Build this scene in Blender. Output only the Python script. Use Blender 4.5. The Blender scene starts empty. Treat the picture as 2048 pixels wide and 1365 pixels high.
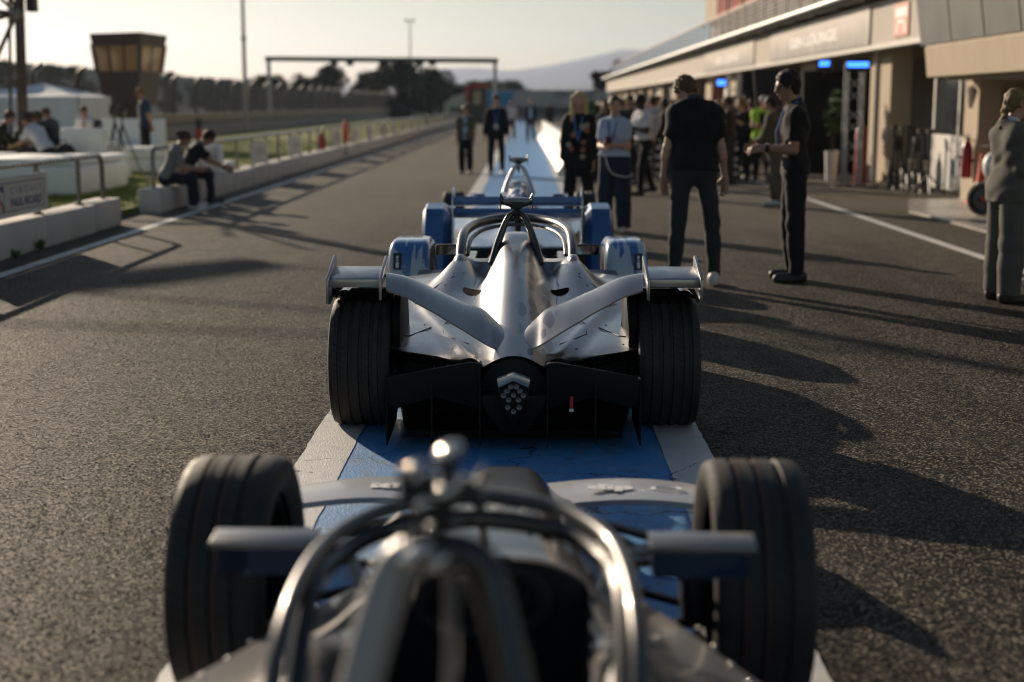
import bpy, bmesh, math, random
import numpy as np
from mathutils import Vector, Matrix, Euler

random.seed(7)
rng = np.random.default_rng(7)
scene = bpy.context.scene
COL = scene.collection
R = math.radians

# ------------------------------------------------------------------ camera
HC = 1.58
PITCH, YAW = 9.45, 0.56
cam_d = bpy.data.cameras.new('camera')
cam = bpy.data.objects.new('camera', cam_d)
COL.objects.link(cam)
cam.location = (0, 0, HC)
cam.rotation_euler = (R(90 - PITCH), 0, R(YAW))
cam_d.lens = 50
cam_d.sensor_width = 36
cam_d.clip_start = 0.05
cam_d.clip_end = 20000
cam_d.dof.use_dof = True
cam_d.dof.focus_distance = 7.2
cam_d.dof.aperture_fstop = 1.5
cam_d.dof.aperture_blades = 0
scene.camera = cam

# ------------------------------------------------------------------ sky and sun
SUN_AZ, SUN_EL = 33.0, 17.5          # degrees left of the lane direction (+Y), elevation
world = bpy.data.worlds.new('World')
scene.world = world
world.use_nodes = True
wn = world.node_tree.nodes
wl = world.node_tree.links
sky = wn.new('ShaderNodeTexSky')
sky.sky_type = 'NISHITA'
sky.sun_disc = False
sky.sun_elevation = R(SUN_EL)
sky.sun_rotation = R(-SUN_AZ)
sky.altitude = 300
sky.air_density = 1.2
sky.dust_density = 0.4
sky.ozone_density = 0.5
wl.new(sky.outputs[0], wn['Background'].inputs[0])
wn['Background'].inputs[1].default_value = 0.05
sun_d = bpy.data.lights.new('sun', 'SUN')
sun_d.energy = 5.0
sun_d.angle = R(0.55)
sun_d.color = (1.0, 0.82, 0.62)
sun = bpy.data.objects.new('sun', sun_d)
COL.objects.link(sun)
to_sun = Vector((-math.sin(R(SUN_AZ)) * math.cos(R(SUN_EL)), math.cos(R(SUN_AZ)) * math.cos(R(SUN_EL)), math.sin(R(SUN_EL))))
sun.rotation_euler = to_sun.to_track_quat('Z', 'Y').to_euler()
sun.location = to_sun * 60

scene.view_settings.view_transform = 'Standard'
scene.view_settings.look = 'None'
scene.view_settings.exposure = 0.36
scene.view_settings.gamma = 1.0
scene.render.engine = 'CYCLES'
scene.cycles.use_denoising = True
scene.cycles.filter_width = 1.0
scene.cycles.max_bounces = 6
scene.cycles.transparent_max_bounces = 12
scene.cycles.caustics_reflective = False
scene.cycles.caustics_refractive = False

# ------------------------------------------------------------------ projection helpers (pixels of the 2048 px photograph + a real depth)
CR = cam.rotation_euler.to_matrix()
FPX = 2048 * 50 / 36.0
def ray(u, v):
    return CR @ Vector(((u - 1024) / FPX, -(v - 682.5) / FPX, -1.0))
def P(u, v, y):
    d = ray(u, v); t = y / d.y
    return Vector((d.x * t, y, HC + d.z * t))
def G(u, v, z=0.0):
    d = ray(u, v); t = (z - HC) / d.z
    return Vector((d.x * t, d.y * t, z))
def X(u, y, z=1.0):
    """world x of pixel column u at depth y (height hardly matters)"""
    d = ray(u, 400); return d.x * y / d.y

# ------------------------------------------------------------------ materials
MATS = {}
def mat(name, rgb=(.5, .5, .5), rough=.5, metal=0.0, noise=None, bump=None, coat=0.0, emit=None, spec=0.5, sheen=0, alpha=1.0, trans=0.0, rvar=0.0):
    if name in MATS: return MATS[name]
    m = bpy.data.materials.new(name); m.use_nodes = True
    nt = m.node_tree; n = nt.nodes; l = nt.links
    b = n['Principled BSDF']
    b.inputs['Base Color'].default_value = (*rgb, 1)
    b.inputs['Roughness'].default_value = rough
    b.inputs['Metallic'].default_value = metal
    b.inputs['Specular IOR Level'].default_value = spec
    b.inputs['Coat Weight'].default_value = coat
    b.inputs['Coat Roughness'].default_value = 0.06
    b.inputs['Sheen Weight'].default_value = sheen
    b.inputs['Alpha'].default_value = alpha
    b.inputs['Transmission Weight'].default_value = trans
    if emit:
        b.inputs['Emission Color'].default_value = (*emit[:3], 1)
        b.inputs['Emission Strength'].default_value = emit[3]
    if noise or bump or rvar:
        tc = n.new('ShaderNodeTexCoord')
    if noise:
        sc, amt = noise[0], noise[1]
        t = n.new('ShaderNodeTexNoise'); t.inputs['Scale'].default_value = sc; t.inputs['Detail'].default_value = 5
        l.new(tc.outputs['Object'], t.inputs['Vector'])
        r = n.new('ShaderNodeMapRange')
        r.inputs[1].default_value = .3; r.inputs[2].default_value = .7
        r.inputs[3].default_value = 1 - amt; r.inputs[4].default_value = 1 + amt
        l.new(t.outputs[0], r.inputs[0])
        mx = n.new('ShaderNodeMix'); mx.data_type = 'RGBA'; mx.blend_type = 'MULTIPLY'; mx.inputs[0].default_value = 1
        mx.inputs[6].default_value = (*rgb, 1)
        l.new(r.outputs[0], mx.inputs[7]); l.new(mx.outputs[2], b.inputs['Base Color'])
    if rvar:
        t = n.new('ShaderNodeTexNoise'); t.inputs['Scale'].default_value = 9; t.inputs['Detail'].default_value = 6
        l.new(tc.outputs['Object'], t.inputs['Vector'])
        r = n.new('ShaderNodeMapRange'); r.inputs[1].default_value = .3; r.inputs[2].default_value = .7
        r.inputs[3].default_value = max(0.02, rough - rvar); r.inputs[4].default_value = min(1, rough + rvar)
        l.new(t.outputs[0], r.inputs[0]); l.new(r.outputs[0], b.inputs['Roughness'])
    if bump:
        t = n.new('ShaderNodeTexNoise'); t.inputs['Scale'].default_value = bump[0]; t.inputs['Detail'].default_value = 4
        l.new(tc.outputs['Object'], t.inputs['Vector'])
        bn = n.new('ShaderNodeBump'); bn.inputs['Strength'].default_value = bump[1]; bn.inputs['Distance'].default_value = bump[2] if len(bump) > 2 else .01
        l.new(t.outputs[0], bn.inputs['Height']); l.new(bn.outputs[0], b.inputs['Normal'])
    MATS[name] = m
    return m

class NB:
    """small node builder"""
    def __init__(s, name):
        s.m = bpy.data.materials.new(name); s.m.use_nodes = True
        s.nt = s.m.node_tree; s.b = s.nt.nodes['Principled BSDF']; MATS[name] = s.m
        s.tc = s.nt.nodes.new('ShaderNodeTexCoord')
    def n(s, t, **kw):
        x = s.nt.nodes.new('ShaderNode' + t)
        for k, v in kw.items():
            if k.startswith('i_'):
                key = k[2:]; key = int(key) if key.isdigit() else key
                x.inputs[key].default_value = v
            else: setattr(x, k, v)
        return x
    def l(s, a, b): s.nt.links.new(a, b)
    def mapping(s, scale=(1, 1, 1), src='Object', loc=(0, 0, 0), rot=(0, 0, 0)):
        mp = s.n('Mapping'); mp.inputs['Scale'].default_value = scale; mp.inputs['Location'].default_value = loc; mp.inputs['Rotation'].default_value = rot
        s.l(s.tc.outputs[src], mp.inputs['Vector']); return mp.outputs[0]
    def noise(s, scale, vec=None, detail=4, rough=.5, dist=0):
        t = s.n('TexNoise'); t.inputs['Scale'].default_value = scale; t.inputs['Detail'].default_value = detail
        t.inputs['Roughness'].default_value = rough; t.inputs['Distortion'].default_value = dist
        s.l(vec if vec else s.tc.outputs['Object'], t.inputs['Vector']); return t.outputs[0]
    def rng(s, x, a, b, c, d):
        r = s.n('MapRange'); s.l(x, r.inputs[0])
        for i, q in enumerate((a, b, c, d)): r.inputs[i + 1].default_value = q
        return r.outputs[0]
    def mixc(s, f, a, b, mode='MIX'):
        m = s.n('Mix', data_type='RGBA', blend_type=mode)
        for i, q in ((0, f), (6, a), (7, b)):
            if hasattr(q, 'node'): s.l(q, m.inputs[i])
            else: m.inputs[i].default_value = q if i == 0 else (*q, 1)
        return m.outputs[2]
    def math(s, op, a, b=None):
        m = s.n('Math', operation=op)
        for i, q in enumerate((a, b)):
            if q is None: continue
            if hasattr(q, 'node'): s.l(q, m.inputs[i])
            else: m.inputs[i].default_value = q
        return m.outputs[0]
    def bump(s, h, strength=.5, dist=.01, normal=None):
        b = s.n('Bump'); b.inputs['Strength'].default_value = strength; b.inputs['Distance'].default_value = dist
        s.l(h, b.inputs['Height'])
        if normal: s.l(normal, b.inputs['Normal'])
        return b.outputs[0]
    def set(s, **kw):
        for k, v in kw.items():
            key = {'color': 'Base Color', 'rough': 'Roughness', 'metal': 'Metallic', 'normal': 'Normal', 'spec': 'Specular IOR Level', 'coat': 'Coat Weight', 'coatr': 'Coat Roughness', 'sheen': 'Sheen Weight'}[k]
            if hasattr(v, 'node'): s.l(v, s.b.inputs[key])
            else: s.b.inputs[key].default_value = (*v, 1) if key == 'Base Color' else v
        return s.m

# ------------------------------------------------------------------ objects and meshes
def tag(o, label=None, cat=None, group=None, kind=None):
    if label: o['label'] = label
    if cat: o['category'] = cat
    if group: o['group'] = group
    if kind: o['kind'] = kind
    return o
def thing(name, label, cat, loc=(0, 0, 0), rz=0.0, group=None):
    o = bpy.data.objects.new(name, None); COL.objects.link(o)
    o.location = loc; o.rotation_euler = (0, 0, rz); o.empty_display_size = .2
    return tag(o, label, cat, group)
def root_of(o):
    while o.parent: o = o.parent
    return o
def link(name, me, m=None, parent=None, smooth=None):
    o = bpy.data.objects.new(name, me); COL.objects.link(o)
    if m is not None:
        for q in (m if isinstance(m, (list, tuple)) else [m]): me.materials.append(q)
    if parent: o.parent = parent
    if smooth is not None:
        me.shade_smooth() if smooth >= 179 else me.shade_smooth()
        if smooth < 179: me.set_sharp_from_angle(angle=R(smooth))
    return o
def copy_tree(o, parent=None, label=None):
    c = o.copy(); COL.objects.link(c); c.parent = parent
    if label: c['label'] = label
    for ch in o.children: copy_tree(ch, c)
    return c

class MB:
    """collects shapes; build() links them as ONE mesh"""
    def __init__(s): s.v = []; s.f = []; s.mi = []
    def add(s, vs, fs, mi=0):
        o = len(s.v); s.v += [tuple(q) for q in vs]
        for f in fs: s.f.append(tuple(i + o for i in f)); s.mi.append(mi)
        return s
    def box(s, a, b, mi=0):
        x0, y0, z0 = a; x1, y1, z1 = b
        if x0 > x1: x0, x1 = x1, x0
        if y0 > y1: y0, y1 = y1, y0
        if z0 > z1: z0, z1 = z1, z0
        return s.add([(x0, y0, z0), (x1, y0, z0), (x1, y1, z0), (x0, y1, z0), (x0, y0, z1), (x1, y0, z1), (x1, y1, z1), (x0, y1, z1)],
              [(3, 2, 1, 0), (4, 5, 6, 7), (0, 1, 5, 4), (1, 2, 6, 5), (2, 3, 7, 6), (3, 0, 4, 7)], mi)
    def cbox(s, c, size, rot=None, mi=0):
        """box by centre, size and optional rotation matrix"""
        c = Vector(c); h = [q / 2 for q in size]
        vs = [Vector((sx * h[0], sy * h[1], sz * h[2])) for sz in (-1, 1) for sx, sy in ((-1, -1), (1, -1), (1, 1), (-1, 1))]
        if rot is not None: vs = [rot @ q for q in vs]
        return s.add([c + q for q in vs], [(3, 2, 1, 0), (4, 5, 6, 7), (0, 1, 5, 4), (1, 2, 6, 5), (2, 3, 7, 6), (3, 0, 4, 7)], mi)
    def tube(s, pts, r, n=8, cap=True, mi=0, sx=1.0):
        pts = [Vector(p) for p in pts]; k = len(pts)
        rs = r if isinstance(r, (list, tuple)) else [r] * k
        up = None; rings = []
        for i, p in enumerate(pts):
            t = (pts[min(i + 1, k - 1)] - pts[max(i - 1, 0)]).normalized()
            if up is None:
                up = Vector((0, 0, 1)) if abs(t.z) < .9 else Vector((0, 1, 0))
            a = t.cross(up)
            if a.length < 1e-5: a = t.orthogonal()
            a.normalize(); b = a.cross(t).normalized(); up = b
            rings.append([p + (a * math.cos(2 * math.pi * j / n) * sx + b * math.sin(2 * math.pi * j / n)) * rs[i] for j in range(n)])
        vs = [q for ring in rings for q in ring]; fs = []
        for i in range(k - 1):
            for j in range(n):
                fs.append((i * n + j, i * n + (j + 1) % n, (i + 1) * n + (j + 1) % n, (i + 1) * n + j))
        if cap: fs.append(tuple(range(n - 1, -1, -1))); fs.append(tuple((k - 1) * n + j for j in range(n)))
        return s.add(vs, fs, mi)
    def lathe(s, prof, c=(0, 0, 0), axis='z', n=24, mi=0, closed=False):
        """profile of (r, h); axis z or x"""
        vs = []; c = Vector(c); m = len(prof)
        for j in range(n):
            a = 2 * math.pi * j / n
            for r, h in prof:
                q = Vector((r * math.cos(a), r * math.sin(a), h)) if axis == 'z' else (Vector((h, r * math.cos(a), r * math.sin(a))) if axis == 'x' else Vector((r * math.sin(a), h, r * math.cos(a))))
                vs.append(c + q)
        fs = []
        for j in range(n):
            for i in range(m - 1 + (1 if closed else 0)):
                i2 = (i + 1) % m
                fs.append((j * m + i, ((j + 1) % n) * m + i, ((j + 1) % n) * m + i2, j * m + i2))
        return s.add(vs, fs, mi)
    def ell(s, c, rad, n=12, m=8, rot=None, mi=0):
        c = Vector(c); vs = []; fs = []
        for i in range(m + 1):
            t = math.pi * i / m
            for j in range(n):
                a = 2 * math.pi * j / n
                q = Vector((rad[0] * math.sin(t) * math.cos(a), rad[1] * math.sin(t) * math.sin(a), rad[2] * math.cos(t)))
                vs.append(c + (rot @ q if rot is not None else q))
        for i in range(m):
            for j in range(n):
                fs.append((i * n + j, (i + 1) * n + j, (i + 1) * n + (j + 1) % n, i * n + (j + 1) % n))
        return s.add(vs, fs, mi)
    def prism(s, poly, a, b, axis='x', mi=0):
        """2D polygon extruded from a to b along an axis: x -> poly in (y,z); y -> (x,z); z -> (x,y)"""
        def q(p, h): return {'x': (h, p[0], p[1]), 'y': (p[0], h, p[1]), 'z': (p[0], p[1], h)}[axis]
        n = len(poly)
        vs = [q(p, a) for p in poly] + [q(p, b) for p in poly]
        fs = [tuple(range(n - 1, -1, -1)), tuple(range(n, 2 * n))] + [(i, (i + 1) % n, n + (i + 1) % n, n + i) for i in range(n)]
        return s.add(vs, fs, mi)
    def grid(s, rows, mi=0, flip=False):
        k = len(rows); n = len(rows[0]); fs = []
        for i in range(k - 1):
            for j in range(n - 1):
                f = (i * n + j, i * n + j + 1, (i + 1) * n + j + 1, (i + 1) * n + j)
                fs.append(f[::-1] if flip else f)
        return s.add([q for r in rows for q in r], fs, mi)
    def build(s, name, m, parent=None, smooth=30, bevel=0, bseg=2, local=False, fixn=True):
        off = Vector((0, 0, 0))
        if parent is not None and not local: off = root_of(parent).location.copy()
        vs = [(q[0] - off.x, q[1] - off.y, q[2] - off.z) for q in s.v]
        me = bpy.data.meshes.new(name); me.from_pydata(vs, [], s.f)
        if any(s.mi): me.polygons.foreach_set('material_index', s.mi)
        if bevel or fixn:
            bm = bmesh.new(); bm.from_mesh(me)
            if fixn: bmesh.ops.recalc_face_normals(bm, faces=bm.faces)
            if bevel:
                es = [e for e in bm.edges if len(e.link_faces) == 2 and e.calc_face_angle(0) > R(35)]
                bmesh.ops.bevel(bm, geom=es, offset=bevel, segments=bseg, profile=.5, affect='EDGES', clamp_overlap=True)
            bm.to_mesh(me); bm.free()
        me.update()
        return link(name, me, m, parent, smooth)

def one(name, label, cat, mb, m, group=None, kind=None, **kw):
    """a thing that is a single mesh"""
    return tag(mb.build(name, m, None, **kw), label, cat, group, kind)

def text_mesh(name, body, size, m, parent, loc, rot, extrude=.002, align='CENTER', sx=1.0, bold=0.0, width=None):
    cu = bpy.data.curves.new(name, 'FONT'); cu.body = body; cu.size = size; cu.extrude = extrude
    cu.align_x = align; cu.align_y = 'CENTER'; cu.offset = bold; cu.resolution_u = 3
    tmp = bpy.data.objects.new('tmp', cu); COL.objects.link(tmp)
    dg = bpy.context.evaluated_depsgraph_get(); dg.update()
    me = bpy.data.meshes.new_from_object(tmp.evaluated_get(dg))
    bpy.data.objects.remove(tmp)
    me.name = name
    if width:
        xs_ = [v.co.x for v in me.vertices]; sx = width / (max(xs_) - min(xs_))
    rm = Matrix(rot) if not isinstance(rot, Matrix) else rot
    me.transform(rm.to_4x4() @ Matrix.Diagonal((sx, 1, 1, 1)))
    if len(me.materials): me.materials.clear()
    o = link(name, me, m, parent)
    off = root_of(parent).location if parent else Vector((0, 0, 0))
    o.location = Vector(loc) - off
    return o

def spline(pts, n):
    """Catmull-Rom through points, n samples per span"""
    p = [Vector(q) for q in pts]; out = []
    p = [p[0] * 2 - p[1]] + p + [p[-1] * 2 - p[-2]]
    for i in range(1, len(p) - 2):
        for j in range(n):
            t = j / n
            out.append(.5 * ((2 * p[i]) + (-p[i - 1] + p[i + 1]) * t + (2 * p[i - 1] - 5 * p[i] + 4 * p[i + 1] - p[i + 2]) * t * t + (-p[i - 1] + 3 * p[i] - 3 * p[i + 1] + p[i + 2]) * t ** 3))
    out.append(p[-2]); return out
def interp(x, tab):
    return float(np.interp(x, [t[0] for t in tab], [t[1] for t in tab]))
def smooth_interp(tab):
    xs = np.array([t[0] for t in tab]); ys = np.array([t[1] for t in tab])
    d = np.gradient(ys, xs)
    def f(x):
        x = np.clip(x, xs[0], xs[-1]); i = np.clip(np.searchsorted(xs, x) - 1, 0, len(xs) - 2)
        h = xs[i + 1] - xs[i]; t = (x - xs[i]) / h
        return (2 * t ** 3 - 3 * t ** 2 + 1) * ys[i] + (t ** 3 - 2 * t ** 2 + t) * h * d[i] + (-2 * t ** 3 + 3 * t ** 2) * ys[i + 1] + (t ** 3 - t ** 2) * h * d[i + 1]
    return f
# ================================================================== materials of the setting
def asphalt_mat():
    b = NB('asphalt')
    big = b.noise(.35, b.mapping((1, .35, 1)), 4, .6)
    mid = b.noise(3.0, None, 5, .65)
    fine = b.noise(170, None, 3, .7)
    vor = b.n('TexVoronoi'); vor.inputs['Scale'].default_value = 120; b.l(b.tc.outputs['Object'], vor.inputs['Vector'])
    c = b.mixc(b.rng(big, .40, .60, 0, 1), (.032, .0285, .024), (.062, .055, .0455))
    c = b.mixc(b.rng(mid, .42, .66, 0, .75), c, (.023, .020, .016))
    # stones of every shade in a dark binder: coarse chips and fine grit
    sep = b.n('SeparateColor'); b.l(vor.outputs['Color'], sep.inputs[0])
    v2 = b.n('TexVoronoi'); v2.inputs['Scale'].default_value = 230; b.l(b.tc.outputs['Object'], v2.inputs['Vector'])
    sep2 = b.n('SeparateColor'); b.l(v2.outputs['Color'], sep2.inputs[0])
    sh_ = b.math('MULTIPLY', b.rng(sep.outputs[0], 0, 1, .35, 2.0), b.rng(sep2.outputs[0], 0, 1, .45, 1.7))
    cc_ = b.n('CombineColor'); [b.l(sh_, cc_.inputs[i]) for i in range(3)]
    c = b.mixc(1.0, c, cc_.outputs[0], 'MULTIPLY')
    chip = b.math('GREATER_THAN', sep.outputs[1], .86)
    c = b.mixc(b.math('MULTIPLY', chip, .8), c, (.21, .185, .148))
    # hairline cracks
    cv = b.n('TexVoronoi', feature='DISTANCE_TO_EDGE'); cv.inputs['Scale'].default_value = .55
    warp = b.n('TexNoise'); warp.inputs['Scale'].default_value = 3.0; warp.inputs['Detail'].default_value = 6
    b.l(b.tc.outputs['Object'], warp.inputs['Vector'])
    vm = b.n('VectorMath', operation='MULTIPLY_ADD'); vm.inputs[1].default_value = (.35, .35, .35)
    b.l(warp.outputs['Color'], vm.inputs[0]); b.l(b.tc.outputs['Object'], vm.inputs[2]); b.l(vm.outputs[0], cv.inputs['Vector'])
    crack = b.math('MULTIPLY', b.math('LESS_THAN', cv.outputs['Distance'], .0035), b.math('GREATER_THAN', mid, .56))
    c = b.mixc(b.math('MULTIPLY', crack, .8), c, (.012, .012, .012))
    # rubber streaks along the lane
    st = b.noise(1.0, b.mapping((2.2, .05, 1)), 5, .6)
    c = b.mixc(b.rng(st, .50, .68, 0, .45), c, (.014, .013, .0125))
    stain = b.noise(.8, b.mapping((1, .6, 1), loc=(3.1, 7.7, 0)), 6, .7, .6)
    c = b.mixc(b.rng(stain, .57, .66, 0, .45), c, (.012, .011, .010))
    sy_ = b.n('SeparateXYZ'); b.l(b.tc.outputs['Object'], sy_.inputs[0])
    worn_or_far = b.rng(b.math('ADD', sy_.outputs[1], b.math('MULTIPLY', b.math('SUBTRACT', big, .5), 22.0)), 9, 32, 0, .85)  # asphalt colour grows paler with distance along the lane, broken up by noise
    c = b.mixc(worn_or_far, c, (.20, .18, .15))
    h = b.math('ADD', b.math('MULTIPLY', fine, .5), b.math('MULTIPLY', b.math('ADD', sep.outputs[2], sep2.outputs[2]), .5))
    # every stone is a small facet with its own tilt
    ge = b.n('NewGeometry')
    def tilt(src, k, base):
        m1 = b.n('VectorMath', operation='SUBTRACT'); m1.inputs[1].default_value = (.5, .5, .5); b.l(src, m1.inputs[0])
        m2 = b.n('VectorMath', operation='MULTIPLY_ADD'); m2.inputs[1].default_value = (k, k, 0); b.l(m1.outputs[0], m2.inputs[0]); b.l(base, m2.inputs[2]); return m2.outputs[0]
    nv = tilt(vor.outputs['Color'], .85, tilt(v2.outputs['Color'], .6, ge.outputs['Normal']))
    nn_ = b.n('VectorMath', operation='NORMALIZE'); b.l(nv, nn_.inputs[0])
    nrm = b.bump(h, .3, .003, nn_.outputs[0])
    return b.set(color=c, rough=b.rng(fine, .3, .7, .55, .82), normal=nrm, spec=.05)
def paint_mat(name, rgb, worn_or_far, wear, rough=.5):
    b = NB(name)
    w = b.noise(2.2, None, 8, .72); fine = b.noise(110, None, 3, .6); mid = b.noise(14, None, 5, .65)
    c = b.mixc(b.rng(mid, .25, .75, 0, .5), rgb, tuple(q * .72 for q in rgb))
    flake = b.math('MULTIPLY', b.rng(w, .5, .66, 0, 1), b.rng(mid, .48, .6, 0, 1))
    c = b.mixc(b.math('MULTIPLY', flake, wear), c, worn_or_far)
    dust = b.noise(3.5, b.mapping((1, .45, 1)), 8, .75)
    c = b.mixc(b.rng(dust, .44, .68, .04, .40), c, (.34, .40, .46))
    cv = b.n('TexVoronoi', feature='DISTANCE_TO_EDGE'); cv.inputs['Scale'].default_value = 1.1
    wp = b.n('TexNoise'); wp.inputs['Scale'].default_value = 4.0; wp.inputs['Detail'].default_value = 7; b.l(b.tc.outputs['Object'], wp.inputs['Vector'])
    vm = b.n('VectorMath', operation='MULTIPLY_ADD'); vm.inputs[1].default_value = (.4, .4, .4)
    b.l(wp.outputs['Color'], vm.inputs[0]); b.l(b.tc.outputs['Object'], vm.inputs[2]); b.l(vm.outputs[0], cv.inputs['Vector'])
    crack = b.math('MULTIPLY', b.math('LESS_THAN', cv.outputs['Distance'], .006), b.math('GREATER_THAN', w, .47))
    c = b.mixc(b.math('MULTIPLY', crack, .85), c, (.015, .015, .016))
    return b.set(color=c, rough=b.rng(fine, .3, .7, rough - .1, rough + .15), normal=b.bump(fine, .9, .005), spec=.9)
def concrete_mat(name, rgb, dirt=.35, scale=1.0):
    b = NB(name)
    w = b.noise(1.3 * scale, b.mapping((1, 1, .5)), 6, .65); f = b.noise(40 * scale, None, 4, .6)
    c = b.mixc(b.rng(w, .35, .7, 0, dirt), rgb, tuple(q * .5 for q in rgb))
    st = b.noise(5 * scale, b.mapping((1, 1, .12)), 4, .6)
    c = b.mixc(b.rng(st, .55, .75, 0, dirt), c, tuple(q * .42 for q in rgb))
    return b.set(color=c, rough=.85, normal=b.bump(f, .35, .006), spec=.3)
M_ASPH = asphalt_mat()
M_BLUE = paint_mat('blue_strip_paint', (.020, .25, .60), (.09, .12, .15), .95, .5)
M_WHITE = paint_mat('white_line_paint', (.66, .64, .60), (.12, .115, .11), .8, .55)
M_CONC = concrete_mat('concrete', (.62, .59, .545))
M_CREAM = concrete_mat('cream_render', (.47, .385, .285), .22)
M_PALE = concrete_mat('pale_fascia', (.53, .48, .42), .12)
M_GREYC = concrete_mat('grey_concrete', (.40, .37, .335), .3)
M_BROWN = mat('brown_panel', (.070, .042, .030), .5, noise=(6, .2))
M_STEEL = mat('grey_tube', (.20, .185, .17), .30, .75, noise=(30, .15), rvar=.1)
M_GALV = mat('galvanised', (.42, .43, .43), .4, .7, noise=(20, .15), rvar=.1)
M_BLACK = mat('black_metal', (.012, .012, .013), .45, .0, noise=(20, .3))
M_BLACKM = mat('black_matte', (.010, .010, .011), .8, noise=(12, .3))
M_WPLAST = mat('white_plastic', (.78, .77, .74), .45, noise=(4, .06), rvar=.08)
M_SOFA = mat('white_leatherette', (.86, .86, .83), .5, noise=(5, .04), bump=(60, .12, .003), rvar=.1)
M_SIGNW = mat('sign_white', (.55, .53, .50), .5, noise=(8, .08))
M_SIGNB = mat('sign_navy', (.02, .04, .14), .5)
M_SIGNG = mat('sign_grey_print', (.13, .14, .20), .5)
M_SIGNC = mat('sign_cyan', (.03, .28, .52), .5)
M_SIGNR = mat('sign_red', (.36, .05, .03), .5)
M_RED = mat('signal_red', (.42, .03, .025), .4, noise=(10, .15))
M_ORANGE = mat('signal_orange', (.75, .10, .03), .5, noise=(10, .1))
M_GLASSD = mat('dark_glass', (.035, .04, .045), .08, 0, spec=.8)
M_GLASST = mat('tinted_glass', (.6, .65, .7), .05, 0, trans=.9)
M_LEAF = mat('tree_foliage', (.035, .045, .018), .7, noise=(3, .5), spec=.2)
M_LEAF2 = mat('plant_leaf', (.05, .11, .02), .5, noise=(9, .4))
M_BARK = mat('bark', (.07, .05, .035), .9, noise=(14, .3), bump=(30, .5, .02))

def grass_mat():
    b = NB('lawn')
    n1 = b.noise(1.2, None, 5, .6); n2 = b.noise(60, None, 3, .7)
    c = b.mixc(b.rng(n1, .3, .7, 0, 1), (.13, .17, .03), (.29, .32, .06))
    c = b.mixc(b.rng(n2, .3, .7, 0, .5), c, (.05, .06, .015))
    return b.set(color=c, rough=.85, normal=b.bump(n2, .8, .03), spec=.2)
M_GRASS = grass_mat()
M_BLADE = mat('grass_blade', (.22, .25, .045), .6, noise=(2, .4), spec=.25)
M_DIRT = mat('dry_ground', (.16, .14, .10), .95, noise=(.2, .3))
M_HILL = mat('hill_scrub', (.06, .075, .07), .95, noise=(.004, .35))

# ================================================================== ground
def sheet(name, x0, x1, y0, y1, z, m, nx=1, ny=1):
    mb = MB(); rows = [[(x0 + (x1 - x0) * i / nx, y0 + (y1 - y0) * j / ny, z) for i in range(nx + 1)] for j in range(ny + 1)]
    mb.grid(rows)
    return tag(mb.build(name, m, None, smooth=None, fixn=False), kind='structure')
g = sheet('ground', -5800, 5800, -300, 8800, -.02, M_DIRT)
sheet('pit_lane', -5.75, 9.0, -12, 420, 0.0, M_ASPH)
sheet('race_track', -60, -19.2, -12, 420, -.012, mat('track_asphalt', (.10, .095, .09), .85, noise=(.5, .2)))
lawn = MB(); lawn.box((-15.4, 19.6, -.015), (-5.72, 150, .10))
tag(lawn.build('lawn', M_GRASS, None, smooth=None), kind='structure')
sheet('lounge_paving', -15.4, -5.72, 6, 19.6, .004, mat('paving', (.20, .18, .155), .85, noise=(1.5, .3)))
# blades growing on the lawn
def blades(n, x0, x1, y0, y1, z):
    px = rng.uniform(x0, x1, n); py = y0 + (y1 - y0) * rng.uniform(0, 1, n) ** 1.6
    h = rng.uniform(.03, .09, n); a = rng.uniform(0, 6.28, n); w = rng.uniform(.006, .014, n); lean = rng.uniform(-.03, .03, (n, 2))
    v = np.zeros((n, 3, 3))
    v[:, 0] = np.stack([px - np.cos(a) * w, py - np.sin(a) * w, np.full(n, z)], 1)
    v[:, 1] = np.stack([px + np.cos(a) * w, py + np.sin(a) * w, np.full(n, z)], 1)
    v[:, 2] = np.stack([px + lean[:, 0], py + lean[:, 1], z + h], 1)
    me = bpy.data.meshes.new('grass'); me.from_pydata(v.reshape(-1, 3).tolist(), [], np.arange(3 * n).reshape(-1, 3).tolist())
    return me
tag(link('grass', blades(26000, -13, -5.75, 19.7, 60, .098), M_BLADE), 'short sunlit grass growing behind the low concrete wall', 'grass', kind='stuff')
# painted strip and lines
def ragged(name, x0, x1, z, m, j0, j1):
    rs = random.Random(int(x0 * 100)); mb = MB(); rows = []; a = b = 0
    ys = list(np.arange(-3, 22, .035)) + list(np.arange(22, 300, 20)) + [300]
    for y in ys:
        a = a * .7 + rs.gauss(0, j0); b = b * .7 + rs.gauss(0, j1)
        rows.append([(x0 + a, y, z), (x1 + b, y, z)])
    mb.grid(rows); return tag(mb.build(name, m, None, smooth=None, fixn=False), kind='structure')
ragged('blue_strip', -.82, .65, .004, M_BLUE, 0, 0)
ragged('strip_edge_line', -1.02, -.80, .0075, M_WHITE, .0013, .0010)
ragged('strip_edge_line', .63, .85, .0075, M_WHITE, .0010, .0013)
sheet('lane_edge_line', -4.98, -4.84, -3, 300, .004, M_WHITE)
sheet('garage_line', 4.70, 4.84, 6, 300, .004, M_WHITE)
# tiled pad before the recess on the right
tp = MB(); pad = [G(1818, 402), G(1818, 426), G(1868, 438), G(1985, 470), G(2120, 505), G(2300, 480), G(2150, 402)]
tp.prism([(p.x, p.y) for p in pad], .0, .03, 'z')
tag(tp.build('tiled_pad', mat('pad_tile', (.42, .40, .36), .3, noise=(.9, .25), rvar=.12), None, smooth=None), kind='structure')

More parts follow.
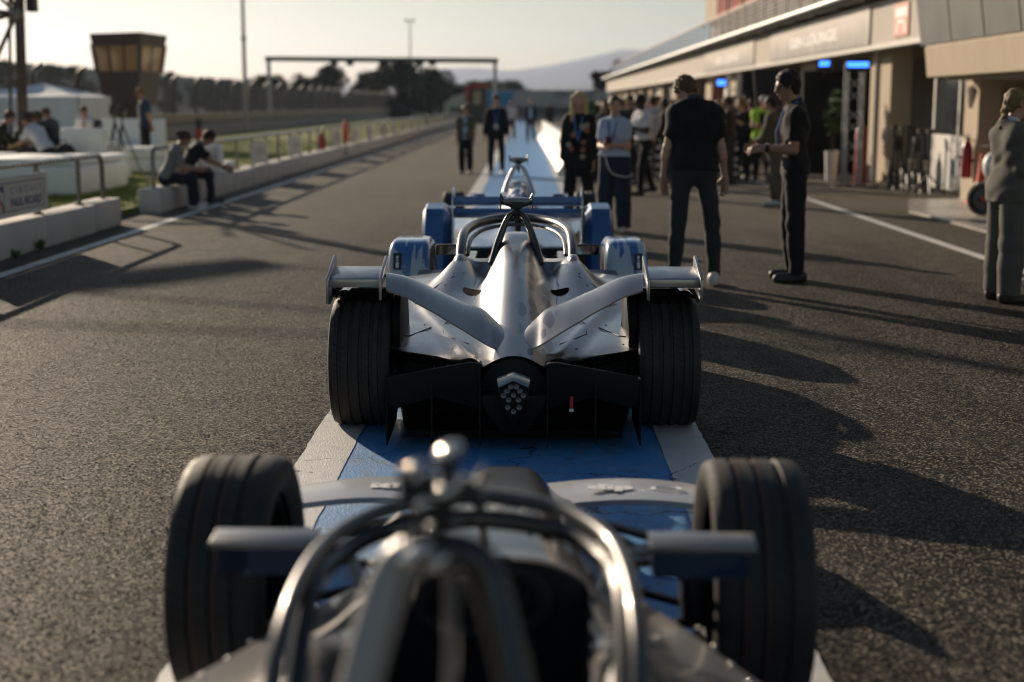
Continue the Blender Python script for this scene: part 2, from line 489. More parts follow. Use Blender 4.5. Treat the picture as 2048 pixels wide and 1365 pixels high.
# hills far away
def hills(name, pts, y, depth, seed):
    rs = np.random.default_rng(seed); rows = []
    xs = np.linspace(X(pts[0][0], y), X(pts[-1][0], y), 160)
    tab = [(X(u, y), P(u, v, y).z) for u, v in pts]
    ph = rs.uniform(0, 6, 6)
    for k, fr in enumerate(np.linspace(0, 1, 14)):
        prof = math.sin(fr * math.pi / 2) ** 1.2
        row = []
        for x in xs:
            h = interp(x, tab)
            h *= prof * (1 + .05 * sum(math.sin(x / (160 + 120 * q) + ph[q] + fr * 4) for q in range(5)) * (1 - fr * .8))
            row.append((x, y - depth + depth * fr, -5 + h))
        rows.append(row)
    rows.append([(x, y + depth, -20) for x in xs])
    mb = MB(); mb.grid(rows)
    return tag(mb.build(name, M_HILL, None, smooth=179, fixn=False), kind='structure')
hills('hills', [(200, 190), (700, 170), (870, 138), (960, 134), (1020, 140), (1100, 128), (1180, 112), (1240, 99), (1300, 104), (1370, 92), (1460, 78), (1600, 60), (1800, 50), (2300, 90)], 6600, 1900, 3)
hills('hills', [(-300, 196), (300, 192), (700, 186), (900, 172), (1050, 176), (1200, 160), (1400, 160), (1700, 190)], 3900, 1100, 5)
# ================================================================== left side: low wall, railings, lounge, tower, fence, trees
WX0, WX1, WH = -5.70, -5.36, .36
def wall_block(y0, y1, parent, me=None):
    L = y1 - y0
    mb = MB(); mb.box((WX0, 0, 0), (WX1, L - .02, WH))
    if me is None:
        o = mb.build('block', M_CONC, None, smooth=40, bevel=.022); 
    else:
        o = link('block', me)
    o.parent = parent; o.location = Vector((random.uniform(-.008, .008), y0, random.uniform(-.012, .006))) - parent.location
    return o
w1 = thing('low_concrete_wall', 'low cream concrete wall in front of the lounge, carrying the circuit sign', 'wall', (-5.53, 6, 0))
ys = [6.0, 8.0, 10.0, 12.0, 14.0, 15.9, 17.75, 18.85]
for a, b in zip(ys[:-1], ys[1:]): wall_block(a, b, w1)
w2 = thing('low_concrete_wall', 'long low cream concrete wall running away from the seated couple', 'wall', (-5.53, 20.9, 0))
wall_block(20.9, 22.65, w2)
base = wall_block(22.65, 24.4, w2)
for i in range(1, 56): wall_block(22.65 + 1.75 * i, 24.4 + 1.75 * i, w2, base.data)
# a little weed growth at the foot of the near wall
def weed(px, py, s, lab):
    mb = MB()
    for k in range(26):
        a = random.uniform(0, 6.28); r = random.uniform(.2, 1) * s; h = random.uniform(.3, 1) * s
        c = Vector((px, py, 0)); t = c + Vector((math.cos(a) * r * .6, math.sin(a) * r, h)); d = Vector((-math.sin(a), math.cos(a), .2)) * s * .18
        mb.add([c, t - d, t + Vector((0, 0, s * .3)), t + d], [(0, 1, 2, 3)])
    return one('weed', lab, 'weed', mb, M_LEAF2, 'weeds at the wall foot', smooth=None, fixn=False)
weed(-5.33, 15.5, .10, 'small dark weed at the foot of the near wall, right one')
weed(-5.33, 14.75, .08, 'small dark weed at the foot of the near wall, left one')

RH = .93; RX = -5.53
def railing(y0, y1, label, posts, start_round, end_round, panels=()):
    t = thing('railing', label, 'railing', (RX, y0, WH), group='tubular railings on the low wall')
    pts = [(RX, y0, RH), (RX, y1, RH)]
    if end_round: pts = pts[:-1] + [(RX, y1 - .14, RH), (RX, y1 - .05, RH - .03), (RX, y1, RH - .13), (RX, y1, WH - .03)]
    if start_round: pts = [(RX, y0, WH - .03), (RX, y0, RH - .13), (RX, y0 + .05, RH - .03), (RX, y0 + .14, RH)] + pts[1:]
    MB().tube(pts, .033, 10).build('top_rail', M_STEEL, t, smooth=50)
    pm = None
    for y in posts:
        if pm is None:
            mb = MB(); mb.tube([(0, 0, WH - .03), (0, 0, RH)], .03, 8); mb.lathe([(.0, WH + .012), (.055, WH + .012), (.055, WH - .01)], n=10)
            o = mb.build('post', M_STEEL, None, smooth=50); pm = o.data; o.parent = t
        else: o = link('post', pm, None, t)
        o.location = Vector((RX, y, 0)) - t.location
    for (a, b) in panels:
        p = MB().box((RX + .034, a, WH + .015), (RX + .05, b, RH - .09)).build('panel', M_SIGNW, t, smooth=None, bevel=.004)
        m = (a + b) / 2
        MB().box((RX + .0505, a + .25, .66), (RX + .053, a + .29, .76)).box((RX + .0505, a + .40, .58), (RX + .053, b - .3, .62)).box((RX + .0505, a + .45, .66), (RX + .053, b - .45, .69)).build('print', M_SIGNG, p, smooth=None)
    return t
railing(8, 18.6, 'grey tubular railing in front of the lounge with a rounded end', [9.8, 11.4, 13.0, 14.5, 16.1, 17.6], False, True)
secs = [(21.15, 38.4, True, False), (39.1, 56.4, True, False), (57.1, 80, True, True), (80.8, 118, True, True)]
names = ['grey tubular railing section starting beside the seated couple', 'second section of grey tubular railing beyond the seated couple', 'third section of grey tubular railing along the pit lane', 'farthest section of grey tubular railing along the pit lane']
for (a, b, s, e), nm in zip(secs, names):
    pn = []; k = 24.05 if a < 30 else a + 1.7
    while k + 1.9 < b: pn.append((k, k + 1.75)); k += 4.55
    ps = [a + 1.55 * i for i in range(1 if s else 0, int((b - a) / 1.55) + 1)]
    railing(a, b, nm, ps, s, e, pn)

# sign
sg = thing('circuit_sign', 'white sign with navy lettering CIRCUIT PAUL RICARD on the near railing', 'sign', (-5.44, 13.2, WH + .02))
SX = -5.46
SY0, SY1, SZ0, SZ1 = 13.3, 16.15, .40, .83
brd = MB().box((SX, SY0, SZ0), (SX + .03, SY1, SZ1)).build('board', M_SIGNW, sg, smooth=None, bevel=.006)
f = SX + .031
fr = MB()
for (a, b, c, d) in ((SY0 + .1, SY1 - .12, SZ1 - .075, SZ1 - .062), (SY0 + .1, SY1 - .12, SZ0 + .062, SZ0 + .075), (SY1 - .135, SY1 - .12, SZ0 + .075, SZ1 - .075)):
    fr.box((f, a, c), (f + .002, b, d))
fr.build('border_print', M_SIGNG, sg, smooth=None)
rotL = Matrix(((0, 0, 1), (1, 0, 0), (0, 1, 0)))     # text x -> +y, text y -> +z, facing +x
text_mesh('lettering', 'C I R C U I T', .105, M_SIGNG, sg, (f, 15.46, .675), rotL, .001, width=.96)
text_mesh('lettering', 'PAUL RICARD', .125, M_SIGNB, sg, (f, 15.46, .545), rotL, .001, width=.96, bold=.004)
lg = MB(); 
lg.prism([(14.2, .74), (14.78, .74), (14.78, .66), (14.6, .715), (14.2, .725)], f, f + .002, 'x')
lg.build('logo_navy', M_SIGNB, sg, smooth=None)
def arc_band(c, r0, r1, a0, a1, sy, n=14):
    mb = MB(); rows = [[], []]
    for i in range(n + 1):
        a = R(a0 + (a1 - a0) * i / n)
        rows[0].append((f + .001, c[0] + math.cos(a) * r0 * sy, c[1] + math.sin(a) * r0)); rows[1].append((f + .001, c[0] + math.cos(a) * r1 * sy, c[1] + math.sin(a) * r1))
    mb.grid(rows); return mb
arc_band((14.15, .47), .22, .245, 0, 88, 2.6).build('logo_red', M_SIGNR, sg, smooth=None)
arc_band((14.15, .47), .10, .16, 0, 88, 2.6).build('logo_cyan', M_SIGNC, sg, smooth=None)
MB().box((f, 14.775, .47), (f + .002, 14.79, .70)).build('logo_bar', M_SIGNC, sg, smooth=None)

# ---- lounge furniture
def rbox(a, b, name, m, parent, bev=.06):
    return MB().box(a, b).build(name, m, parent, smooth=50, bevel=bev, bseg=3)
def sofa(label, x0, x1, y0, y1, back, hb=.98, hs=.5, zz=.10):
    t = thing('lounge_sofa', label, 'sofa', ((x0 + x1) / 2, (y0 + y1) / 2, zz), group='white modular lounge seats')
    rbox((x0, y0, zz + .015), (x1, y1, zz + hs * .55), 'base', M_SOFA, t, .04)
    w = .30
    cx0, cx1, cy0, cy1 = x0, x1, y0, y1
    if 'r' in back: cx1 = x1 - w; rbox((cx1 + .01, y0, zz + hs * .55 + .005), (x1, y1, zz + hb), 'backrest', M_SOFA, t)
    if 'l' in back: cx0 = x0 + w; rbox((x0, y0, zz + hs * .55 + .005), (cx0 - .01, y1, zz + hb), 'backrest', M_SOFA, t)
    if 'f' in back: cy1 = y1 - w; rbox((cx0 + .005, cy1 + .01, zz + hs * .55 + .005), (cx1 - .005, y1, zz + hb), 'backrest', M_SOFA, t)
    if 'n' in back: cy0 = y0 + w; rbox((cx0 + .005, y0, zz + hs * .55 + .005), (cx1 - .005, cy0 - .01, zz + hb), 'backrest', M_SOFA, t)
    rbox((cx0 + .005, cy0 + .005, zz + hs * .55 + .005), (cx1 - .005, cy1 - .005, zz + hs), 'seat_cushion', M_SOFA, t, .05)
    return t
# big ottoman nearest to the wall
t = thing('lounge_ottoman', 'large flat white lounge bed right behind the circuit sign', 'ottoman', (-9.0, 24.2, .1), group='white modular lounge seats')
rbox((-10.9, 23.2, .11), (-7.25, 26.0, .58), 'base', M_SOFA, t, .05)
rbox((-10.88, 23.22, .585), (-9.2, 25.98, .72), 'cushion', M_SOFA, t, .06)
rbox((-9.18, 23.22, .585), (-7.27, 25.98, .70), 'cushion', M_SOFA, t, .06)
sofa('white lounge sofa with rounded back beside the rail end', X(150, 28.4), X(238, 28.4), 27.6, 29.4, 'n', 1.02)
sofa('white lounge sofa behind the group, its seat left of the tripods', X(60, 34), X(188, 34), 33.2, 34.6, 'n', .93)
sofa('white lounge sofa behind the standing man in blue', X(200, 37.5), X(326, 37.5), 36.6, 38.2, 'f', 1.1)
sofa('white lounge bench in front of the standing man, beside the rail end', X(262, 31.5), X(340, 31.5), 31, 32.2, '', 1.0, .55)
sofa('white lounge seat half hidden behind the seated woman', X(399, 25.6), X(452, 25.6), 25.3, 26.6, 'n', .78, .45)
# low table
t = thing('coffee_table', 'low white table between the seated men', 'table', (X(40, 27.5), 28.2, .1))
cx, cy = X(52, 28.2), 28.2
MB().box((cx - .5, cy - .35, .48), (cx + .5, cy + .35, .53)).build('top', M_WPLAST, t, smooth=None, bevel=.01)
for sx in (-1, 1):
    for sy in (-1, 1): MB().box((cx + sx * .45 - .025, cy + sy * .3 - .025, .10), (cx + sx * .45 + .025, cy + sy * .3 + .025, .48)).build('leg', M_WPLAST, t, smooth=None)
# backpack
bp = MB(); c = P(131, 312, 27.3); bp.ell(c, (.21, .17, .24), 14, 10); bp.ell(c + Vector((.02, -.15, -.06)), (.14, .07, .13), 12, 8)
b0 = thing('backpack', 'black backpack leaning against the white sofa back', 'bag', (c.x, c.y, c.z - .24))
bp.build('bag_body', M_BLACKM, b0, smooth=179); MB().tube([c + Vector((-.06, -.1, .2)), c + Vector((-.05, -.12, .3)), c + Vector((.05, -.12, .3)), c + Vector((.06, -.1, .2))], .012, 6).build('carry_loop', M_BLACKM, b0)

# tripods with video cameras
def tripod(u, d, zt, label, head=True):
    x = X(u, d); t = thing('camera_tripod', label, 'tripod', (x, d, .1), group='camera tripods in the lounge')
    apex = Vector((x, d, zt - .35))
    for k in range(3):
        a = R(30 + 120 * k); MB().tube([apex, Vector((x + .38 * math.cos(a), d + .38 * math.sin(a), .10))], [.022, .012], 6).build('leg', M_BLACK, t)
    MB().tube([apex - Vector((0, 0, .15)), apex + Vector((0, 0, .14))], .02, 8).build('centre_column', M_BLACK, t)
    c = apex + Vector((0, 0, .22)); bd = MB().box(c - Vector((.07, .12, .07)), c + Vector((.07, .12, .07))).build('camera_body', M_BLACK, t, bevel=.012)
    MB().lathe([(0, -.12), (.045, -.12), (.05, 0), (0, 0)], c + Vector((0, -.12, 0)), 'y', 14).build('lens', M_BLACK, bd)
    MB().box(c + Vector((-.09, -.03, .05)), c + Vector((.09, .03, .13))).build('top_handle', M_BLACK, bd, bevel=.01)
    return t
tripod(236, 31.0, 1.56, 'black camera tripod left of the pair beside the standing man')
tripod(251, 30.4, 1.52, 'black camera tripod right of the pair beside the standing man')
tripod(203, 33.6, 1.22, 'low camera stand beside the man in the white shirt')

# ---- mast with lattice, plus an added unseen canopy
mx, my = -9.75, 27.6
mt = thing('lattice_mast', 'dark steel mast with radiating struts at the left edge', 'mast', (mx, my, .1))
lean = Vector((.10, 0, 1))
def mp(h): return Vector((mx + .035 * h * .9, my, .1 + h))
for dx, dy, r in ((0, 0, .075), (.0, .32, .03), (-.28, .16, .03)):
    MB().tube([mp(0) + Vector((dx, dy, 0)), mp(7.2) + Vector((dx * .5, dy * .5, 0))], r, 10).build('pole', M_BROWN, mt)
hub = P(33, 27, my)
for u, v, dd in ((-60, -60, .5), (-70, 20, .3), (-70, 52, 0), (-40, 190, .0), (-10, -90, -.6)):
    e = P(u, v, my + dd); MB().tube([hub, e], .045 if v > 0 else .035, 8).build('strut', M_BROWN, mt)
MB().ell(hub, (.13, .13, .15), 12, 8).build('hub', M_STEEL, mt, smooth=179)
MB().tube([P(33, 27, my), P(47, 28, my)], .02, 6).build('bracket', M_STEEL, mt)
cn = MB()  # unseen sheet added out of view to cast the soft shadow band on the lane
cpts = [(-3.8, 1.0, 6.6), (-2.3, 2.6, 6.9), (-.6, 4.2, 7.0), (.8, 5.4, 6.9)]
rows = []
for k in range(7):
    t_ = k / 6; rows.append([])
    for j in range(5):
        w = (j / 4 - .5) * (.75 + .55 * math.sin(t_ * 3.1))
        p = Vector((np.interp(t_ * 3, range(4), [q[0] for q in cpts]), np.interp(t_ * 3, range(4), [q[1] for q in cpts]), np.interp(t_ * 3, range(4), [q[2] for q in cpts])))
        rows[-1].append(p + Vector((mx - 5.5 + w * .77, my - .6 - w * .64, -.25 * math.cos((j / 4 - .5) * 3))))
cn.grid(rows); cn.build('shadow_sheet', mat('shadow_canvas', (.5, .46, .4), .9), mt, smooth=179)
for q in (rows[0][2], rows[3][2], rows[6][2]): MB().tube([mp(6.9), q], .025, 6).build('shadow_sheet_arm', M_BROWN, mt)
sp = thing('hanging_loudspeaker', 'dark loudspeaker hanging from the mast at the top left', 'loudspeaker', P(61, 24, my))
a = P(55, 24, my); b = P(71, -25, my)
MB().box((a.x, my - .1, a.z), (b.x, my + .12, b.z)).build('cabinet', M_BLACK, sp, bevel=.02)
MB().tube([P(62, -25, my), mp(5.5)], .012, 6).build('hanger', M_STEEL, sp)

# ---- gazebo tent
ty = 41.0; x0, x1 = X(-75, ty), X(166, ty); ze = P(160, 192, ty).z; zp = P(68, 165, ty + 1.5).z; yb = ty + 3.2; xm = (x0 + x1) / 2 + .25; ymid = ty + 1.6
tn = thing('gazebo_tent', 'white gazebo tent with side walls at the far left', 'tent', (xm, ty, .1))
nn = 10
rf = MB(); apex = Vector((xm, ymid, zp))
cor = [Vector((x0, ty, ze)), Vector((x1, ty, ze)), Vector((x1, yb, ze)), Vector((x0, yb, ze))]
for k in range(4):
    a, b = cor[k], cor[(k + 1) % 4]; rows = []
    for i in range(nn + 1):
        t_ = i / nn; p0 = a.lerp(apex, t_); p1 = b.lerp(apex, t_); sag = -.10 * math.sin(math.pi * t_)
        rows.append([p0.lerp(p1, j / 6) + Vector((0, 0, sag * math.sin(math.pi * j / 6) - .03)) for j in range(7)])
    rf.grid(rows)
M_TENT = mat('tent_fabric', (.80, .81, .83), .75, noise=(2, .06), bump=(3, .3, .05))
rf.build('roof', M_TENT, tn, smooth=40)
for (a, b) in ((cor[0], cor[1]), (cor[1], cor[2]), (cor[2], cor[3]), (cor[3], cor[0])):
    wl_ = MB(); rows = []
    for i in range(9):
        z = ze - .02 - (ze - .12) * i / 8; row = []
        for j in range(25):
            p = a.lerp(b, j / 24); nrm = Vector((b.y - a.y, a.x - b.x, 0)).normalized()
            row.append(Vector((p.x, p.y, z)) + nrm * .05 * math.sin(j * 1.3) * (i / 8))
        rows.append(row)
    wl_.grid(rows).build('side_wall', M_TENT, tn, smooth=179)
for q in cor: MB().tube([q, Vector((q.x, q.y, .1))], .03, 6).build('pole', M_GALV, tn)

# ---- control tower on a post
cy_ = 50.0
ct = thing('control_cabin', 'brown marshal cabin with flared glazed walls on a thick post', 'cabin', (X(258, cy_), cy_, .0))
zb, zs, zt, zr = P(200, 209, cy_).z, P(200, 138, cy_).z, P(200, 74, cy_).z, P(200, 64, cy_).z
fl, fm, fr_ = 180, 278, 333      # front corner columns at roof; the cabin shows two faces
def cpt(u, v, d): return P(u, v, d)
A_t, B_t = P(182, 72, cy_ + .2), P(279, 72, cy_ - .9)
C_t = P(331, 76, cy_ + 1.6); D_t = A_t + (C_t - B_t)
A_b, B_b = P(207, 211, cy_ + .2), P(277, 211, cy_ - .7)
C_b = P(313, 211, cy_ + 1.3); D_b = A_b + (C_b - B_b)
for q in (C_t, D_t, A_t): q.z = B_t.z
for q in (C_b, D_b, A_b): q.z = B_b.z
def lv(k, i):  # corner i at fraction k from bottom to top
    return (A_b, B_b, C_b, D_b)[i].lerp((A_t, B_t, C_t, D_t)[i], k)
ks = .50
wl_ = MB()
for i in range(4):
    j = (i + 1) % 4
    wl_.add([lv(0, i), lv(0, j), lv(ks, j), lv(ks, i)], [(0, 1, 2, 3)])
wl_.add([lv(0, i) for i in range(4)], [(0, 1, 2, 3)])
wl_.build('lower_wall', M_BROWN, ct, smooth=None)
MB().add([lv(ks, i) for i in range(4)], [(0, 1, 2, 3)]).build('cabin_floor', M_BLACKM, ct, smooth=None)
for i in range(4):
    MB().tube([lv(ks - .02, i), lv(.9, i)], .09, 4).build('corner_post', M_BROWN, ct, smooth=None)
for i, ns in ((0, 3), (1, 2), (2, 3), (3, 2)):
    j = (i + 1) % 4
    for q in range(1, ns):
        MB().tube([lv(ks, i).lerp(lv(ks, j), q / ns), lv(.93, i).lerp(lv(.93, j), q / ns)], .04, 4).build('mullion', M_BROWN, ct, smooth=None)
    g0 = MB().add([lv(ks, i), lv(ks, j), lv(.9, j), lv(.9, i)], [(0, 1, 2, 3)])
    g0.build('window_glass', mat('cabin_glass', (.48, .26, .10), .08, 0, alpha=.85), ct, smooth=None)
rfm = MB(); ex = 1.04; cc = (A_t + B_t + C_t + D_t) / 4
lo = [cc + (lv(.87, i) - cc) * 1.01 for i in range(4)]; hi = [cc + (lv(1.03, i) - cc) * ex for i in range(4)]
for q in hi: q.z = B_t.z + .12
for q in lo: q.z = lv(.87, 1).z
rfm.add(lo + hi, [(0, 1, 2, 3), (7, 6, 5, 4), (0, 4, 5, 1), (1, 5, 6, 2), (2, 6, 7, 3), (3, 7, 4, 0)]).build('roof', M_BROWN, ct, smooth=None)
cc2 = (A_b + B_b + C_b + D_b) / 4
MB().box((cc2.x - .3, cc2.y - .3, 0), (cc2.x + .3, cc2.y + .3, A_b.z)).build('post', M_BROWN, ct, smooth=None, bevel=.02)
c3 = lv(.75, 0).lerp(lv(.75, 2), .5)
MB().box((c3.x - .9, c3.y - .4, c3.z + .12), (c3.x + .5, c3.y + .3, c3.z + .5)).build('monitor_bank', M_BLACK, ct, smooth=None)
MB().box((c3.x - .2, c3.y - .3, lv(ks, 0).z), (c3.x + .1, c3.y + .2, c3.z + .2)).build('equipment_rack', M_BLACK, ct, smooth=None)

# ---- pit wall with catch fence
FX = -16.0
pw = thing('pit_wall', 'long cream pit wall with a brown stripe beyond the lawn', 'wall', (FX, 30, 0))
segs = np.arange(30, 330, 6.0)
for a in segs:
    MB().box((FX - .2, a, 0), (FX + .1, a + 5.97, .62)).build('base_panel', M_GREYC, pw, smooth=None)
    MB().box((FX - .2, a, .77), (FX + .1, a + 5.97, 1.14)).build('cap_panel', M_CREAM, pw, smooth=None, bevel=.02)
MB().box((FX - .19, 30, .62), (FX + .085, 330, .77)).build('stripe', M_BROWN, pw, smooth=None)
cf = thing('catch_fence', 'tall catch fence with bent posts and wire mesh on the pit wall', 'fence', (FX, 30, 1.14))
pm = None
for k, y in enumerate(np.arange(33, 330, 4.6)):
    if pm is None:
        mb = MB(); mb.tube([(0, 0, 1.1), (0, 0, 2.45), (.10, 0, 2.72), (.36, 0, 2.90)], .075, 6)
        mb.box((-.12, -.12, 1.12), (.12, .12, 1.16))
        o = mb.build('post', mat('fence_post', (.045, .048, .055), .5, .3), None, smooth=40); pm = o.data; o.parent = cf
    else: o = link('post', pm, None, cf)
    o.location = Vector((FX - .05, float(y), 0)) - cf.location
mb = MB()
for z in np.arange(1.2, 2.75, .14): mb.tube([(FX, 33, z), (FX, 330, z)], .011, 3, cap=False)
for y in np.arange(33, 240, .33): mb.box((FX - .005, y, 1.16), (FX + .005, y + .014, 2.7))
tag(mb.build('wire_mesh', M_STEEL, cf, smooth=None, fixn=False), kind='stuff')
# grey grandstand / bank beyond the track
gs = thing('grandstand', 'long grey stepped grandstand bank beyond the catch fence', 'grandstand', (-38, 60, 0))
pf = MB()
prof = [(-30, 0)]
for k in range(9): prof += [(-30 - 1.6 * k, .5 * (k + 1)), (-30 - 1.6 * (k + 1), .5 * (k + 1))]
prof += [(-46, 4.5), (-46, 0)]
for k in range(9):
    x = -30 - 1.6 * k
    MB().box((x - 1.6, 50, 0), (x, 300, .42 * (k + 1))).build('terrace_step', M_GREYC, gs, smooth=None)
MB().box((-46, 50, 0), (-44.6, 300, 5.2)).build('back_wall', M_GREYC, gs, smooth=None)

# ---- signal gantry, light poles
gy = 92.0
gt = thing('signal_gantry', 'grey steel gantry spanning the track beyond the lawn', 'gantry', (X(760, gy), gy, 0))
pl, pr = P(537, 118, gy), P(990, 122, gy)
MB().box((pl.x - .12, gy - .12, 0), (pl.x + .12, gy + .12, pl.z)).build('leg', M_GALV, gt, bevel=.02)
MB().box((pr.x - .12, gy - .12, 0), (pr.x + .12, gy + .12, pr.z)).build('leg', M_GALV, gt, bevel=.02)
bm_ = MB().add([(pl.x - .2, gy - .16, pl.z - .15), (pr.x + .2, gy - .16, pr.z - .15), (pr.x + .2, gy + .16, pr.z - .15), (pl.x - .2, gy + .16, pl.z - .15),
                (pl.x - .2, gy - .16, pl.z + .15), (pr.x + .2, gy - .16, pr.z + .15), (pr.x + .2, gy + .16, pr.z + .15), (pl.x - .2, gy + .16, pl.z + .15)],
               [(3, 2, 1, 0), (4, 5, 6, 7), (0, 1, 5, 4), (1, 2, 6, 5), (2, 3, 7, 6), (3, 0, 4, 7)])
bm_.build('crossbeam', mat('gantry_dark', (.10, .11, .12), .5, .3), gt)
for u in (668, 700, 765, 800, 840, 865):
    c = P(u, 126, gy - .2); MB().box((c.x - .22, c.y - .12, c.z - .18), (c.x + .22, c.y + .1, c.z + .1)).build('signal_box', M_BLACK, gt, smooth=None)
def light_pole(u, vt, d, w, label, cross=True):
    x = X(u, d); zt_ = P(u, vt, d).z
    t = thing('light_pole', label, 'light pole', (x, d, 0), group='tall light poles')
    MB().tube([(x, d, 0), (x, d, zt_)], [w, w * .6], 10).build('mast', mat('pole_grey', (.33, .32, .30), .5, .3), t)
    if cross:
        MB().box((x - .5, d - .05, zt_ - .1), (x + .5, d + .05, zt_)).build('crossarm', M_STEEL, t)
        for sx in (-.4, .4): MB().box((x + sx - .15, d - .2, zt_ - .05), (x + sx + .15, d + .1, zt_ + .2)).build('lamp_head', M_STEEL, t, bevel=.02)
    else:
        MB().lathe([(.05, 0), (.14, .0), (.14, .22), (.05, .22)], (x, d, P(u, 82, d).z), n=10).build('collar', M_STEEL, t)
    return t
light_pole(497, -60, 75, .13, 'tall pale light pole rising left of the gantry out of the picture', False)
light_pole(824, 42, 170, .12, 'thin far light pole seen above the gantry beam')

# ---- small red things along the rail
def extinguisher(x, y, z, label, h=.55, parent_m=M_RED, cat='extinguisher'):
    t = thing('fire_extinguisher', label, cat, (x, y, z))
    MB().lathe([(0, 0), (.075, 0), (.085, .03), (.085, h - .14), (.06, h - .05), (.03, h), (0, h)], (x, y, z), n=16).build('cylinder', parent_m, t, smooth=40)
    MB().box((x - .02, y - .02, z + h - .01), (x + .02, y + .02, z + h + .05)).box((x - .10, y - .012, z + h + .05), (x + .05, y + .012, z + h + .065)).box((x - .12, y - .012, z + h + .09), (x + .04, y + .012, z + h + .1)).build('valve', M_BLACK, t, smooth=None)
    MB().tube([(x + .02, y, z + h + .02), (x + .13, y, z + h - .02), (x + .12, y, z + h - .25), (x + .09, y, z + h - .35)], .012, 6).build('hose', M_BLACK, t)
    return t
extinguisher(X(694, 42), 42.0, .5, 'orange red fire extinguisher behind the railing, larger of two', .62, M_ORANGE)

q = extinguisher(X(645, 37), 37.2, .42, 'small red fire extinguisher at the railing joint', .45)
for (u, d, z) in ((694, 42.0, .5),):
    st_ = thing('extinguisher_stand', 'thin stand holding the orange red extinguisher behind the railing', 'stand', (X(u, d), d, .1))
    MB().box((X(u, d) - .12, d - .12, .10), (X(u, d) + .12, d + .12, .13)).tube([(X(u, d), d, .12), (X(u, d), d, .495)], .03, 8).build('post', M_STEEL, st_, smooth=None)
# dark post box with red stripe beyond the lawn (left of the couple's railing)
st_ = thing('marshal_post', 'slim dark post with a red band before the pit wall', 'post', (X(403, 44), 44, .1))
MB().tube([(X(403, 44), 44, .1), (X(403, 44), 44, 1.15)], .10, 10).build('shaft', M_BLACK, st_)
MB().lathe([(.106, 0), (.106, .35), (.09, .35)], (X(403, 44), 44, .5), n=12).build('band', M_RED, st_)

# ---- trees
def leaf_mesh(name, clumps, n, size, seed):
    rs = np.random.default_rng(seed); vs = []; k = 0
    tot = sum(c[1][0] * c[1][1] for c in clumps)
    for c, rad in clumps:
        m = max(20, int(n * rad[0] * rad[1] / tot))
        d = rs.normal(size=(m, 3)); d /= np.linalg.norm(d, axis=1)[:, None]
        r = rs.uniform(.25, 1.08, (m, 1)) ** .6
        p = np.array(c) + d * r * np.array(rad)
        s = rs.uniform(.5, 1.3, (m, 1)) * size
        a = rs.normal(size=(m, 3)); a /= np.linalg.norm(a, axis=1)[:, None]
        b = np.cross(a, rs.normal(size=(m, 3))); b /= np.linalg.norm(b, axis=1)[:, None]
        vs.append(np.stack([p - a * s, p + b * s * .6, p + a * s, p - b * s * .6], 1)); k += m
    v = np.concatenate(vs).reshape(-1, 3)
    me = bpy.data.meshes.new(name); me.from_pydata(v.tolist(), [], np.arange(4 * k).reshape(-1, 4).tolist()); return me
def tree(u, vt, d, wpx, label, seed, n=5200, trunk=True, flat=1.0):
    rs = random.Random(seed); x = X(u, d); top = P(u, vt, d).z; w = wpx / FPX * d / 2
    t = thing('tree', label, 'tree', (x, d, 0), group='trees beyond the circuit')
    hb = top * .12; w *= 1.12
    tr = MB(); tr.tube([(x, d, -.05), (x + w * .05, d, top * .35), (x - w * .04, d, top * .75)], [w * .09 + .12, w * .06 + .08, .05], 8); 
    for k in range(6):
        a = rs.uniform(0, 6.28); h0 = top * rs.uniform(.25, .5)
        tr.tube([(x, d, h0), (x + math.cos(a) * w * .35, d + math.sin(a) * w * .35, h0 + top * .18), (x + math.cos(a) * w * .7, d + math.sin(a) * w * .7, h0 + top * .3)], [.12, .08, .03], 5)
    tr.build('trunk', M_BARK, t)
    cl = []
    for k in range(20):
        a = rs.uniform(0, 6.28); r = rs.uniform(.05, .72) * w; z = rs.uniform(hb, top * .90); rr = rs.uniform(.30, .50) * w
        f_ = 1 - .5 * max(0, (z - top * .6) / (top * .4))
        rz_ = min(rr * .8, top * .24)
        cl.append(((x + math.cos(a) * r * f_, d + math.sin(a) * r * f_, min(z, top - rz_)), (rr, rr, rz_)))
    me = leaf_mesh('crown', cl, n, max(.14, w * .062), seed)
    me.transform(Matrix.Translation(-t.location))
    link('crown', me, M_LEAF, t)
    return t
tl = [(420, 156, 150, 95, 'low dark tree left of the gantry, leftmost'), (470, 158, 160, 90, 'low dark bush beside the tall pale light pole'), (540, 150, 165, 110, 'dark tree behind the left gantry leg'), (606, 146, 170, 90, 'dark tree under the left half of the gantry beam'), (676, 128, 175, 84, 'tall round dark tree under the gantry beam, left of two'),
      (735, 140, 180, 100, 'dark tree filling the gap between the two tall trees'), (800, 122, 170, 130, 'tallest broad dark tree under the gantry beam'), (862, 134, 178, 90, 'dark tree right of the tallest tree'), (915, 150, 190, 120, 'lower dark tree beside the right gantry leg'), (965, 160, 200, 100, 'small dark tree just left of the right gantry leg'), (1032, 158, 230, 75, 'low rounded tree right of the gantry, above the far building'),
      (640, 154, 185, 90, 'low dark bush between gantry leg and tall tree'), (1205, 128, 150, 50, 'dark pine beside the end of the pit building, lower'), (1240, 110, 145, 48, 'dark pine peeking above the pit building railing')]
for i, (u, v, d, w, lab) in enumerate(tl): tree(u, v, d, w, lab, 20 + i)
tl = [(5, 118, 110, 90), (60, 122, 112, 80), (112, 126, 108, 80), (160, 130, 112, 70), (345, 142, 118, 50)]
wd = ['at the left picture edge', 'behind the mast', 'above the gazebo roof', 'left of the brown cabin', 'just right of the brown cabin']
for i, (u, v, d, w) in enumerate(tl): tree(u, v, d, w, 'dark hedge tree ' + wd[i], 60 + i, 3600)

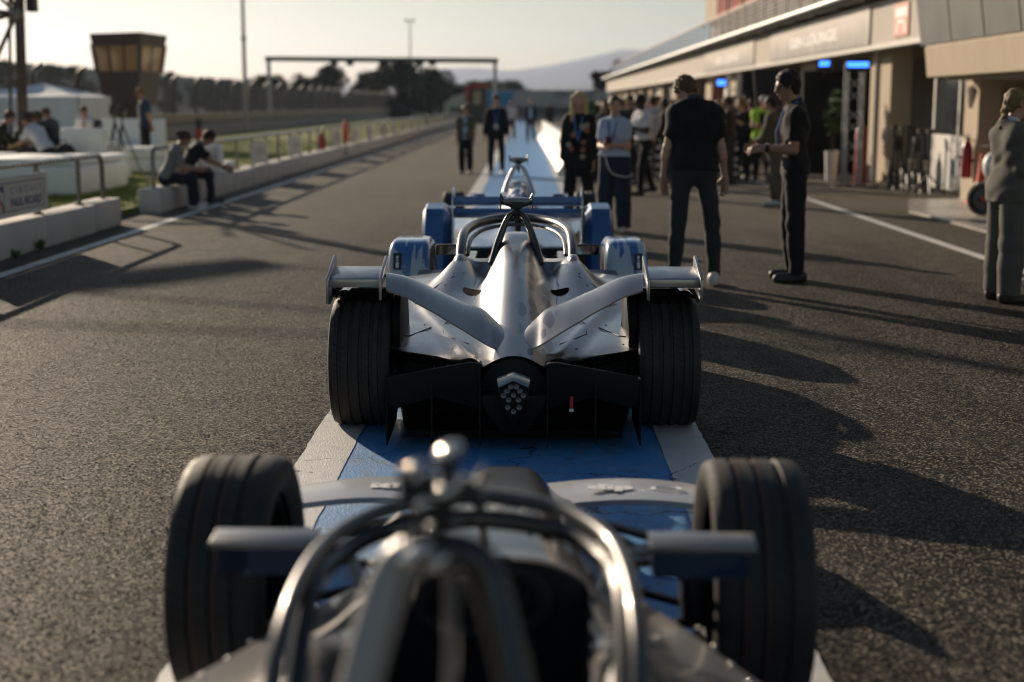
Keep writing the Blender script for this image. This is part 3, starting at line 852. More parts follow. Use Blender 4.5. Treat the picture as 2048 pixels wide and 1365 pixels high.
# ---- far building with blue panel and red framed booth
by = 140.0
fb = thing('far_building', 'low grey far building with a sloped blue panel at the end of the lane', 'building', (X(1050, by), by, 0))
pts = [(888, 240), (888, 208), (905, 194), (935, 184), (975, 180), (1190, 181), (1260, 183), (1260, 240)]
pp = [P(u, v, by) for u, v in pts]
for q in (pp[0], pp[-1]): q.z = 0
MB().prism([(q.x, q.z) for q in pp], by, by + 18, 'y').build('shell', mat('far_wall', (.44, .42, .385), .8, noise=(.4, .15)), fb, smooth=None)
q = [P(u, v, by - .05) for u, v in ((974, 183), (1031, 183), (1018, 211), (974, 211))]
MB().add(q + [v + Vector((0, .04, 0)) for v in q], [(0, 1, 2, 3), (7, 6, 5, 4), (0, 4, 5, 1), (1, 5, 6, 2), (2, 6, 7, 3), (3, 7, 4, 0)]).build('blue_panel', mat('blue_cladding', (.03, .24, .48), .5), fb, smooth=None)
a, b = P(900, 214, by), P(1195, 232, by)
MB().box((a.x, by - .06, b.z), (b.x, by - .01, a.z)).build('window_band', mat('far_dark', (.12, .115, .11), .6), fb, smooth=None)
a = P(1150, 189, by); text_mesh('lettering', 'PAUL RICARD', 1.0, M_SIGNG, fb, (a.x, by - .03, a.z), Matrix(((1, 0, 0), (0, 0, -1), (0, 1, 0))), .01, sx=.62)
bo = thing('red_framed_booth', 'dark booth with a red corner frame beside the far building', 'booth', (X(950, 118), 118, 0))
a, b = P(936, 176, 118), P(972, 236, 118)
MB().box((a.x, 118, 0), (b.x, 121, a.z)).build('booth_body', mat('booth_dark', (.05, .045, .04), .6), bo, smooth=None)
MB().box((a.x - .25, 117.9, b.z + 1.3), (a.x + .1, 118.6, a.z + .15)).box((a.x - .25, 117.9, a.z - .02), (b.x + .2, 118.6, a.z + .25)).build('red_frame', M_RED, bo, smooth=None)
c = P(955, 195, 117.9); MB().box((c.x - .35, 117.85, c.z - .6), (c.x + .3, 117.95, c.z + .5)).build('warm_window', mat('warm_panel', (.45, .36, .2), .6), bo, smooth=None)  # plain warm-coloured panel, no emission
# ================================================================== right side: pit building
BX = 7.2          # column plane
FXB = 6.8         # fascia plane
Y0, Y1 = 24.0, 122.0
pb = thing('pit_building', 'long cream pit building with banners, garages and a roof terrace', 'building', (BX, Y0, 0))
Z_FB, Z_FT = 2.72, 3.54
yn = 24.7
def ydep(u, x): # depth at which plane x shows in column u
    return x * FPX / (u - 1052)
# fascia panels (joints every few metres)
edges = [yn, 26.6, ydep(1727, FXB), ydep(1530, FXB), ydep(1502, FXB), ydep(1402, FXB)]
k = edges[-1]
while k + 6 < Y1: k += 6.2; edges.append(k)
edges[-1] = Y1
for a, b in zip(edges[:-1], edges[1:]):
    MB().box((FXB, a + .01, Z_FB), (FXB + .25, b - .01, Z_FT)).build('fascia_panel', M_PALE, pb, smooth=None, bevel=.006)
MB().box((FXB - .05, yn - .02, Z_FB - .09), (FXB + .26, Y1, Z_FB - .003)).build('edge_beam', mat('edge_white', (.58, .55, .50), .6, noise=(3, .06)), pb, smooth=None)
MB().box((FXB + .255, yn, Z_FB), (13, yn + .15, Z_FT)).build('end_wall', M_PALE, pb, smooth=None)
# slab / gutter
MB().box((6.45, yn - .2, 3.60), (13, Y1, 3.83)).build('roof_slab', mat('slab_grey', (.24, .25, .225), .8, noise=(1.5, .2)), pb, smooth=None, bevel=.02)
for y in np.arange(26, 110, 2.4): MB().box((6.55, float(y), 3.545), (6.95, float(y) + .12, 3.597)).build('bracket', M_BROWN, pb, smooth=None)
MB().tube([(6.40, yn - .2, 3.70), (6.40, Y1, 3.70)], .055, 8).build('gutter', M_GALV, pb)
# terrace balustrade: dark mesh near, glass far
yg = ydep(1413, 6.9)
pmesh = None
for y in np.arange(26.0, 118, 1.8):
    if pmesh is None:
        o = MB().box((-.025, -.025, 3.83), (.025, .025, 4.66)).build('balustrade_post', M_BLACK, None, smooth=None); pmesh = o.data; o.parent = pb
    else: o = link('balustrade_post', pmesh, None, pb)
    o.location = Vector((6.9, float(y), 0)) - pb.location
MB().tube([(6.9, 26, 4.66), (6.9, 118, 4.66)], .035, 8).build('handrail', mat('wood_rail', (.16, .07, .035), .5), pb)
mb = MB()
for z in np.arange(3.92, 4.6, .11): mb.box((6.89, 26, z), (6.91, yg, z + .06))
for y in np.arange(26, yg, .45): mb.box((6.893, y, 3.88), (6.907, y + .03, 4.62))
tag(mb.build('balustrade_grille', M_BROWN, pb, smooth=None), kind='stuff')
gp = None
for y in np.arange(yg + .1, 116, 1.75):
    if gp is None:
        o = MB().box((-.006, 0, 3.92), (.006, 1.55, 4.6)).build('glass_panel', mat('terrace_glass', (.10, .21, .36), .12, 0, alpha=.72), None, smooth=None); gp = o.data; o.parent = pb
    else: o = link('glass_panel', gp, None, pb)
    o.location = Vector((6.9, float(y), 0)) - pb.location
# ground floor: columns, openings, back wall, doors
MB().box((12.6, Y0 + 1.5, 0), (12.9, Y1, 3.6)).build('back_wall', M_GREYC, pb, smooth=None)
MB().box((7.05, yn + .2, 2.95), (12.6, Y1, 3.05)).build('ceiling', M_GREYC, pb, smooth=None)
cols = [28.6] + [36.2 + 6.7 * k for k in range(13)]
cmesh = None
for y in cols:
    if cmesh is None:
        o = MB().box((0, 0, 0), (.42, 1.7, 2.95)).build('column', M_CREAM, None, smooth=None, bevel=.015); cmesh = o.data; o.parent = pb
    else: o = link('column', cmesh, None, pb)
    o.location = Vector((BX, y, 0)) - pb.location
MB().tube([(BX - .04, 29.6, 0), (BX - .04, 29.6, 2.7)], .045, 8).build('downpipe', mat('edge_white'), pb)
dm = None
for k, y in enumerate(cols[3:-1]):
    if k % 2 == 0:
        if dm is None:
            mb = MB()
            for i in range(10): mb.box((0, 0, .02 + i * .262), (.05, 4.9, .02 + i * .262 + .25))
            o = mb.build('roller_door', mat('door_white', (.62, .60, .56), .5, noise=(3, .06)), None, smooth=None, bevel=.008); dm = o.data; o.parent = pb
        else: o = link('roller_door', dm, None, pb)
        o.location = Vector((BX + .25, y + 1.75, 0)) - pb.location
# banners on the fascia
def banner(ya, yb, label, txt):
    t = thing('banner', label, 'banner', (FXB, ya, Z_FB + .05), group='printed banners on the pit building')
    b = NB('banner_print_shade_%d' % int(ya))
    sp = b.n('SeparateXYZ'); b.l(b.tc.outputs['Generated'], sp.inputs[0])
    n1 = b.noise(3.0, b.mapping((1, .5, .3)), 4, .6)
    f_ = b.math('ADD', b.rng(sp.outputs[2], 0, 1, .95, -.45), b.rng(n1, .3, .7, -.25, .35))  # partly print, partly a soft shadow boundary painted into the colour
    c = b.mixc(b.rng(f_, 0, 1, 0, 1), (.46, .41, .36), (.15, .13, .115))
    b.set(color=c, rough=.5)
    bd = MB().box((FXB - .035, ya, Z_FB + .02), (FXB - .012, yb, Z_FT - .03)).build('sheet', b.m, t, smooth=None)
    text_mesh('lettering', txt, .34, mat('banner_white', (.82, .80, .78), .5), t, (FXB - .038, (ya + yb) / 2, Z_FB + .36), Matrix(((0, 0, -1), (-1, 0, 0), (0, 1, 0))), .002, sx=2.6, bold=.012)
    return t
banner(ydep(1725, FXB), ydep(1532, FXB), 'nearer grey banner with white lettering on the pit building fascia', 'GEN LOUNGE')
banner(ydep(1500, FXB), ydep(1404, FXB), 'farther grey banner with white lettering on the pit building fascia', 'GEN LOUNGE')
rs_ = thing('red_notice', 'pale red notice board at the near end of the fascia', 'sign', (FXB - .02, 25.9, 2.75))
ya, yb = ydep(1800, FXB), ydep(1772, FXB)
MB().box((FXB - .03, ya, 2.80), (FXB - .005, yb, 3.38)).build('board', mat('notice_red', (.62, .27, .18), .6), rs_, smooth=None)
ym = (ya + yb) / 2; w = yb - ya
MB().box((FXB - .034, ya + .08 * w, 3.14), (FXB - .031, yb - .08 * w, 3.31)).build('text_field', mat('banner_white'), rs_, smooth=None)
ic = MB(); 
ic.prism([(ya + .12 * w, 2.86), (ya + .24 * w, 2.86), (ya + .34 * w, 3.03), (yb - .34 * w, 3.03), (yb - .24 * w, 2.86), (yb - .12 * w, 2.86), (yb - .28 * w, 3.10), (ya + .28 * w, 3.10)], FXB - .034, FXB - .031, 'x')
ic.build('pictogram', mat('banner_white'), rs_, smooth=None)

# upper building with red framed windows
ub = thing('upper_pavilion', 'cream upper storey with red windows above the terrace', 'building', (10, 45, 3.83))
xa = 10.0
def zat(v, u, x): # height of pixel on plane x
    return P(u, v, ydep(u, x)).z
yb0, yb1 = 40.0, ydep(1402, xa)
zb = zat(49, 1402, xa)
MB().box((xa, yb0, zb), (xa + 6, yb1, zb + 6)).build('wall', M_CREAM, ub, smooth=None)
MB().box((xa + .6, yb0, 3.83), (xa + 6, yb1 - 1, zb)).build('lower_wall', M_BROWN, ub, smooth=None)
MB().box((xa - .3, yb0, zb - .18), (xa + 6, yb1 + .3, zb - .004)).build('floor_edge', M_BROWN, ub, smooth=None)
for u0, u1 in ((1428, 1446), (1453, 1476), (1484, 1512), (1520, 1552)):
    a, b = ydep(u1, xa), ydep(u0, xa)
    wn_ = MB().box((xa - .06, a, zb + .16), (xa - .01, b, zb + 1.7)).build('window', mat('red_glass', (.20, .014, .010), .7, spec=.1), ub, smooth=None)
    MB().box((xa - .10, a - .12, zb + .05), (xa - .061, b + .12, zb + .16)).box((xa - .10, a - .12, zb + .16), (xa - .061, a, zb + 1.8)).box((xa - .10, b, zb + .16), (xa - .061, b + .12, zb + 1.8)).build('frame', mat('coral_frame', (.48, .13, .07), .6, spec=.2), wn_, smooth=None)
c = P(1412, 2, yb1 - 1); MB().box((xa, yb1 - 2, zb + 3.0), (xa + 3, yb1 + .5, zb + 4.2)).build('roof_box', mat('dark_louvre', (.08, .08, .085), .7), ub, smooth=None)

# terrace furniture: small chairs
def chair(x, y, z, label):
    t = thing('terrace_chair', label, 'chair', (x, y, z), group='chairs on the roof terrace')
    MB().box((x - .22, y - .22, z + .42), (x + .22, y + .22, z + .46)).build('seat', M_WPLAST, t, smooth=None)
    MB().box((x - .22, y + .19, z + .48), (x + .22, y + .225, z + .88)).build('backrest', M_WPLAST, t, smooth=None)
    for sx in (-1, 1):
        for sy in (-1, 1): MB().box((x + sx * .19 - .015, y + sy * .19 - .015, z), (x + sx * .19 + .015, y + sy * .19 + .015, z + .42)).build('leg', M_WPLAST, t, smooth=None)
for k, y in enumerate((30.5, 33.0, 35.6, 39.0, 43.5, 46.0)):
    chair(7.7, y, 3.83, 'white chair on the terrace, number %s from the near end' % ('one two three four five six'.split()[k]))
pt = thing('terrace_planter', 'dark box planter on the roof terrace', 'planter', (7.7, 48, 3.83))
MB().box((7.4, 47.2, 3.83), (8.0, 49.2, 4.35)).build('box', M_BLACKM, pt, smooth=None, bevel=.02)

# near block: slanted windows, concrete beam, column, recess
nb = thing('near_pit_office', 'cream pit office with slanted dark windows, deep beam and open recess', 'building', (6.5, 18, 0))
xb = 6.5; ye = ydep(1838, xb)
zbb, zbt = 1.58 + .0665 * xb, 1.58 + .144 * xb
MB().prism([(xb, zbb), (xb - .06, zbt - .03), (xb - .02, zbt), (10, zbt), (10, zbb)], 10, ye, 'y').build('beam', M_CREAM, nb, smooth=None, bevel=.01)
MB().box((xb + .3, 10, zbb - .05), (10.2, ye - .1, zbb - .004)).build('soffit', M_GREYC, nb, smooth=None)
# slanted glazing leans outwards above the beam
uu = [2140, 2085, 2030, 1958, 1893, 1832]
ysg = [ydep(u, xb + .1) for u in uu]
for a, b in zip(ysg[:-1], ysg[1:]):
    o_ = .0
    pn_ = MB().add([(xb + .02, a + .03, zbt + .02), (xb + .02, b - .03, zbt + .02), (xb - .22, b - .03, zbt + 1.6), (xb - .22, a + .03, zbt + 1.6),
              (xb + .07, a + .03, zbt + .02), (xb + .07, b - .03, zbt + .02), (xb - .17, b - .03, zbt + 1.6), (xb - .17, a + .03, zbt + 1.6)],
             [(0, 1, 2, 3), (7, 6, 5, 4), (0, 4, 5, 1), (1, 5, 6, 2), (2, 6, 7, 3), (3, 7, 4, 0)])
    pn_.build('window', mat('grey_tinted_pane', (.20, .20, .185), .35, 0, spec=.4, noise=(1.5, .12)), nb, smooth=None)
    MB().add([(xb + .04, b - .03, zbt), (xb + .04, b + .03, zbt), (xb - .2, b + .03, zbt + 1.6), (xb - .2, b - .03, zbt + 1.6),
              (xb + .12, b - .03, zbt), (xb + .12, b + .03, zbt), (xb - .12, b + .03, zbt + 1.6), (xb - .12, b - .03, zbt + 1.6)],
             [(0, 1, 2, 3), (7, 6, 5, 4), (0, 4, 5, 1), (1, 5, 6, 2), (2, 6, 7, 3), (3, 7, 4, 0)]).build('mullion', M_BLACK, nb, smooth=None)
MB().box((xb + .12, 10, zbt + .0), (10, ye - .05, zbt + 2.4)).build('upper_core', M_GREYC, nb, smooth=None)
# column carrying the beam and recess walls
MB().box((BX, 23.0, .0), (BX + .36, 23.75, zbb - .052)).build('column', M_CREAM, nb, smooth=None, bevel=.012)
MB().box((BX + .365, 23.55, 0), (12.5, 23.8, zbb - .052)).build('recess_wall', M_CREAM, nb, smooth=None)
MB().box((10.3, 12, 0), (10.5, 23.5, zbb - .052)).build('side_wall', M_CREAM, nb, smooth=None)
# white double door with windows between office and garages
dr = thing('glazed_door', 'white double door with tall dark panes behind the equipment stands', 'door', (7.9, 24.2, 0))
dx = 7.75
MB().box((dx, 24.3, .02), (dx + .06, 27.4, 1.02)).build('lower_panel', mat('door_white'), dr, smooth=None, bevel=.008)
for a, b in ((24.35, 25.8), (25.9, 27.35)): MB().box((dx + .01, a, 1.04), (dx + .04, b, 2.55)).build('pane', M_GLASSD, dr, smooth=None)
MB().box((dx - .01, 25.81, 1.03), (dx + .07, 25.89, 2.6)).box((dx - .01, 24.26, .02), (dx + .07, 24.34, 2.6)).box((dx - .01, 27.36, .02), (dx + .07, 27.46, 2.6)).box((dx - .01, 24.34, 2.56), (dx + .07, 27.36, 2.66)).build('frame', mat('door_white'), dr, smooth=None)
# wall loudspeaker, extinguisher, cone
c = P(1957, 193, 23.3)
ws = thing('wall_loudspeaker', 'small grey wall loudspeaker high in the recess', 'loudspeaker', c)
rt = Euler((R(15), R(-22), R(25))).to_matrix()
MB().cbox(c, (.26, .22, .36), rt).build('cabinet', mat('speaker_grey', (.30, .27, .22), .5), ws, bevel=.015)
MB().cbox(c + rt @ Vector((-.03, -.115, .03)), (.14, .01, .2), rt).build('grille', M_BLACK, ws, smooth=None)
MB().tube([c + rt @ Vector((0, .1, 0)), c + Vector((.05, .26, .05))], .03, 8).build('bracket', M_BLACK, ws)
c = P(1889, 358, 22.9); extinguisher(BX - .10, 23.15, c.z, 'dark red fire extinguisher hanging on the cream column', .60, mat('dark_red', (.25, .02, .025), .35))
def cone(p, label, h=.62):
    t = thing('traffic_cone', label, 'cone', p); x, y, z = p
    MB().box((x - .19, y - .19, z), (x + .19, y + .19, z + .035)).build('base', M_ORANGE, t, bevel=.01)
    MB().lathe([(.135, .035), (.11, .18)], p, n=20).build('lower_band', M_ORANGE, t)
    MB().lathe([(.111, .18), (.082, .34)], p, n=20).build('white_band', M_WPLAST, t)
    MB().lathe([(.081, .34), (.03, h), (.0, h)], p, n=20).build('tip', M_ORANGE, t)
c = P(1962, 378, 22.6); cone(Vector((c.x, 22.6, .03)), 'orange and white traffic cone in the recess beside the woman', .78)
# scooter behind the woman
sc_ = thing('parked_scooter', 'parked scooter half hidden behind the woman in the grey suit', 'scooter', (X(1995, 20.5), 20.5, .03))
wc = P(1966, 378, 20.2); wx, wy = wc.x, 20.2
def wheel(cx, cy, r, ang):
    rt = Euler((0, 0, R(ang))).to_matrix(); mb = MB(); mb.lathe([(r, -.0), (r * .98, .05), (r * .8, .06), (r * .74, .045), (r * .74, -.045), (r * .8, -.06), (r * .98, -.05)], n=24, axis='x', closed=True)
    m2 = MB(); m2.lathe([(r * .735, -.02), (r * .735, .02), (.05, .04), (.05, -.04)], n=18, axis='x', closed=True)
    for m_ in (mb, m2): m_.v = [tuple(rt @ Vector(q) + Vector((cx, cy, .03 + r))) for q in m_.v]
    w_ = mb.build('wheel', M_BLACK, sc_, smooth=40); m2.build('rim', mat('cast_rim', (.06, .06, .06), .5, .3), w_, smooth=40)
wheel(wx, wy, .23, 38); wheel(wx + 1.0, wy + .55, .23, 38)
d_ = Vector((.875, .48, 0))
MB().tube([Vector((wx, wy, .30)), Vector((wx, wy, .3)) + d_ * .22 + Vector((0, 0, .65))], .035, 8).build('fork', M_BLACK, sc_)
MB().tube([Vector((wx, wy, .98)) + d_ * .24 + Vector((-.14, .26, 0)), Vector((wx, wy, 1.0)) + d_ * .24, Vector((wx, wy, .98)) + d_ * .24 + Vector((.14, -.26, 0))], .018, 8).build('handlebar', M_BLACK, sc_)
MB().ell(Vector((wx, wy, .72)) + d_ * .16, (.14, .14, .2), 12, 8).build('front_shield', M_WPLAST, sc_, smooth=179)
MB().tube([Vector((wx, wy, .35)) + d_ * .3, Vector((wx, wy, .33)) + d_ * .7, Vector((wx, wy, .5)) + d_ * .95], [.13, .15, .16], 10).build('body', M_BLACK, sc_)
MB().ell(Vector((wx, wy, .76)) + d_ * .85, (.34, .24, .08), 12, 8).build('seat', M_BLACKM, sc_, smooth=179)

# truss towers with blue light bars
def truss_tower(x, y, h, label, w=.30):
    t = thing('truss_tower', label, 'truss', (x, y, 0), group='lighting truss towers')
    MB().box((x - .4, y - .4, 0), (x + .4, y + .4, .03)).build('base_plate', M_STEEL, t, smooth=None)
    for sx in (-1, 1):
        for sy in (-1, 1): MB().tube([(x + sx * w / 2, y + sy * w / 2, .03), (x + sx * w / 2, y + sy * w / 2, h)], .025, 8).build('chord', M_GALV, t)
    k = .06; s = 1
    br = MB()
    while k + .3 < h:
        for a, b in (((-1, -1), (1, -1)), ((1, -1), (1, 1)), ((1, 1), (-1, 1)), ((-1, 1), (-1, -1))):
            if s < 0: a, b = b, a
            br.tube([(x + a[0] * w / 2, y + a[1] * w / 2, k), (x + b[0] * w / 2, y + b[1] * w / 2, k + .3)], .011, 5)
        k += .3; s = -s
    br.build('bracing', M_GALV, t)
    return t
M_LED = mat('blue_led', (.02, .05, .2), .4, emit=(.035, .17, 1.0, 3.2))
def light_bar(c, w, h, label, yaw=0, tilt=-20):
    t = thing('stage_light', label, 'stage light', c, group='blue stage lights')
    rt = Euler((R(tilt), 0, R(yaw))).to_matrix()
    MB().cbox(c, (w, .16, h), rt).build('housing', M_BLACK, t, bevel=.02)
    MB().cbox(Vector(c) + rt @ Vector((0, -.085, 0)), (w * .86, .012, h * .62), rt).build('led_face', M_LED, t, smooth=None, bevel=.004)
    MB().cbox(Vector(c) + rt @ Vector((0, .02, h * .62)), (w * .9, .1, h * .12), rt).build('barn_door', M_BLACK, t, smooth=None)
    MB().tube([Vector(c) + Vector((0, .05, -h * .4)), Vector(c) + Vector((0, .12, -h * 1.1))], .02, 6).build('yoke', M_BLACK, t)
truss_tower(X(1700, 28.0), 28.0, 2.35, 'lighting truss tower right of the man in black')
truss_tower(X(1462, 42), 42, 2.45, 'far lighting truss tower behind the crowd')
c = P(1716, 133, 27.6); light_bar(c, .46, .17, 'wide blue stage light on top of the near truss', -12)
c = P(1652, 131, 27.8); light_bar(c, .24, .17, 'small blue stage light left of the near truss', -35)
c = P(1443, 168, 41.6); light_bar(c, .26, .26, 'round blue stage light behind the crowd', -10)
# black backdrops and boards in front of the garages
def board(u0, u1, v0, d, m, label, lean=0.0, thick=.06):
    a, b = X(u0, d), X(u1, d); zt_ = P(u0, v0, d).z
    t = thing('stage_board', label, 'panel', ((a + b) / 2, d, 0), group='dark stage boards before the garages')
    MB().add([(a, d, .0), (b, d, .0), (b + lean, d + .1, zt_), (a + lean, d + .1, zt_), (a, d + thick, 0), (b, d + thick, 0), (b + lean, d + .1 + thick, zt_), (a + lean, d + .1 + thick, zt_)],
             [(0, 1, 2, 3), (7, 6, 5, 4), (0, 4, 5, 1), (1, 5, 6, 2), (2, 6, 7, 3), (3, 7, 4, 0)]).build('board', m, t, smooth=None)
    MB().box((a - .02, d + thick + .11, 0), (b + .02, d + thick + .5, .04)).build('foot', M_BLACKM, t, smooth=None)
M_NAVY = mat('navy_drape', (.012, .016, .022), .8, noise=(4, .3), bump=(6, .5, .05))
board(1478, 1522, 142, 41, M_BLACKM, 'tall black stage board left of the leaning one')
board(1520, 1572, 138, 37, M_NAVY, 'leaning dark stage board behind the man in black', -.25)
board(1562, 1600, 146, 35.5, mat('grey_board', (.35, .33, .31), .7, noise=(8, .25)), 'grey patterned board behind the head of the man in black')
board(1600, 1735, 142, 33, M_BLACKM, 'wide black backdrop behind the near truss tower')
cl_ = board(1420, 1444, 172, 43, mat('red_board', (.36, .13, .09), .6), 'reddish board under the round blue light')
rb = thing('red_gas_cylinder', 'tall red cylinder standing right of the near truss tower', 'cylinder', (X(1716, 28.5), 28.5, 0))
MB().lathe([(0, 0), (.11, 0), (.12, .03), (.12, 1.0), (.08, 1.15), (.03, 1.2), (.03, 1.3), (0, 1.3)], (X(1718, 28.6), 28.6, 0), n=16).build('cylinder', M_RED, rb)
# equipment stands by the door
def stand(u, d, h, label, tri=True, r=.02, tilt=0.0):
    x = X(u, d); t = thing('equipment_stand', label, 'stand', (x, d, 0), group='black equipment stands by the door')
    MB().tube([(x, d, .05), (x + tilt, d, h)], r, 8).build('mast', M_BLACK, t)
    for k in range(3):
        a = R(20 + 120 * k); MB().tube([(x, d, .38), (x + .34 * math.cos(a), d + .34 * math.sin(a), .02)], .014, 6).build('leg', M_BLACK, t)
    MB().box((x + tilt - .06, d - .04, h), (x + tilt + .06, d + .04, h + .07)).build('clamp', M_BLACK, t, smooth=None)
for k, (u, d, h) in enumerate(((1783, 27.0, 1.12), (1800, 27.4, 1.10), (1810, 26.6, 1.12), (1822, 27.2, 1.1), (1836, 25.8, 1.08), (1855, 25.0, 1.08))):
    stand(u, d, h, 'black equipment stand by the white door, %s from the left' % 'first second third fourth fifth sixth'.split()[k], r=.028)
for k, (u, d) in enumerate(((1793, 27.1), (1832, 25.6))):
    c = Vector((X(u, d), d, 0)); tb = thing('folded_frame', 'dark folded tripod frame leaning among the stands, %s one' % ('left', 'right')[k], 'frame', c)
    for s in (-.16, 0, .16): MB().tube([c + Vector((s, 0, .0)), c + Vector((s * .25, .1, .95))], .03, 6).build('tube', M_BLACK, tb)
    MB().box(c + Vector((-.06, .05, .9)), c + Vector((.06, .17, 1.0))).build('head', M_BLACK, tb, smooth=None)

# plants
def plant(x, y, z0, h, w, label, pot_m, n=260, seed=1, pr_=1.0):
    rs = random.Random(seed); t = thing('potted_plant', label, 'plant', (x, y, 0))
    MB().lathe([(0, 0), (.20 * pr_, 0), (.26 * pr_, z0), (.23 * pr_, z0), (.22 * pr_, z0 - .04), (0, z0 - .04)], (x, y, 0), n=18).build('pot', pot_m, t)
    st = MB(); lf = MB()
    for k in range(7):
        a = rs.uniform(0, 6.28); e = Vector((x + math.cos(a) * w * rs.uniform(.2, .8), y + math.sin(a) * w * rs.uniform(.2, .8), z0 + h * rs.uniform(.6, 1)))
        m_ = Vector((x, y, z0 + h * .35)).lerp(e, .45) + Vector((0, 0, h * .08))
        st.tube([(x, y, z0 - .05), m_, e], [.015, .01, .005], 5)
        for q in range(n // 7):
            t_ = rs.uniform(.25, 1); p = m_.lerp(e, t_) if t_ > .5 else Vector((x, y, z0)).lerp(m_, t_ * 2)
            d = Vector((rs.gauss(0, 1), rs.gauss(0, 1), rs.gauss(0, .6))).normalized(); s = rs.uniform(.05, .12)
            sd = d.cross(Vector((rs.gauss(0, 1), rs.gauss(0, 1), 1))).normalized() * s * .32
            lf.add([p, p + d * s + sd, p + d * s * 2, p + d * s - sd], [(0, 1, 2, 3)])
    st.build('stem', M_BARK, t); lf.build('foliage', M_LEAF2, t, smooth=None, fixn=False)
plant(X(1197, 30), 30, .45, 1.35, .45, 'slender green potted plant between the two women and the crowd', M_BLACKM, 340, 3)
plant(X(1186, 33), 33, .45, 1.2, .4, 'smaller leafy potted plant left of the crowd', M_BLACKM, 260, 5)
plant(X(1660, 30.0), 30.0, .62, 1.25, .42, 'dark leafy plant in a white pot left of the near truss', M_WPLAST, 420, 4, .55)

# black and white striped crowd barriers
def zebra(x0, x1, y, label, seed):
    rs = random.Random(seed); t = thing('striped_barrier', label, 'barrier', ((x0 + x1) / 2, y, 0), group='black and white barriers before the crowd')
    MB().box((x0, y, .02), (x1, y + .30, .86)).build('body', M_BLACKM, t, bevel=.03)
    z = .08; k = 0
    while z < .8:
        h = rs.uniform(.07, .10); r = rs.uniform(-.03, .03)
        MB().add([(x0 + .03, y - .02, z), (x1 - .03, y - .02, z + r), (x1 - .03, y - .02, z + r + h), (x0 + .03, y - .02, z + h), (x0 + .03, y + .02, z), (x1 - .03, y + .02, z + r), (x1 - .03, y + .02, z + r + h), (x0 + .03, y + .02, z + h)],
                 [(0, 1, 2, 3), (7, 6, 5, 4), (0, 4, 5, 1), (1, 5, 6, 2), (2, 6, 7, 3), (3, 7, 4, 0)]).build('stripe', M_WPLAST, t, smooth=None)
        z += h + rs.uniform(.08, .11)
zx = [X(u, 30.5) for u in (1258, 1305, 1352, 1385, 1432, 1478)]
for k, nm in enumerate(('behind the man in the white shirt', 'right of the man in the white shirt', 'behind the man looking down, left', 'hidden behind the man looking down', 'between the two men in black')):
    zebra(zx[k] + .02, zx[k + 1] - .02, 30.5, 'black and white striped barrier ' + nm, 40 + k)
# white plastic barriers at the strip
pm = None
for k in range(9):
    y = 31.5 + k * 3.6
    t = thing('plastic_barrier', 'white plastic barrier along the blue strip, ' + ['nearest', 'second', 'third', 'fourth', 'fifth', 'sixth', 'seventh', 'eighth', 'farthest'][k] + ' of the row', 'barrier', (.98 - .006 * (y - 31), y, 0), group='white plastic barriers beside the strip')
    if pm is None:
        mb = MB(); mb.prism([(-.30, 0), (.30, 0), (.30, .12), (.14, .34), (.10, .86), (-.10, .86), (-.14, .34), (-.30, .12)], 0, 3.5, 'y'); o = mb.build('shell', M_WPLAST, t, bevel=.03, local=True); pm = o.data
        mb = MB(); 
        for a in (.9, 2.4): mb.box((-.31, a, .02), (.31, a + .25, .10))
        o2 = mb.build('fork_slot', M_BLACKM, t, smooth=None, local=True); pm2 = o2.data
    else: link('shell', pm, None, t); link('fork_slot', pm2, None, t)
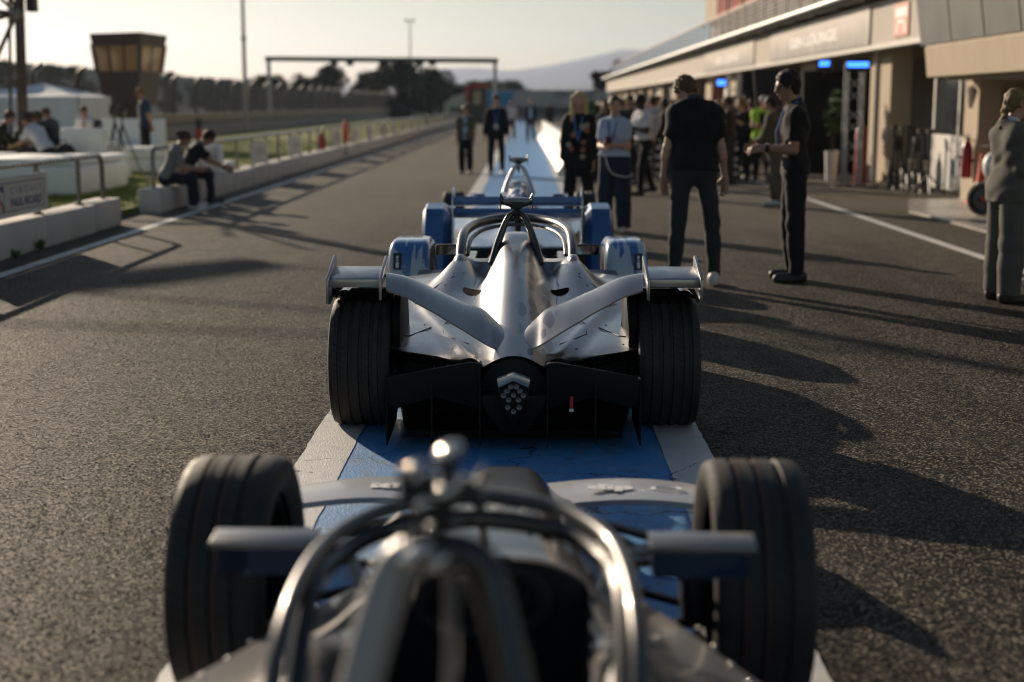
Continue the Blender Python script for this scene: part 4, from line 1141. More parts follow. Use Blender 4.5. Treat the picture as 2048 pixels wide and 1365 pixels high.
# ================================================================== people: signed-distance bodies meshed with surface nets
def smin(a, b, k):
    h = np.maximum(k - np.abs(a - b), 0) / k
    return np.minimum(a, b) - h * h * k * .25
def cap(a, b, r1, r2=None, k=.03, flat=None, cuts=()):
    return dict(a=np.array(a, float), b=np.array(b, float), r1=r1, r2=r1 if r2 is None else r2, k=k, flat=flat, cuts=cuts)
def sdf_mesh(name, prims, res, infl=0.0, wr=0.0, clips=(), subs=(), seed=0, wf=26):
    lo = np.min([np.minimum(p['a'], p['b']) - max(p['r1'], p['r2']) * 1.6 for p in prims], 0) - infl - .05
    hi = np.max([np.maximum(p['a'], p['b']) + max(p['r1'], p['r2']) * 1.6 for p in prims], 0) + infl + .05
    n = np.ceil((hi - lo) / res).astype(int) + 1
    ax = [lo[i] + res * np.arange(n[i]) for i in range(3)]
    F = np.full(n, .2, dtype=np.float32)
    rs = np.random.default_rng(seed)
    for p in prims:
        m = max(p['r1'], p['r2']) * (1.5 if p['flat'] else 1.0) + infl + .07
        a0 = np.minimum(p['a'], p['b']) - m; b0 = np.maximum(p['a'], p['b']) + m
        s = [slice(max(0, int((a0[i] - lo[i]) / res)), min(n[i], int((b0[i] - lo[i]) / res) + 2)) for i in range(3)]
        x, y, z = np.meshgrid(ax[0][s[0]], ax[1][s[1]], ax[2][s[2]], indexing='ij', sparse=True)
        ab = p['b'] - p['a']; L = float(ab @ ab) + 1e-9
        h = np.clip(((x - p['a'][0]) * ab[0] + (y - p['a'][1]) * ab[1] + (z - p['a'][2]) * ab[2]) / L, 0, 1)
        qx = x - p['a'][0] - h * ab[0]; qy = y - p['a'][1] - h * ab[1]; qz = z - p['a'][2] - h * ab[2]
        if p['flat']:
            nn, f = p['flat']; dt = (qx * nn[0] + qy * nn[1] + qz * nn[2]) * (1 / f - 1)
            qx = qx + nn[0] * dt; qy = qy + nn[1] * dt; qz = qz + nn[2] * dt
        d = np.sqrt(qx * qx + qy * qy + qz * qz) - (p['r1'] + (p['r2'] - p['r1']) * h) - infl
        if p['flat']: d = d * min(1, .5 + .5 * p['flat'][1])
        for c, nrm in p['cuts']:
            d = np.maximum(d, (x - c[0]) * nrm[0] + (y - c[1]) * nrm[1] + (z - c[2]) * nrm[2])
        F[s[0], s[1], s[2]] = smin(F[s[0], s[1], s[2]], d, p['k'])
    x, y, z = np.meshgrid(*ax, indexing='ij', sparse=True)
    if wr:
        for q in range(5):
            v = rs.normal(size=3); v /= np.linalg.norm(v); fq = wf * rs.uniform(.7, 1.9)
            ph = rs.uniform(0, 6); w2 = rs.normal(size=3) * 9
            F += (wr / 2.2 * np.sin((x * v[0] + y * v[1] + z * v[2]) * fq + ph + 1.6 * np.sin(x * w2[0] + y * w2[1] + z * w2[2]))).astype(np.float32)
    for c, nrm in clips: F = np.maximum(F, ((x - c[0]) * nrm[0] + (y - c[1]) * nrm[1] + (z - c[2]) * nrm[2]).astype(np.float32))
    for c, r in subs: F = np.maximum(F, -(np.sqrt((x - c[0]) ** 2 + (y - c[1]) ** 2 + (z - c[2]) ** 2) - r).astype(np.float32))
    F[0] = F[-1] = .2; F[:, 0] = F[:, -1] = .2; F[:, :, 0] = F[:, :, -1] = .2
    I = F < 0
    # cells with a sign change
    c8 = [I[i:n[0] - 1 + i, j:n[1] - 1 + j, k:n[2] - 1 + k] for i in (0, 1) for j in (0, 1) for k in (0, 1)]
    sm = sum(q.astype(np.int8) for q in c8); act = (sm > 0) & (sm < 8)
    idx = np.argwhere(act)
    if len(idx) == 0: return None
    vid = np.full(act.shape, -1, np.int64); vid[act] = np.arange(len(idx))
    corners = np.array([(i, j, k) for i in (0, 1) for j in (0, 1) for k in (0, 1)])
    val = np.stack([F[idx[:, 0] + c[0], idx[:, 1] + c[1], idx[:, 2] + c[2]] for c in corners], 1)
    acc = np.zeros((len(idx), 3)); cnt = np.zeros(len(idx))
    for e0 in range(8):
        for b_ in (1, 2, 4):
            e1 = e0 | b_
            if e1 == e0: continue
            v0, v1 = val[:, e0], val[:, e1]; m = (v0 < 0) != (v1 < 0)
            t = np.where(m, v0 / np.where(v0 == v1, 1, v0 - v1), 0)
            pt = corners[e0] + t[:, None] * (corners[e1] - corners[e0])
            acc += pt * m[:, None]; cnt += m
    V = lo + (idx + acc / cnt[:, None]) * res
    faces = []
    for axis in range(3):
        o1, o2 = [(1, 2), (2, 0), (0, 1)][axis]
        s0 = [slice(1, n[q] - 1) for q in range(3)]; s0[axis] = slice(0, n[axis] - 1)
        s1 = list(s0); s1[axis] = slice(1, n[axis])
        A = I[tuple(s0)]; B = I[tuple(s1)]; cr = np.argwhere(A != B)
        base = cr + np.array([1 if q != axis else 0 for q in range(3)])
        flip = A[tuple(cr.T)]
        def g(d1, d2):
            q = base.copy(); q[:, o1] -= d1; q[:, o2] -= d2; return vid[tuple(q.T)]
        f = np.stack([g(1, 1), g(0, 1), g(0, 0), g(1, 0)], 1)
        f[~flip] = f[~flip][:, ::-1]; faces.append(f)
    Fc = np.concatenate(faces)
    me = bpy.data.meshes.new(name)
    me.vertices.add(len(V)); me.vertices.foreach_set('co', V.astype(np.float32).ravel())
    me.loops.add(4 * len(Fc)); me.loops.foreach_set('vertex_index', Fc.astype(np.int32).ravel())
    me.polygons.add(len(Fc)); me.polygons.foreach_set('loop_start', np.arange(0, 4 * len(Fc), 4, dtype=np.int32))
    me.update(calc_edges=True); me.shade_smooth()
    return me
def U(v): v = np.array(v, float); return v / np.linalg.norm(v)
def rotm(ax, deg):
    return np.array(Matrix.Rotation(R(deg), 3, ax))

SKINS = {'fair': (.46, .27, .19), 'tan': (.36, .20, .13), 'brown': (.17, .085, .05), 'dark': (.05, .028, .02), 'rosy': (.50, .27, .20)}
def skin_mat(k): return mat('skin_' + k, SKINS[k], .5, noise=(14, .10), spec=.4)
def cloth_mat(rgb, rough=.85):
    nm = 'cloth_%d_%d_%d' % tuple(int(q * 999) for q in rgb)
    return mat(nm, rgb, rough, noise=(7, .12), bump=(240, .25, .002), sheen=.08, spec=.25)
def hair_mat(rgb):
    nm = 'hair_%d_%d_%d' % tuple(int(q * 999) for q in rgb)
    return mat(nm, rgb, .6, noise=(60, .45), bump=(140, .5, .005), spec=.3)

def person(label, x, y, heading, H=1.76, z=0.0, lean=0, side=0, twist=0, head=(0, 0, 0), armR=((.16, .03, -1), (.05, .25, -1)), armL=((-.16, .03, -1), (-.05, .25, -1)),
           legR=((.06, 0, -1), (.02, -.05, -1)), legL=((-.06, 0, -1), (-.02, -.05, -1)), seat=None, top=(.02, .02, .02), sleeve=.62, hem=-.02, loose=0.0, jacket=False, tuck=False,
           bottom=(.02, .02, .025), wide=0.0, shoe=(.5, .5, .48), skin='fair', hair=('short', (.05, .03, .02)), res=.017, group=None, slim=1.0, female=False, curl=.5, handR=None, handL=None, extras=None, collar=None, face=True, name='person', bag=None):
    """heading: degrees the figure faces, 0 = +Y (away from the camera), 90 = -X, 180 = towards the camera, -90 = +X.
       limb directions are in the figure's own frame: x its right, y forward, z up."""
    s = H / 1.80
    sd = int(abs(x * 131 + y * 17)) % 9999
    root = thing(name, label, 'person', (x, y, z), R(heading), group)
    # skeleton
    T = rotm('X', -lean) @ rotm('Y', side)
    up = T @ np.array([0, 0, 1.]); fw = T @ np.array([0, 1., 0]); rt = rotm('Z', twist) @ (T @ np.array([1., 0, 0]))
    hipw = .095 if not female else .10
    dirs = {}
    for nm, lg in (('R', legR), ('L', legL)): dirs[nm] = (U(lg[0]), U(lg[1]))
    drop = max(-(dirs[q][0][2] * .45 + dirs[q][1][2] * .42) for q in 'RL')
    pz = (drop + .085) * s if seat is None else (seat - z + .12 * s)
    pel = np.array([0, 0, pz])
    spw = 1.0
    chest = pel + up * .34 * s; nb_ = pel + up * .54 * s; 
    shw = (.172 if not female else .140) * s * slim
    shR, shL = nb_ - up * .072 * s + rt * shw, nb_ - up * .072 * s - rt * shw
    hp, hy, hr = head
    HT = T @ rotm('Z', hy) @ rotm('X', -hp) @ rotm('Y', hr)
    hu, hf, hrt = HT @ np.array([0, 0, 1.]), HT @ np.array([0, 1., 0]), HT @ np.array([1., 0, 0])
    neck_top = nb_ + up * .05 * s + hu * .03 * s + fw * .015 * s
    hc = neck_top + hu * .105 * s + hf * .02 * s
    J = {}
    for nm, sh, arm, sg_ in (('R', shR, armR, 1), ('L', shL, armL, -1)):
        d1, d2 = U(arm[0]), U(arm[1]); el = sh + d1 * .285 * s; wrp = el + d2 * .25 * s
        J['sh' + nm], J['el' + nm], J['wr' + nm], J['d2' + nm], J['d1' + nm] = sh, el, wrp, d2, d1
    for nm, sg_ in (('R', 1), ('L', -1)):
        hipj = pel + np.array([sg_ * hipw * s, 0, -.02 * s]); d1, d2 = dirs[nm]
        kn = hipj + d1 * .43 * s; an = kn + d2 * .42 * s
        J['hip' + nm], J['kn' + nm], J['an' + nm], J['l1' + nm], J['l2' + nm] = hipj, kn, an, d1, d2
    w = slim
    fl = (tuple(fw), .66)
    def torso(i=0.0):
        tp = [cap(pel - rt * .055 * s, pel + rt * .055 * s, (.125 if not female else .135) * s * w + i, k=.08, flat=(tuple(fw), .8)),
              cap(pel + up * .12 * s - rt * .04 * s, pel + up * .12 * s + rt * .04 * s, (.118 if not female else .098) * s * w + i, k=.10, flat=fl),
              cap(chest - rt * .065 * s, chest + rt * .065 * s, (.135 if not female else .11) * s * w + i, k=.10, flat=(tuple(fw), .74)),
              cap(nb_ - up * .11 * s - rt * (shw - .06 * s), nb_ - up * .11 * s + rt * (shw - .06 * s), .078 * s + i, k=.07, flat=(tuple(fw), .9))]
        if female: tp.append(cap(chest + fw * .05 * s - rt * .06 * s + up * .01, chest + fw * .05 * s + rt * .06 * s + up * .01, .065 * s + i, k=.05))
        # slope from the neck to the shoulder
        for a in (shR, shL): tp.append(cap(nb_ + up * .01 * s, a + up * .0 * s, .05 * s + i, .055 * s + i, k=.06))
        return tp
    B = torso(-.012)
    B.append(cap(nb_ - up * .03 * s, hc - hu * .05 * s, .056 * s, .052 * s, k=.03))
    # head: skull, jaw, nose, ears, brow
    B += [cap(hc + hu * .03 * s - hf * .018 * s, hc + hu * .02 * s + hf * .012 * s, .088 * s, .082 * s, k=.03, flat=(tuple(hrt), .86)),
          cap(hc - hu * .03 * s + hf * .03 * s, hc - hu * .078 * s + hf * .05 * s, .062 * s, .036 * s, k=.03, flat=(tuple(hrt), .92)),
          cap(hc + hu * .012 * s + hf * .092 * s, hc - hu * .022 * s + hf * .108 * s, .010 * s, .015 * s, k=.012)]
    if face:
        B.append(cap(hc + hu * .028 * s + hf * .078 * s - hrt * .03 * s, hc + hu * .028 * s + hf * .078 * s + hrt * .03 * s, .016 * s, k=.015))
        B.append(cap(hc - hu * .05 * s + hf * .088 * s - hrt * .016 * s, hc - hu * .05 * s + hf * .088 * s + hrt * .016 * s, .010 * s, k=.012))
    for q in (-1, 1): B.append(cap(hc + hrt * q * .078 * s - hf * .006 * s + hu * .022 * s, hc + hrt * q * .075 * s - hu * .022 * s, .017 * s, .011 * s, k=.008, flat=(tuple(U(hrt + hf * .3 * q)), .5)))
    fine = res <= .013
    for nm, hd, sg_ in (('R', handR, 1), ('L', handL, -1)):
        sh, el, wp, d2 = J['sh' + nm], J['el' + nm], J['wr' + nm], J['d2' + nm]
        B.append(cap(sh, el, .052 * s * w, .040 * s * w, k=.03)); B.append(cap(el, wp, .041 * s * w, .027 * s * w, k=.015))
        B.append(cap(el + (wp - el) * .22, el + (wp - el) * .32, .044 * s * w, k=.02))
        # hand: palm, four fingers, thumb
        hdir = U(hd[0]) if hd else U(d2 + np.array([0, .0, -.0]))
        pn = U(hd[1]) if hd else U(np.cross(np.cross(hdir, [sg_, 0, 0]), hdir) * sg_) if abs(hdir[0]) < .9 else np.array([0, 1., 0])
        if not hd: pn = U(np.array([-sg_, .25, 0]) - hdir * (np.array([-sg_, .25, 0]) @ hdir))
        lat = U(np.cross(hdir, pn))                      # across the palm
        if lat @ np.array([0, 1., 0]) < 0: lat = -lat    # thumb side points forward
        pc0, pc1 = wp + hdir * .018 * s, wp + hdir * .075 * s
        B.append(cap(pc0, pc1, .036 * s, .041 * s, k=.015, flat=(tuple(pn), .42)))
        for fi, (off, ln) in enumerate(((.029, .070), (.0105, .080), (-.0085, .074), (-.0265, .058))):
            rf = max(.0095, min(.013, res * 1.05)); a = pc1 + hdir * .012 * s + lat * off * s * 1.05
            m_ = a + U(hdir + pn * curl * .55 + lat * off * 2.2) * ln * .5 * s
            e = m_ + U(hdir * (1 - curl * .5) + pn * curl * 1.25) * ln * .55 * s
            B.append(cap(a, m_, rf * s, rf * .95 * s, k=.005)); B.append(cap(m_, e, rf * .95 * s, rf * .86 * s, k=.004))
        a = pc0 + hdir * .012 * s + lat * .030 * s
        m_ = a + U(hdir * .75 + lat * .65 + pn * .3) * .045 * s; e = m_ + U(hdir + lat * .15 + pn * .35) * .034 * s
        B.append(cap(a, m_, .015 * s, .0115 * s, k=.010)); B.append(cap(m_, e, .0112 * s, .0085 * s, k=.004))
    for nm in 'RL':
        B.append(cap(J['hip' + nm], J['kn' + nm], .080 * s * w, .052 * s * w, k=.03)); B.append(cap(J['kn' + nm], J['an' + nm], .05 * s * w, .034 * s * w, k=.02))
        B.append(cap(J['kn' + nm] + J['l2' + nm] * .1 * s - np.array([0, .012, 0]), J['kn' + nm] + J['l2' + nm] * .2 * s - np.array([0, .015, 0]), .05 * s * w, .045 * s * w, k=.02))
    link('body', sdf_mesh('body', B, res), skin_mat(skin), root)
    # trousers (or long skirt-like wide legs)
    Tr = torso(.006)[:2]
    for nm in 'RL':
        hj, kn, an, l2 = J['hip' + nm], J['kn' + nm], J['an' + nm], J['l2' + nm]
        Tr.append(cap(hj, kn, (.094 + wide * .35) * s * w, (.068 + wide) * s * w, k=.035))
        cut = an + l2 * .02 * s
        Tr.append(cap(kn, an + l2 * .05 * s, (.067 + wide) * s * w, (.050 + wide * 1.2) * s * w, k=.03, cuts=((cut, l2),)))
        Tr.append(cap(kn + l2 * .12 * s, kn + l2 * .2 * s, (.062 + wide) * s * w, k=.02))
    wc_ = pel + up * (.075 if not tuck else .13) * s
    wcl = (wc_, up) if seat is None else (pel + np.array([0, 0, .11 * s]), U([0, -.35, 1]))
    link('trousers', sdf_mesh('trousers', Tr, res, .004, .0032, clips=(wcl,), seed=sd), cloth_mat(bottom), root)
    # shirt / jacket
    S = torso(.012 + loose)
    S = [dict(q) for q in S]
    for nm in 'RL':
        sh, el, wp, d1, d2 = J['sh' + nm], J['el' + nm], J['wr' + nm], J['d1' + nm], J['d2' + nm]
        ls = loose * .8 + (.010 if jacket else 0)
        if sleeve <= 1:
            e = sh + (el - sh) * sleeve; S.append(cap(sh, e + d1 * .06, (.059 + ls) * s * w, (.060 + ls) * s * w, k=.03, cuts=((e, d1),)))
        else:
            e = el + (wp - el) * (sleeve - 1); S.append(cap(sh, el, (.058 + ls) * s * w, (.052 + ls) * s * w, k=.03)); S.append(cap(el, e + d2 * .06, (.056 + ls) * s * w, (.042 + ls) * s * w, k=.02, cuts=((e, d2),)))
    S.append(cap(nb_ - up * .01 * s, nb_ + up * .035 * s, .066 * s, .060 * s, k=.02))
    hemc = pel + up * hem * s
    if hem < -.04:
        S.append(cap(pel - rt * .05 * s, pel - rt * .05 * s + np.array([0, 0, hem * s - .05]), (.14 + loose) * s * w, (.135 + loose) * s * w, k=.05, flat=(tuple(fw), .8)))
        S.append(cap(pel + rt * .05 * s, pel + rt * .05 * s + np.array([0, 0, hem * s - .05]), (.14 + loose) * s * w, (.135 + loose) * s * w, k=.05, flat=(tuple(fw), .8)))
    nk = nb_ + up * .028 * s
    link('jacket' if jacket else 'shirt', sdf_mesh('shirt', S, res, .002, .007 if not jacket else .006, clips=((hemc, -up), (nk + fw * .03, U(up + fw * .25))), seed=sd + 1), cloth_mat(top), root)
    if collar:
        C_ = [cap(nb_ + up * .015 * s, nb_ + up * .055 * s, .066 * s, .062 * s, k=.02)]
        link('collar', sdf_mesh('collar', C_, min(res, .012), .004, 0, clips=((nb_ + up * .062 * s + fw * .03, U(up + fw * .35)), (nb_ + up * .012 * s, -up))), cloth_mat(collar), root)
    # shoes
    for nm in 'RL':
        an, l2 = J['an' + nm], J['l2' + nm]; fd = U(np.array([l2[0] * .0 + (.12 if nm == 'R' else -.12), 1, 0])); 
        pt_ = .0 if an[2] < .14 * s or seat is not None else -.55
        if seat is None and an[2] > .14 * s: fd = U(fd + np.array([0, 0, -.9]))
        a = an + np.array([0, 0, -.03 * s]) - fd * .045 * s; b_ = an - np.array([0, 0, .044 * s]) + fd * .165 * s
        zc = min(a[2], b_[2]) - .042 * s
        Sh = [cap(a, b_, .043 * s, .036 * s, k=.03), cap(an + np.array([0, 0, .01]), a, .042 * s, .045 * s, k=.03), cap(a - fd * .0 + np.array([0, 0, -.03 * s]), b_ + np.array([0, 0, -.02 * s]), .042 * s, .040 * s, k=.015)]
        sole = an[2] - .082 * s
        link('shoe', sdf_mesh('shoe', Sh, min(res, .013), 0, 0, clips=(((0, 0, sole), (0, 0, -1)),) if fd[2] > -.1 else ()), mat('shoe_%d' % int(shoe[0] * 999), shoe, .5, noise=(20, .1)), root)
    # hair
    st, hcol = hair
    off = np.array(hf) * .0
    Hh = [cap(hc + hu * .038 * s - hf * .022 * s, hc + hu * .034 * s + hf * .004 * s, .0920 * s, .087 * s, k=.02, flat=(tuple(hrt), .96)), cap(hc - hf * .045 * s, hc - hf * .042 * s - hu * .05 * s, .062 * s, .050 * s, k=.03, flat=(tuple(hrt), .95))]
    cl = [(hc + hu * .018 * s + hf * .052 * s, U(hf - hu * .80)), (hc - hu * .085 * s, U(-hu * 1 - hf * .0)), (hc + hf * .034 * s - hu * .01 * s, U(hf * 1.0 - hu * .62))]
    if st == 'curly': Hh.append(cap(hc + hu * .075 * s - hf * .03 * s, hc + hu * .078 * s + hf * .018 * s, .062 * s, .055 * s, k=.03))
    if st == 'quiff': Hh.append(cap(hc + hu * .08 * s - hf * .01 * s, hc + hu * .075 * s + hf * .035 * s, .048 * s, .04 * s, k=.03))
    if st == 'long':
        cl = [(hc + hu * .030 * s + hf * .045 * s, U(hf - hu * .75))]
        for q in (-1, 0, 1): Hh.append(cap(hc - hf * .045 * s + hrt * q * .045 * s, hc - hf * .07 * s + hrt * q * .07 * s - up * .30 * s, .05 * s, .036 * s, k=.04))
        for q in (-1, 1): Hh.append(cap(hc + hrt * q * .075 * s + hu * .03, hc + hrt * q * .092 * s - up * .26 * s + hf * .02, .040 * s, .034 * s, k=.03))
        cl = []
        Hh[0] = cap(hc + hu * .042 * s - hf * .026 * s, hc + hu * .046 * s - hf * .01 * s, .095 * s, .088 * s, k=.02, flat=(tuple(hrt), .9), cuts=((hc + hu * .018 * s + hf * .05 * s, U(hf - hu * .75)),))
    if st == 'pony':
        Hh.append(cap(hc - hf * .10 * s - hu * .01 * s, hc - hf * .13 * s - up * .16 * s, .035 * s, .022 * s, k=.02))
    if st == 'braid':
        for q in range(6): Hh.append(cap(hc - hf * (.095 + .006 * q) * s - up * (.03 + .032 * q) * s, hc - hf * (.10 + .006 * q) * s - up * (.045 + .032 * q) * s + hrt * .008 * (-1) ** q, .034 * s - q * .002, k=.008))
    if st == 'bun': Hh.append(cap(hc - hf * .10 * s + hu * .035 * s, hc - hf * .13 * s + hu * .02 * s, .045 * s, .04 * s, k=.02))
    if st != 'bald':
        if st in ('pony', 'braid', 'bun'):
            [q.update(cuts=((cl[0][0], cl[0][1]), (cl[2][0], cl[2][1]), (hc - hu * .075 * s, -U(hu)))) for q in Hh[:2]]; cl = []
        link('hair', sdf_mesh('hair', Hh, min(res, .012), .001, .0075 if st in ('curly', 'quiff') else .005, clips=cl, seed=sd + 2, wf=120), hair_mat(hcol), root)
    if face:
        ey = MB()
        for q in (-1, 1): ey.ell(hc + hrt * q * .031 * s + hf * .083 * s + hu * .008 * s, (.011 * s, .011 * s, .006 * s), 8, 6)
        ey.build('eyes', mat('eye_dark', (.015, .012, .01), .2), root, smooth=179, local=True)
        l0 = hc - hu * .052 * s + hf * .094 * s
        MB().tube([l0 - hrt * .02 * s - hf * .004, l0, l0 + hrt * .02 * s - hf * .004], .006 * s, 6).build('lips', mat('lips_' + skin, tuple(q * .8 for q in SKINS[skin]), .5), root, smooth=179, local=True)
    if extras: extras(root, dict(J, hc=hc, hu=hu, hf=hf, hrt=hrt, nb=nb_, up=up, fw=fw, rt=rt, pel=pel, s=s, chest=chest))
    return root

def glasses(root, k):
    hc, hu, hf, hrt, s = k['hc'], k['hu'], k['hf'], k['hrt'], k['s']
    mb = MB()
    rt_ = Matrix((hrt, hf, hu)).transposed()
    for q in (-1, 1): mb.ell(hc + hrt * q * .033 * s + hf * .094 * s + hu * .008 * s, (.027 * s, .007 * s, .021 * s), 10, 6, rt_)
    mb.tube([hc - hrt * .06 * s + hf * .09 * s + hu * .014 * s, hc + hrt * .06 * s + hf * .09 * s + hu * .014 * s], .004, 6)
    for q in (-1, 1): mb.tube([hc + hrt * q * .062 * s + hf * .085 * s + hu * .014 * s, hc + hrt * q * .08 * s - hf * .01 * s + hu * .014 * s], .0045, 5)
    mb.build('sunglasses', mat('sunglass', (.008, .008, .01), .12), root, smooth=179, local=True)
def lanyard(root, k, col=(.06, .16, .42), badge=True):
    nb_, up, fw, rt, s, pel = k['nb'], k['up'], k['fw'], k['rt'], k['s'], k['pel']
    m_ = mat('lanyard_%d' % int(col[2] * 999), col, .7)
    c = pel + up * .20 * s + fw * .145 * s
    for q in (-1, 1):
        MB().tube([nb_ + up * .05 * s - fw * .06 * s + rt * q * .02, nb_ + up * .045 * s + rt * q * .066 * s - fw * .01, nb_ - up * .03 * s + rt * q * .058 * s + fw * .095 * s, k['chest'] + fw * .155 * s + rt * q * .03 * s, c], .011, 6).build('lanyard', m_, root, local=True)
    if badge: MB().cbox(c - up * .05 * s + fw * .006, (.085, .008, .12), Matrix((rt, fw, up)).transposed()).build('badge', mat('badge_white', (.5, .5, .55), .4), root, local=True, smooth=None)
def watch(root, k, side='R', col=(.01, .01, .012)):
    w_, d2 = Vector(k['wr' + side]), Vector(k['d2' + side])
    MB().tube([w_ - d2 * .045, w_ - d2 * .01], .036 * k['s'], 12).build('watch', mat('watch_black', col, .3), root, local=True)
    n = d2.cross(Vector((0, 0, 1))).cross(d2).normalized()
    MB().cbox(w_ - d2 * .028 + n * .034, (.034, .034, .014), Matrix((d2, n.cross(d2), n)).transposed()).build('watch_face', mat('watch_steel', (.5, .5, .52), .25, .8), root, local=True, bevel=.003)
def rings(root, k, lo=.0): pass
# ================================================================== the people of the photograph
def hold_phone(root, k):
    c = Vector(k['wrL']) + Vector(k['d2L']) * .09 + Vector((0, .02, .02))
    MB().cbox(c, (.075, .012, .15), Euler((R(-25), 0, R(20))).to_matrix()).build('phone', mat('phone_red', (.10, .015, .02), .3), root, local=True, bevel=.004)
    a = Vector(k['wrR']); MB().tube(spline([a + Vector((0, .03, -.05)), a + Vector((-.10, .06, -.30)), a + Vector((-.28, .05, -.36)), a + Vector((-.38, .04, -.33))], 5), .006, 6).build('cable', mat('cable_white', (.6, .58, .55), .5), root, local=True)
    lanyard(root, k, badge=False)
def flowers(root, k):
    lanyard(root, k, badge=False)
    rs = random.Random(4)
    for q in range(11):
        c = Vector(k['pel']) + Vector((rs.choice((-1, 1)) * rs.uniform(.05, .13), .145 + rs.uniform(-.01, .01), rs.uniform(-.05, .42)))
        mb = MB(); mb.ell(c, (.014, .012, .014), 6, 4)
        for j in range(5):
            a = j * 1.256; mb.ell(c + Vector((math.cos(a) * .022, 0, math.sin(a) * .022)), (.016, .012, .016), 6, 4)
        mb.build('flower', mat(*[('embroidery', (.34, .15, .06), .8), ('embroidery_pale', (.40, .34, .24), .8)][q % 2]), root, local=True)
def hivis(root, k):
    pass

# the two men beside the silver car
H1 = person('man seen from behind looking down, black polo and grey jeans, beside the silver car', X(1386, 12.55), 12.55, -4, 1.90, lean=4, head=(48, 38, 0),
    armR=((.24, -.03, -1), (.16, .22, -1)), armL=((-.22, -.03, -1), (-.12, .22, -1)), legR=((.16, .02, -1), (.05, -.16, -1)), legL=((-.06, .02, -1), (-.06, -.02, -1)), handR=((.0, .15, -1), (-.5, -.9, 0)), handL=((.06, .15, -1), (.5, -.9, 0)),
    top=(.011, .011, .012), sleeve=.70, hem=.0, loose=.016, bottom=(.028, .031, .034), wide=.002, shoe=(.62, .60, .55), skin='fair', hair=('quiff', (.10, .055, .025)), res=.009, slim=.92, collar=(.05, .06, .075), curl=.35)
H2 = person('man in black t-shirt and dark trousers facing left, arm held out, with sunglasses', X(1588, 12.85), 12.85, 84, 1.87, lean=2, head=(10, 4, 0),
    armL=((-.12, .05, -1), (.05, 1, .06)), armR=((.14, .10, -1), (-.1, 1, .0)), legR=((.05, .06, -1), (.03, -.1, -1)), legL=((-.05, -.03, -1), (-.03, -.04, -1)), handL=((.05, 1, -.12), (.75, -.1, -.6)),
    top=(.011, .011, .012), sleeve=.72, hem=-.03, loose=.012, bottom=(.012, .013, .016), wide=.006, shoe=(.02, .02, .022), skin='tan', hair=('curly', (.014, .010, .008)), res=.009, curl=.8, collar=(.02, .02, .03),
    extras=lambda r, k: (glasses(r, k), watch(r, k, 'L'), lanyard(r, k, badge=False)))
# the two women ahead of the blue car
person('woman with long blonde hair in black floral blazer beside the blue car', X(1157, 18.6), 18.6, 172, 1.74, head=(0, 8, 0), armR=((.16, .0, -1), (.02, .1, -1)), armL=((-.16, 0, -1), (-.05, .1, -1)), top=(.012, .011, .011), sleeve=1.95, hem=-.28, jacket=True, loose=.012,
    bottom=(.012, .012, .014), wide=.01, shoe=(.02, .02, .02), skin='fair', hair=('long', (.50, .35, .17)), res=.013, female=True, extras=flowers)
person('woman in pale blue shirt and navy trousers holding a phone', X(1228, 17.8), 17.8, 160, 1.68, head=(-2, 25, 0), armL=((-.18, .06, -1), (.55, .9, .12)), armR=((.20, .02, -1), (-.5, .9, .0)), top=(.40, .47, .60), sleeve=.68, hem=.06, loose=.012, tuck=True,
    bottom=(.018, .024, .042), wide=.035, shoe=(.55, .53, .5), skin='fair', hair=('pony', (.055, .030, .018)), res=.013, female=True, collar=(.42, .5, .62), curl=.9, extras=hold_phone)
person('man in white shirt and black trousers striding before the crowd', X(1286, 25.2), 25.2, 118, 1.78, lean=3, head=(8, -20, 0), armL=((-.2, .2, -1), (.5, .9, .25)), armR=((.2, .3, -1), (-.6, .8, .1)), legR=((.1, -.32, -1), (.04, -.42, -1)), legL=((-.08, .30, -1), (-.03, .08, -1)),
    top=(.60, .58, .57), sleeve=.75, hem=.05, loose=.014, bottom=(.012, .012, .014), shoe=(.03, .025, .02), skin='dark', hair=('short', (.01, .008, .008)), res=.014, tuck=True, group='guests by the garages')
def vest(root, k):
    mb = MB()
person('older man in yellow high visibility vest with crossed arms', X(1522, 30), 30.0, 168, 1.76, head=(10, 0, 0), armL=((-.2, .22, -1), (.95, .45, .12)), armR=((.2, .22, -1), (-.95, .5, .05)), top=(.55, .85, .07), sleeve=.25, hem=-.08, loose=.02, bottom=(.02, .02, .024), shoe=(.02, .02, .02), skin='rosy', hair=('short', (.30, .29, .28)), res=.015, group='guests by the garages',
    extras=lambda r, k: MB().box((-.07, .10, k['chest'][2] - .1), (.07, .175, k['chest'][2] + .14)).build('dark_undershirt', M_BLACKM, r, local=True, bevel=.02))
person('person in olive clothes and white shoes half hidden behind the man in black', X(1547, 22.5), 22.5, 60, 1.72, lean=4, head=(8, 0, 0), armL=((-.15, .2, -1), (.1, .7, -.5)), legR=((.05, .12, -1), (0, -.1, -1)), legL=((-.05, -.2, -1), (0, -.3, -1)), top=(.10, .085, .06), sleeve=1.9, hem=-.1, jacket=True, loose=.015, bottom=(.11, .09, .065), wide=.02, shoe=(.6, .58, .55), skin='tan', hair=('short', (.03, .02, .015)), res=.016, group='guests by the garages')
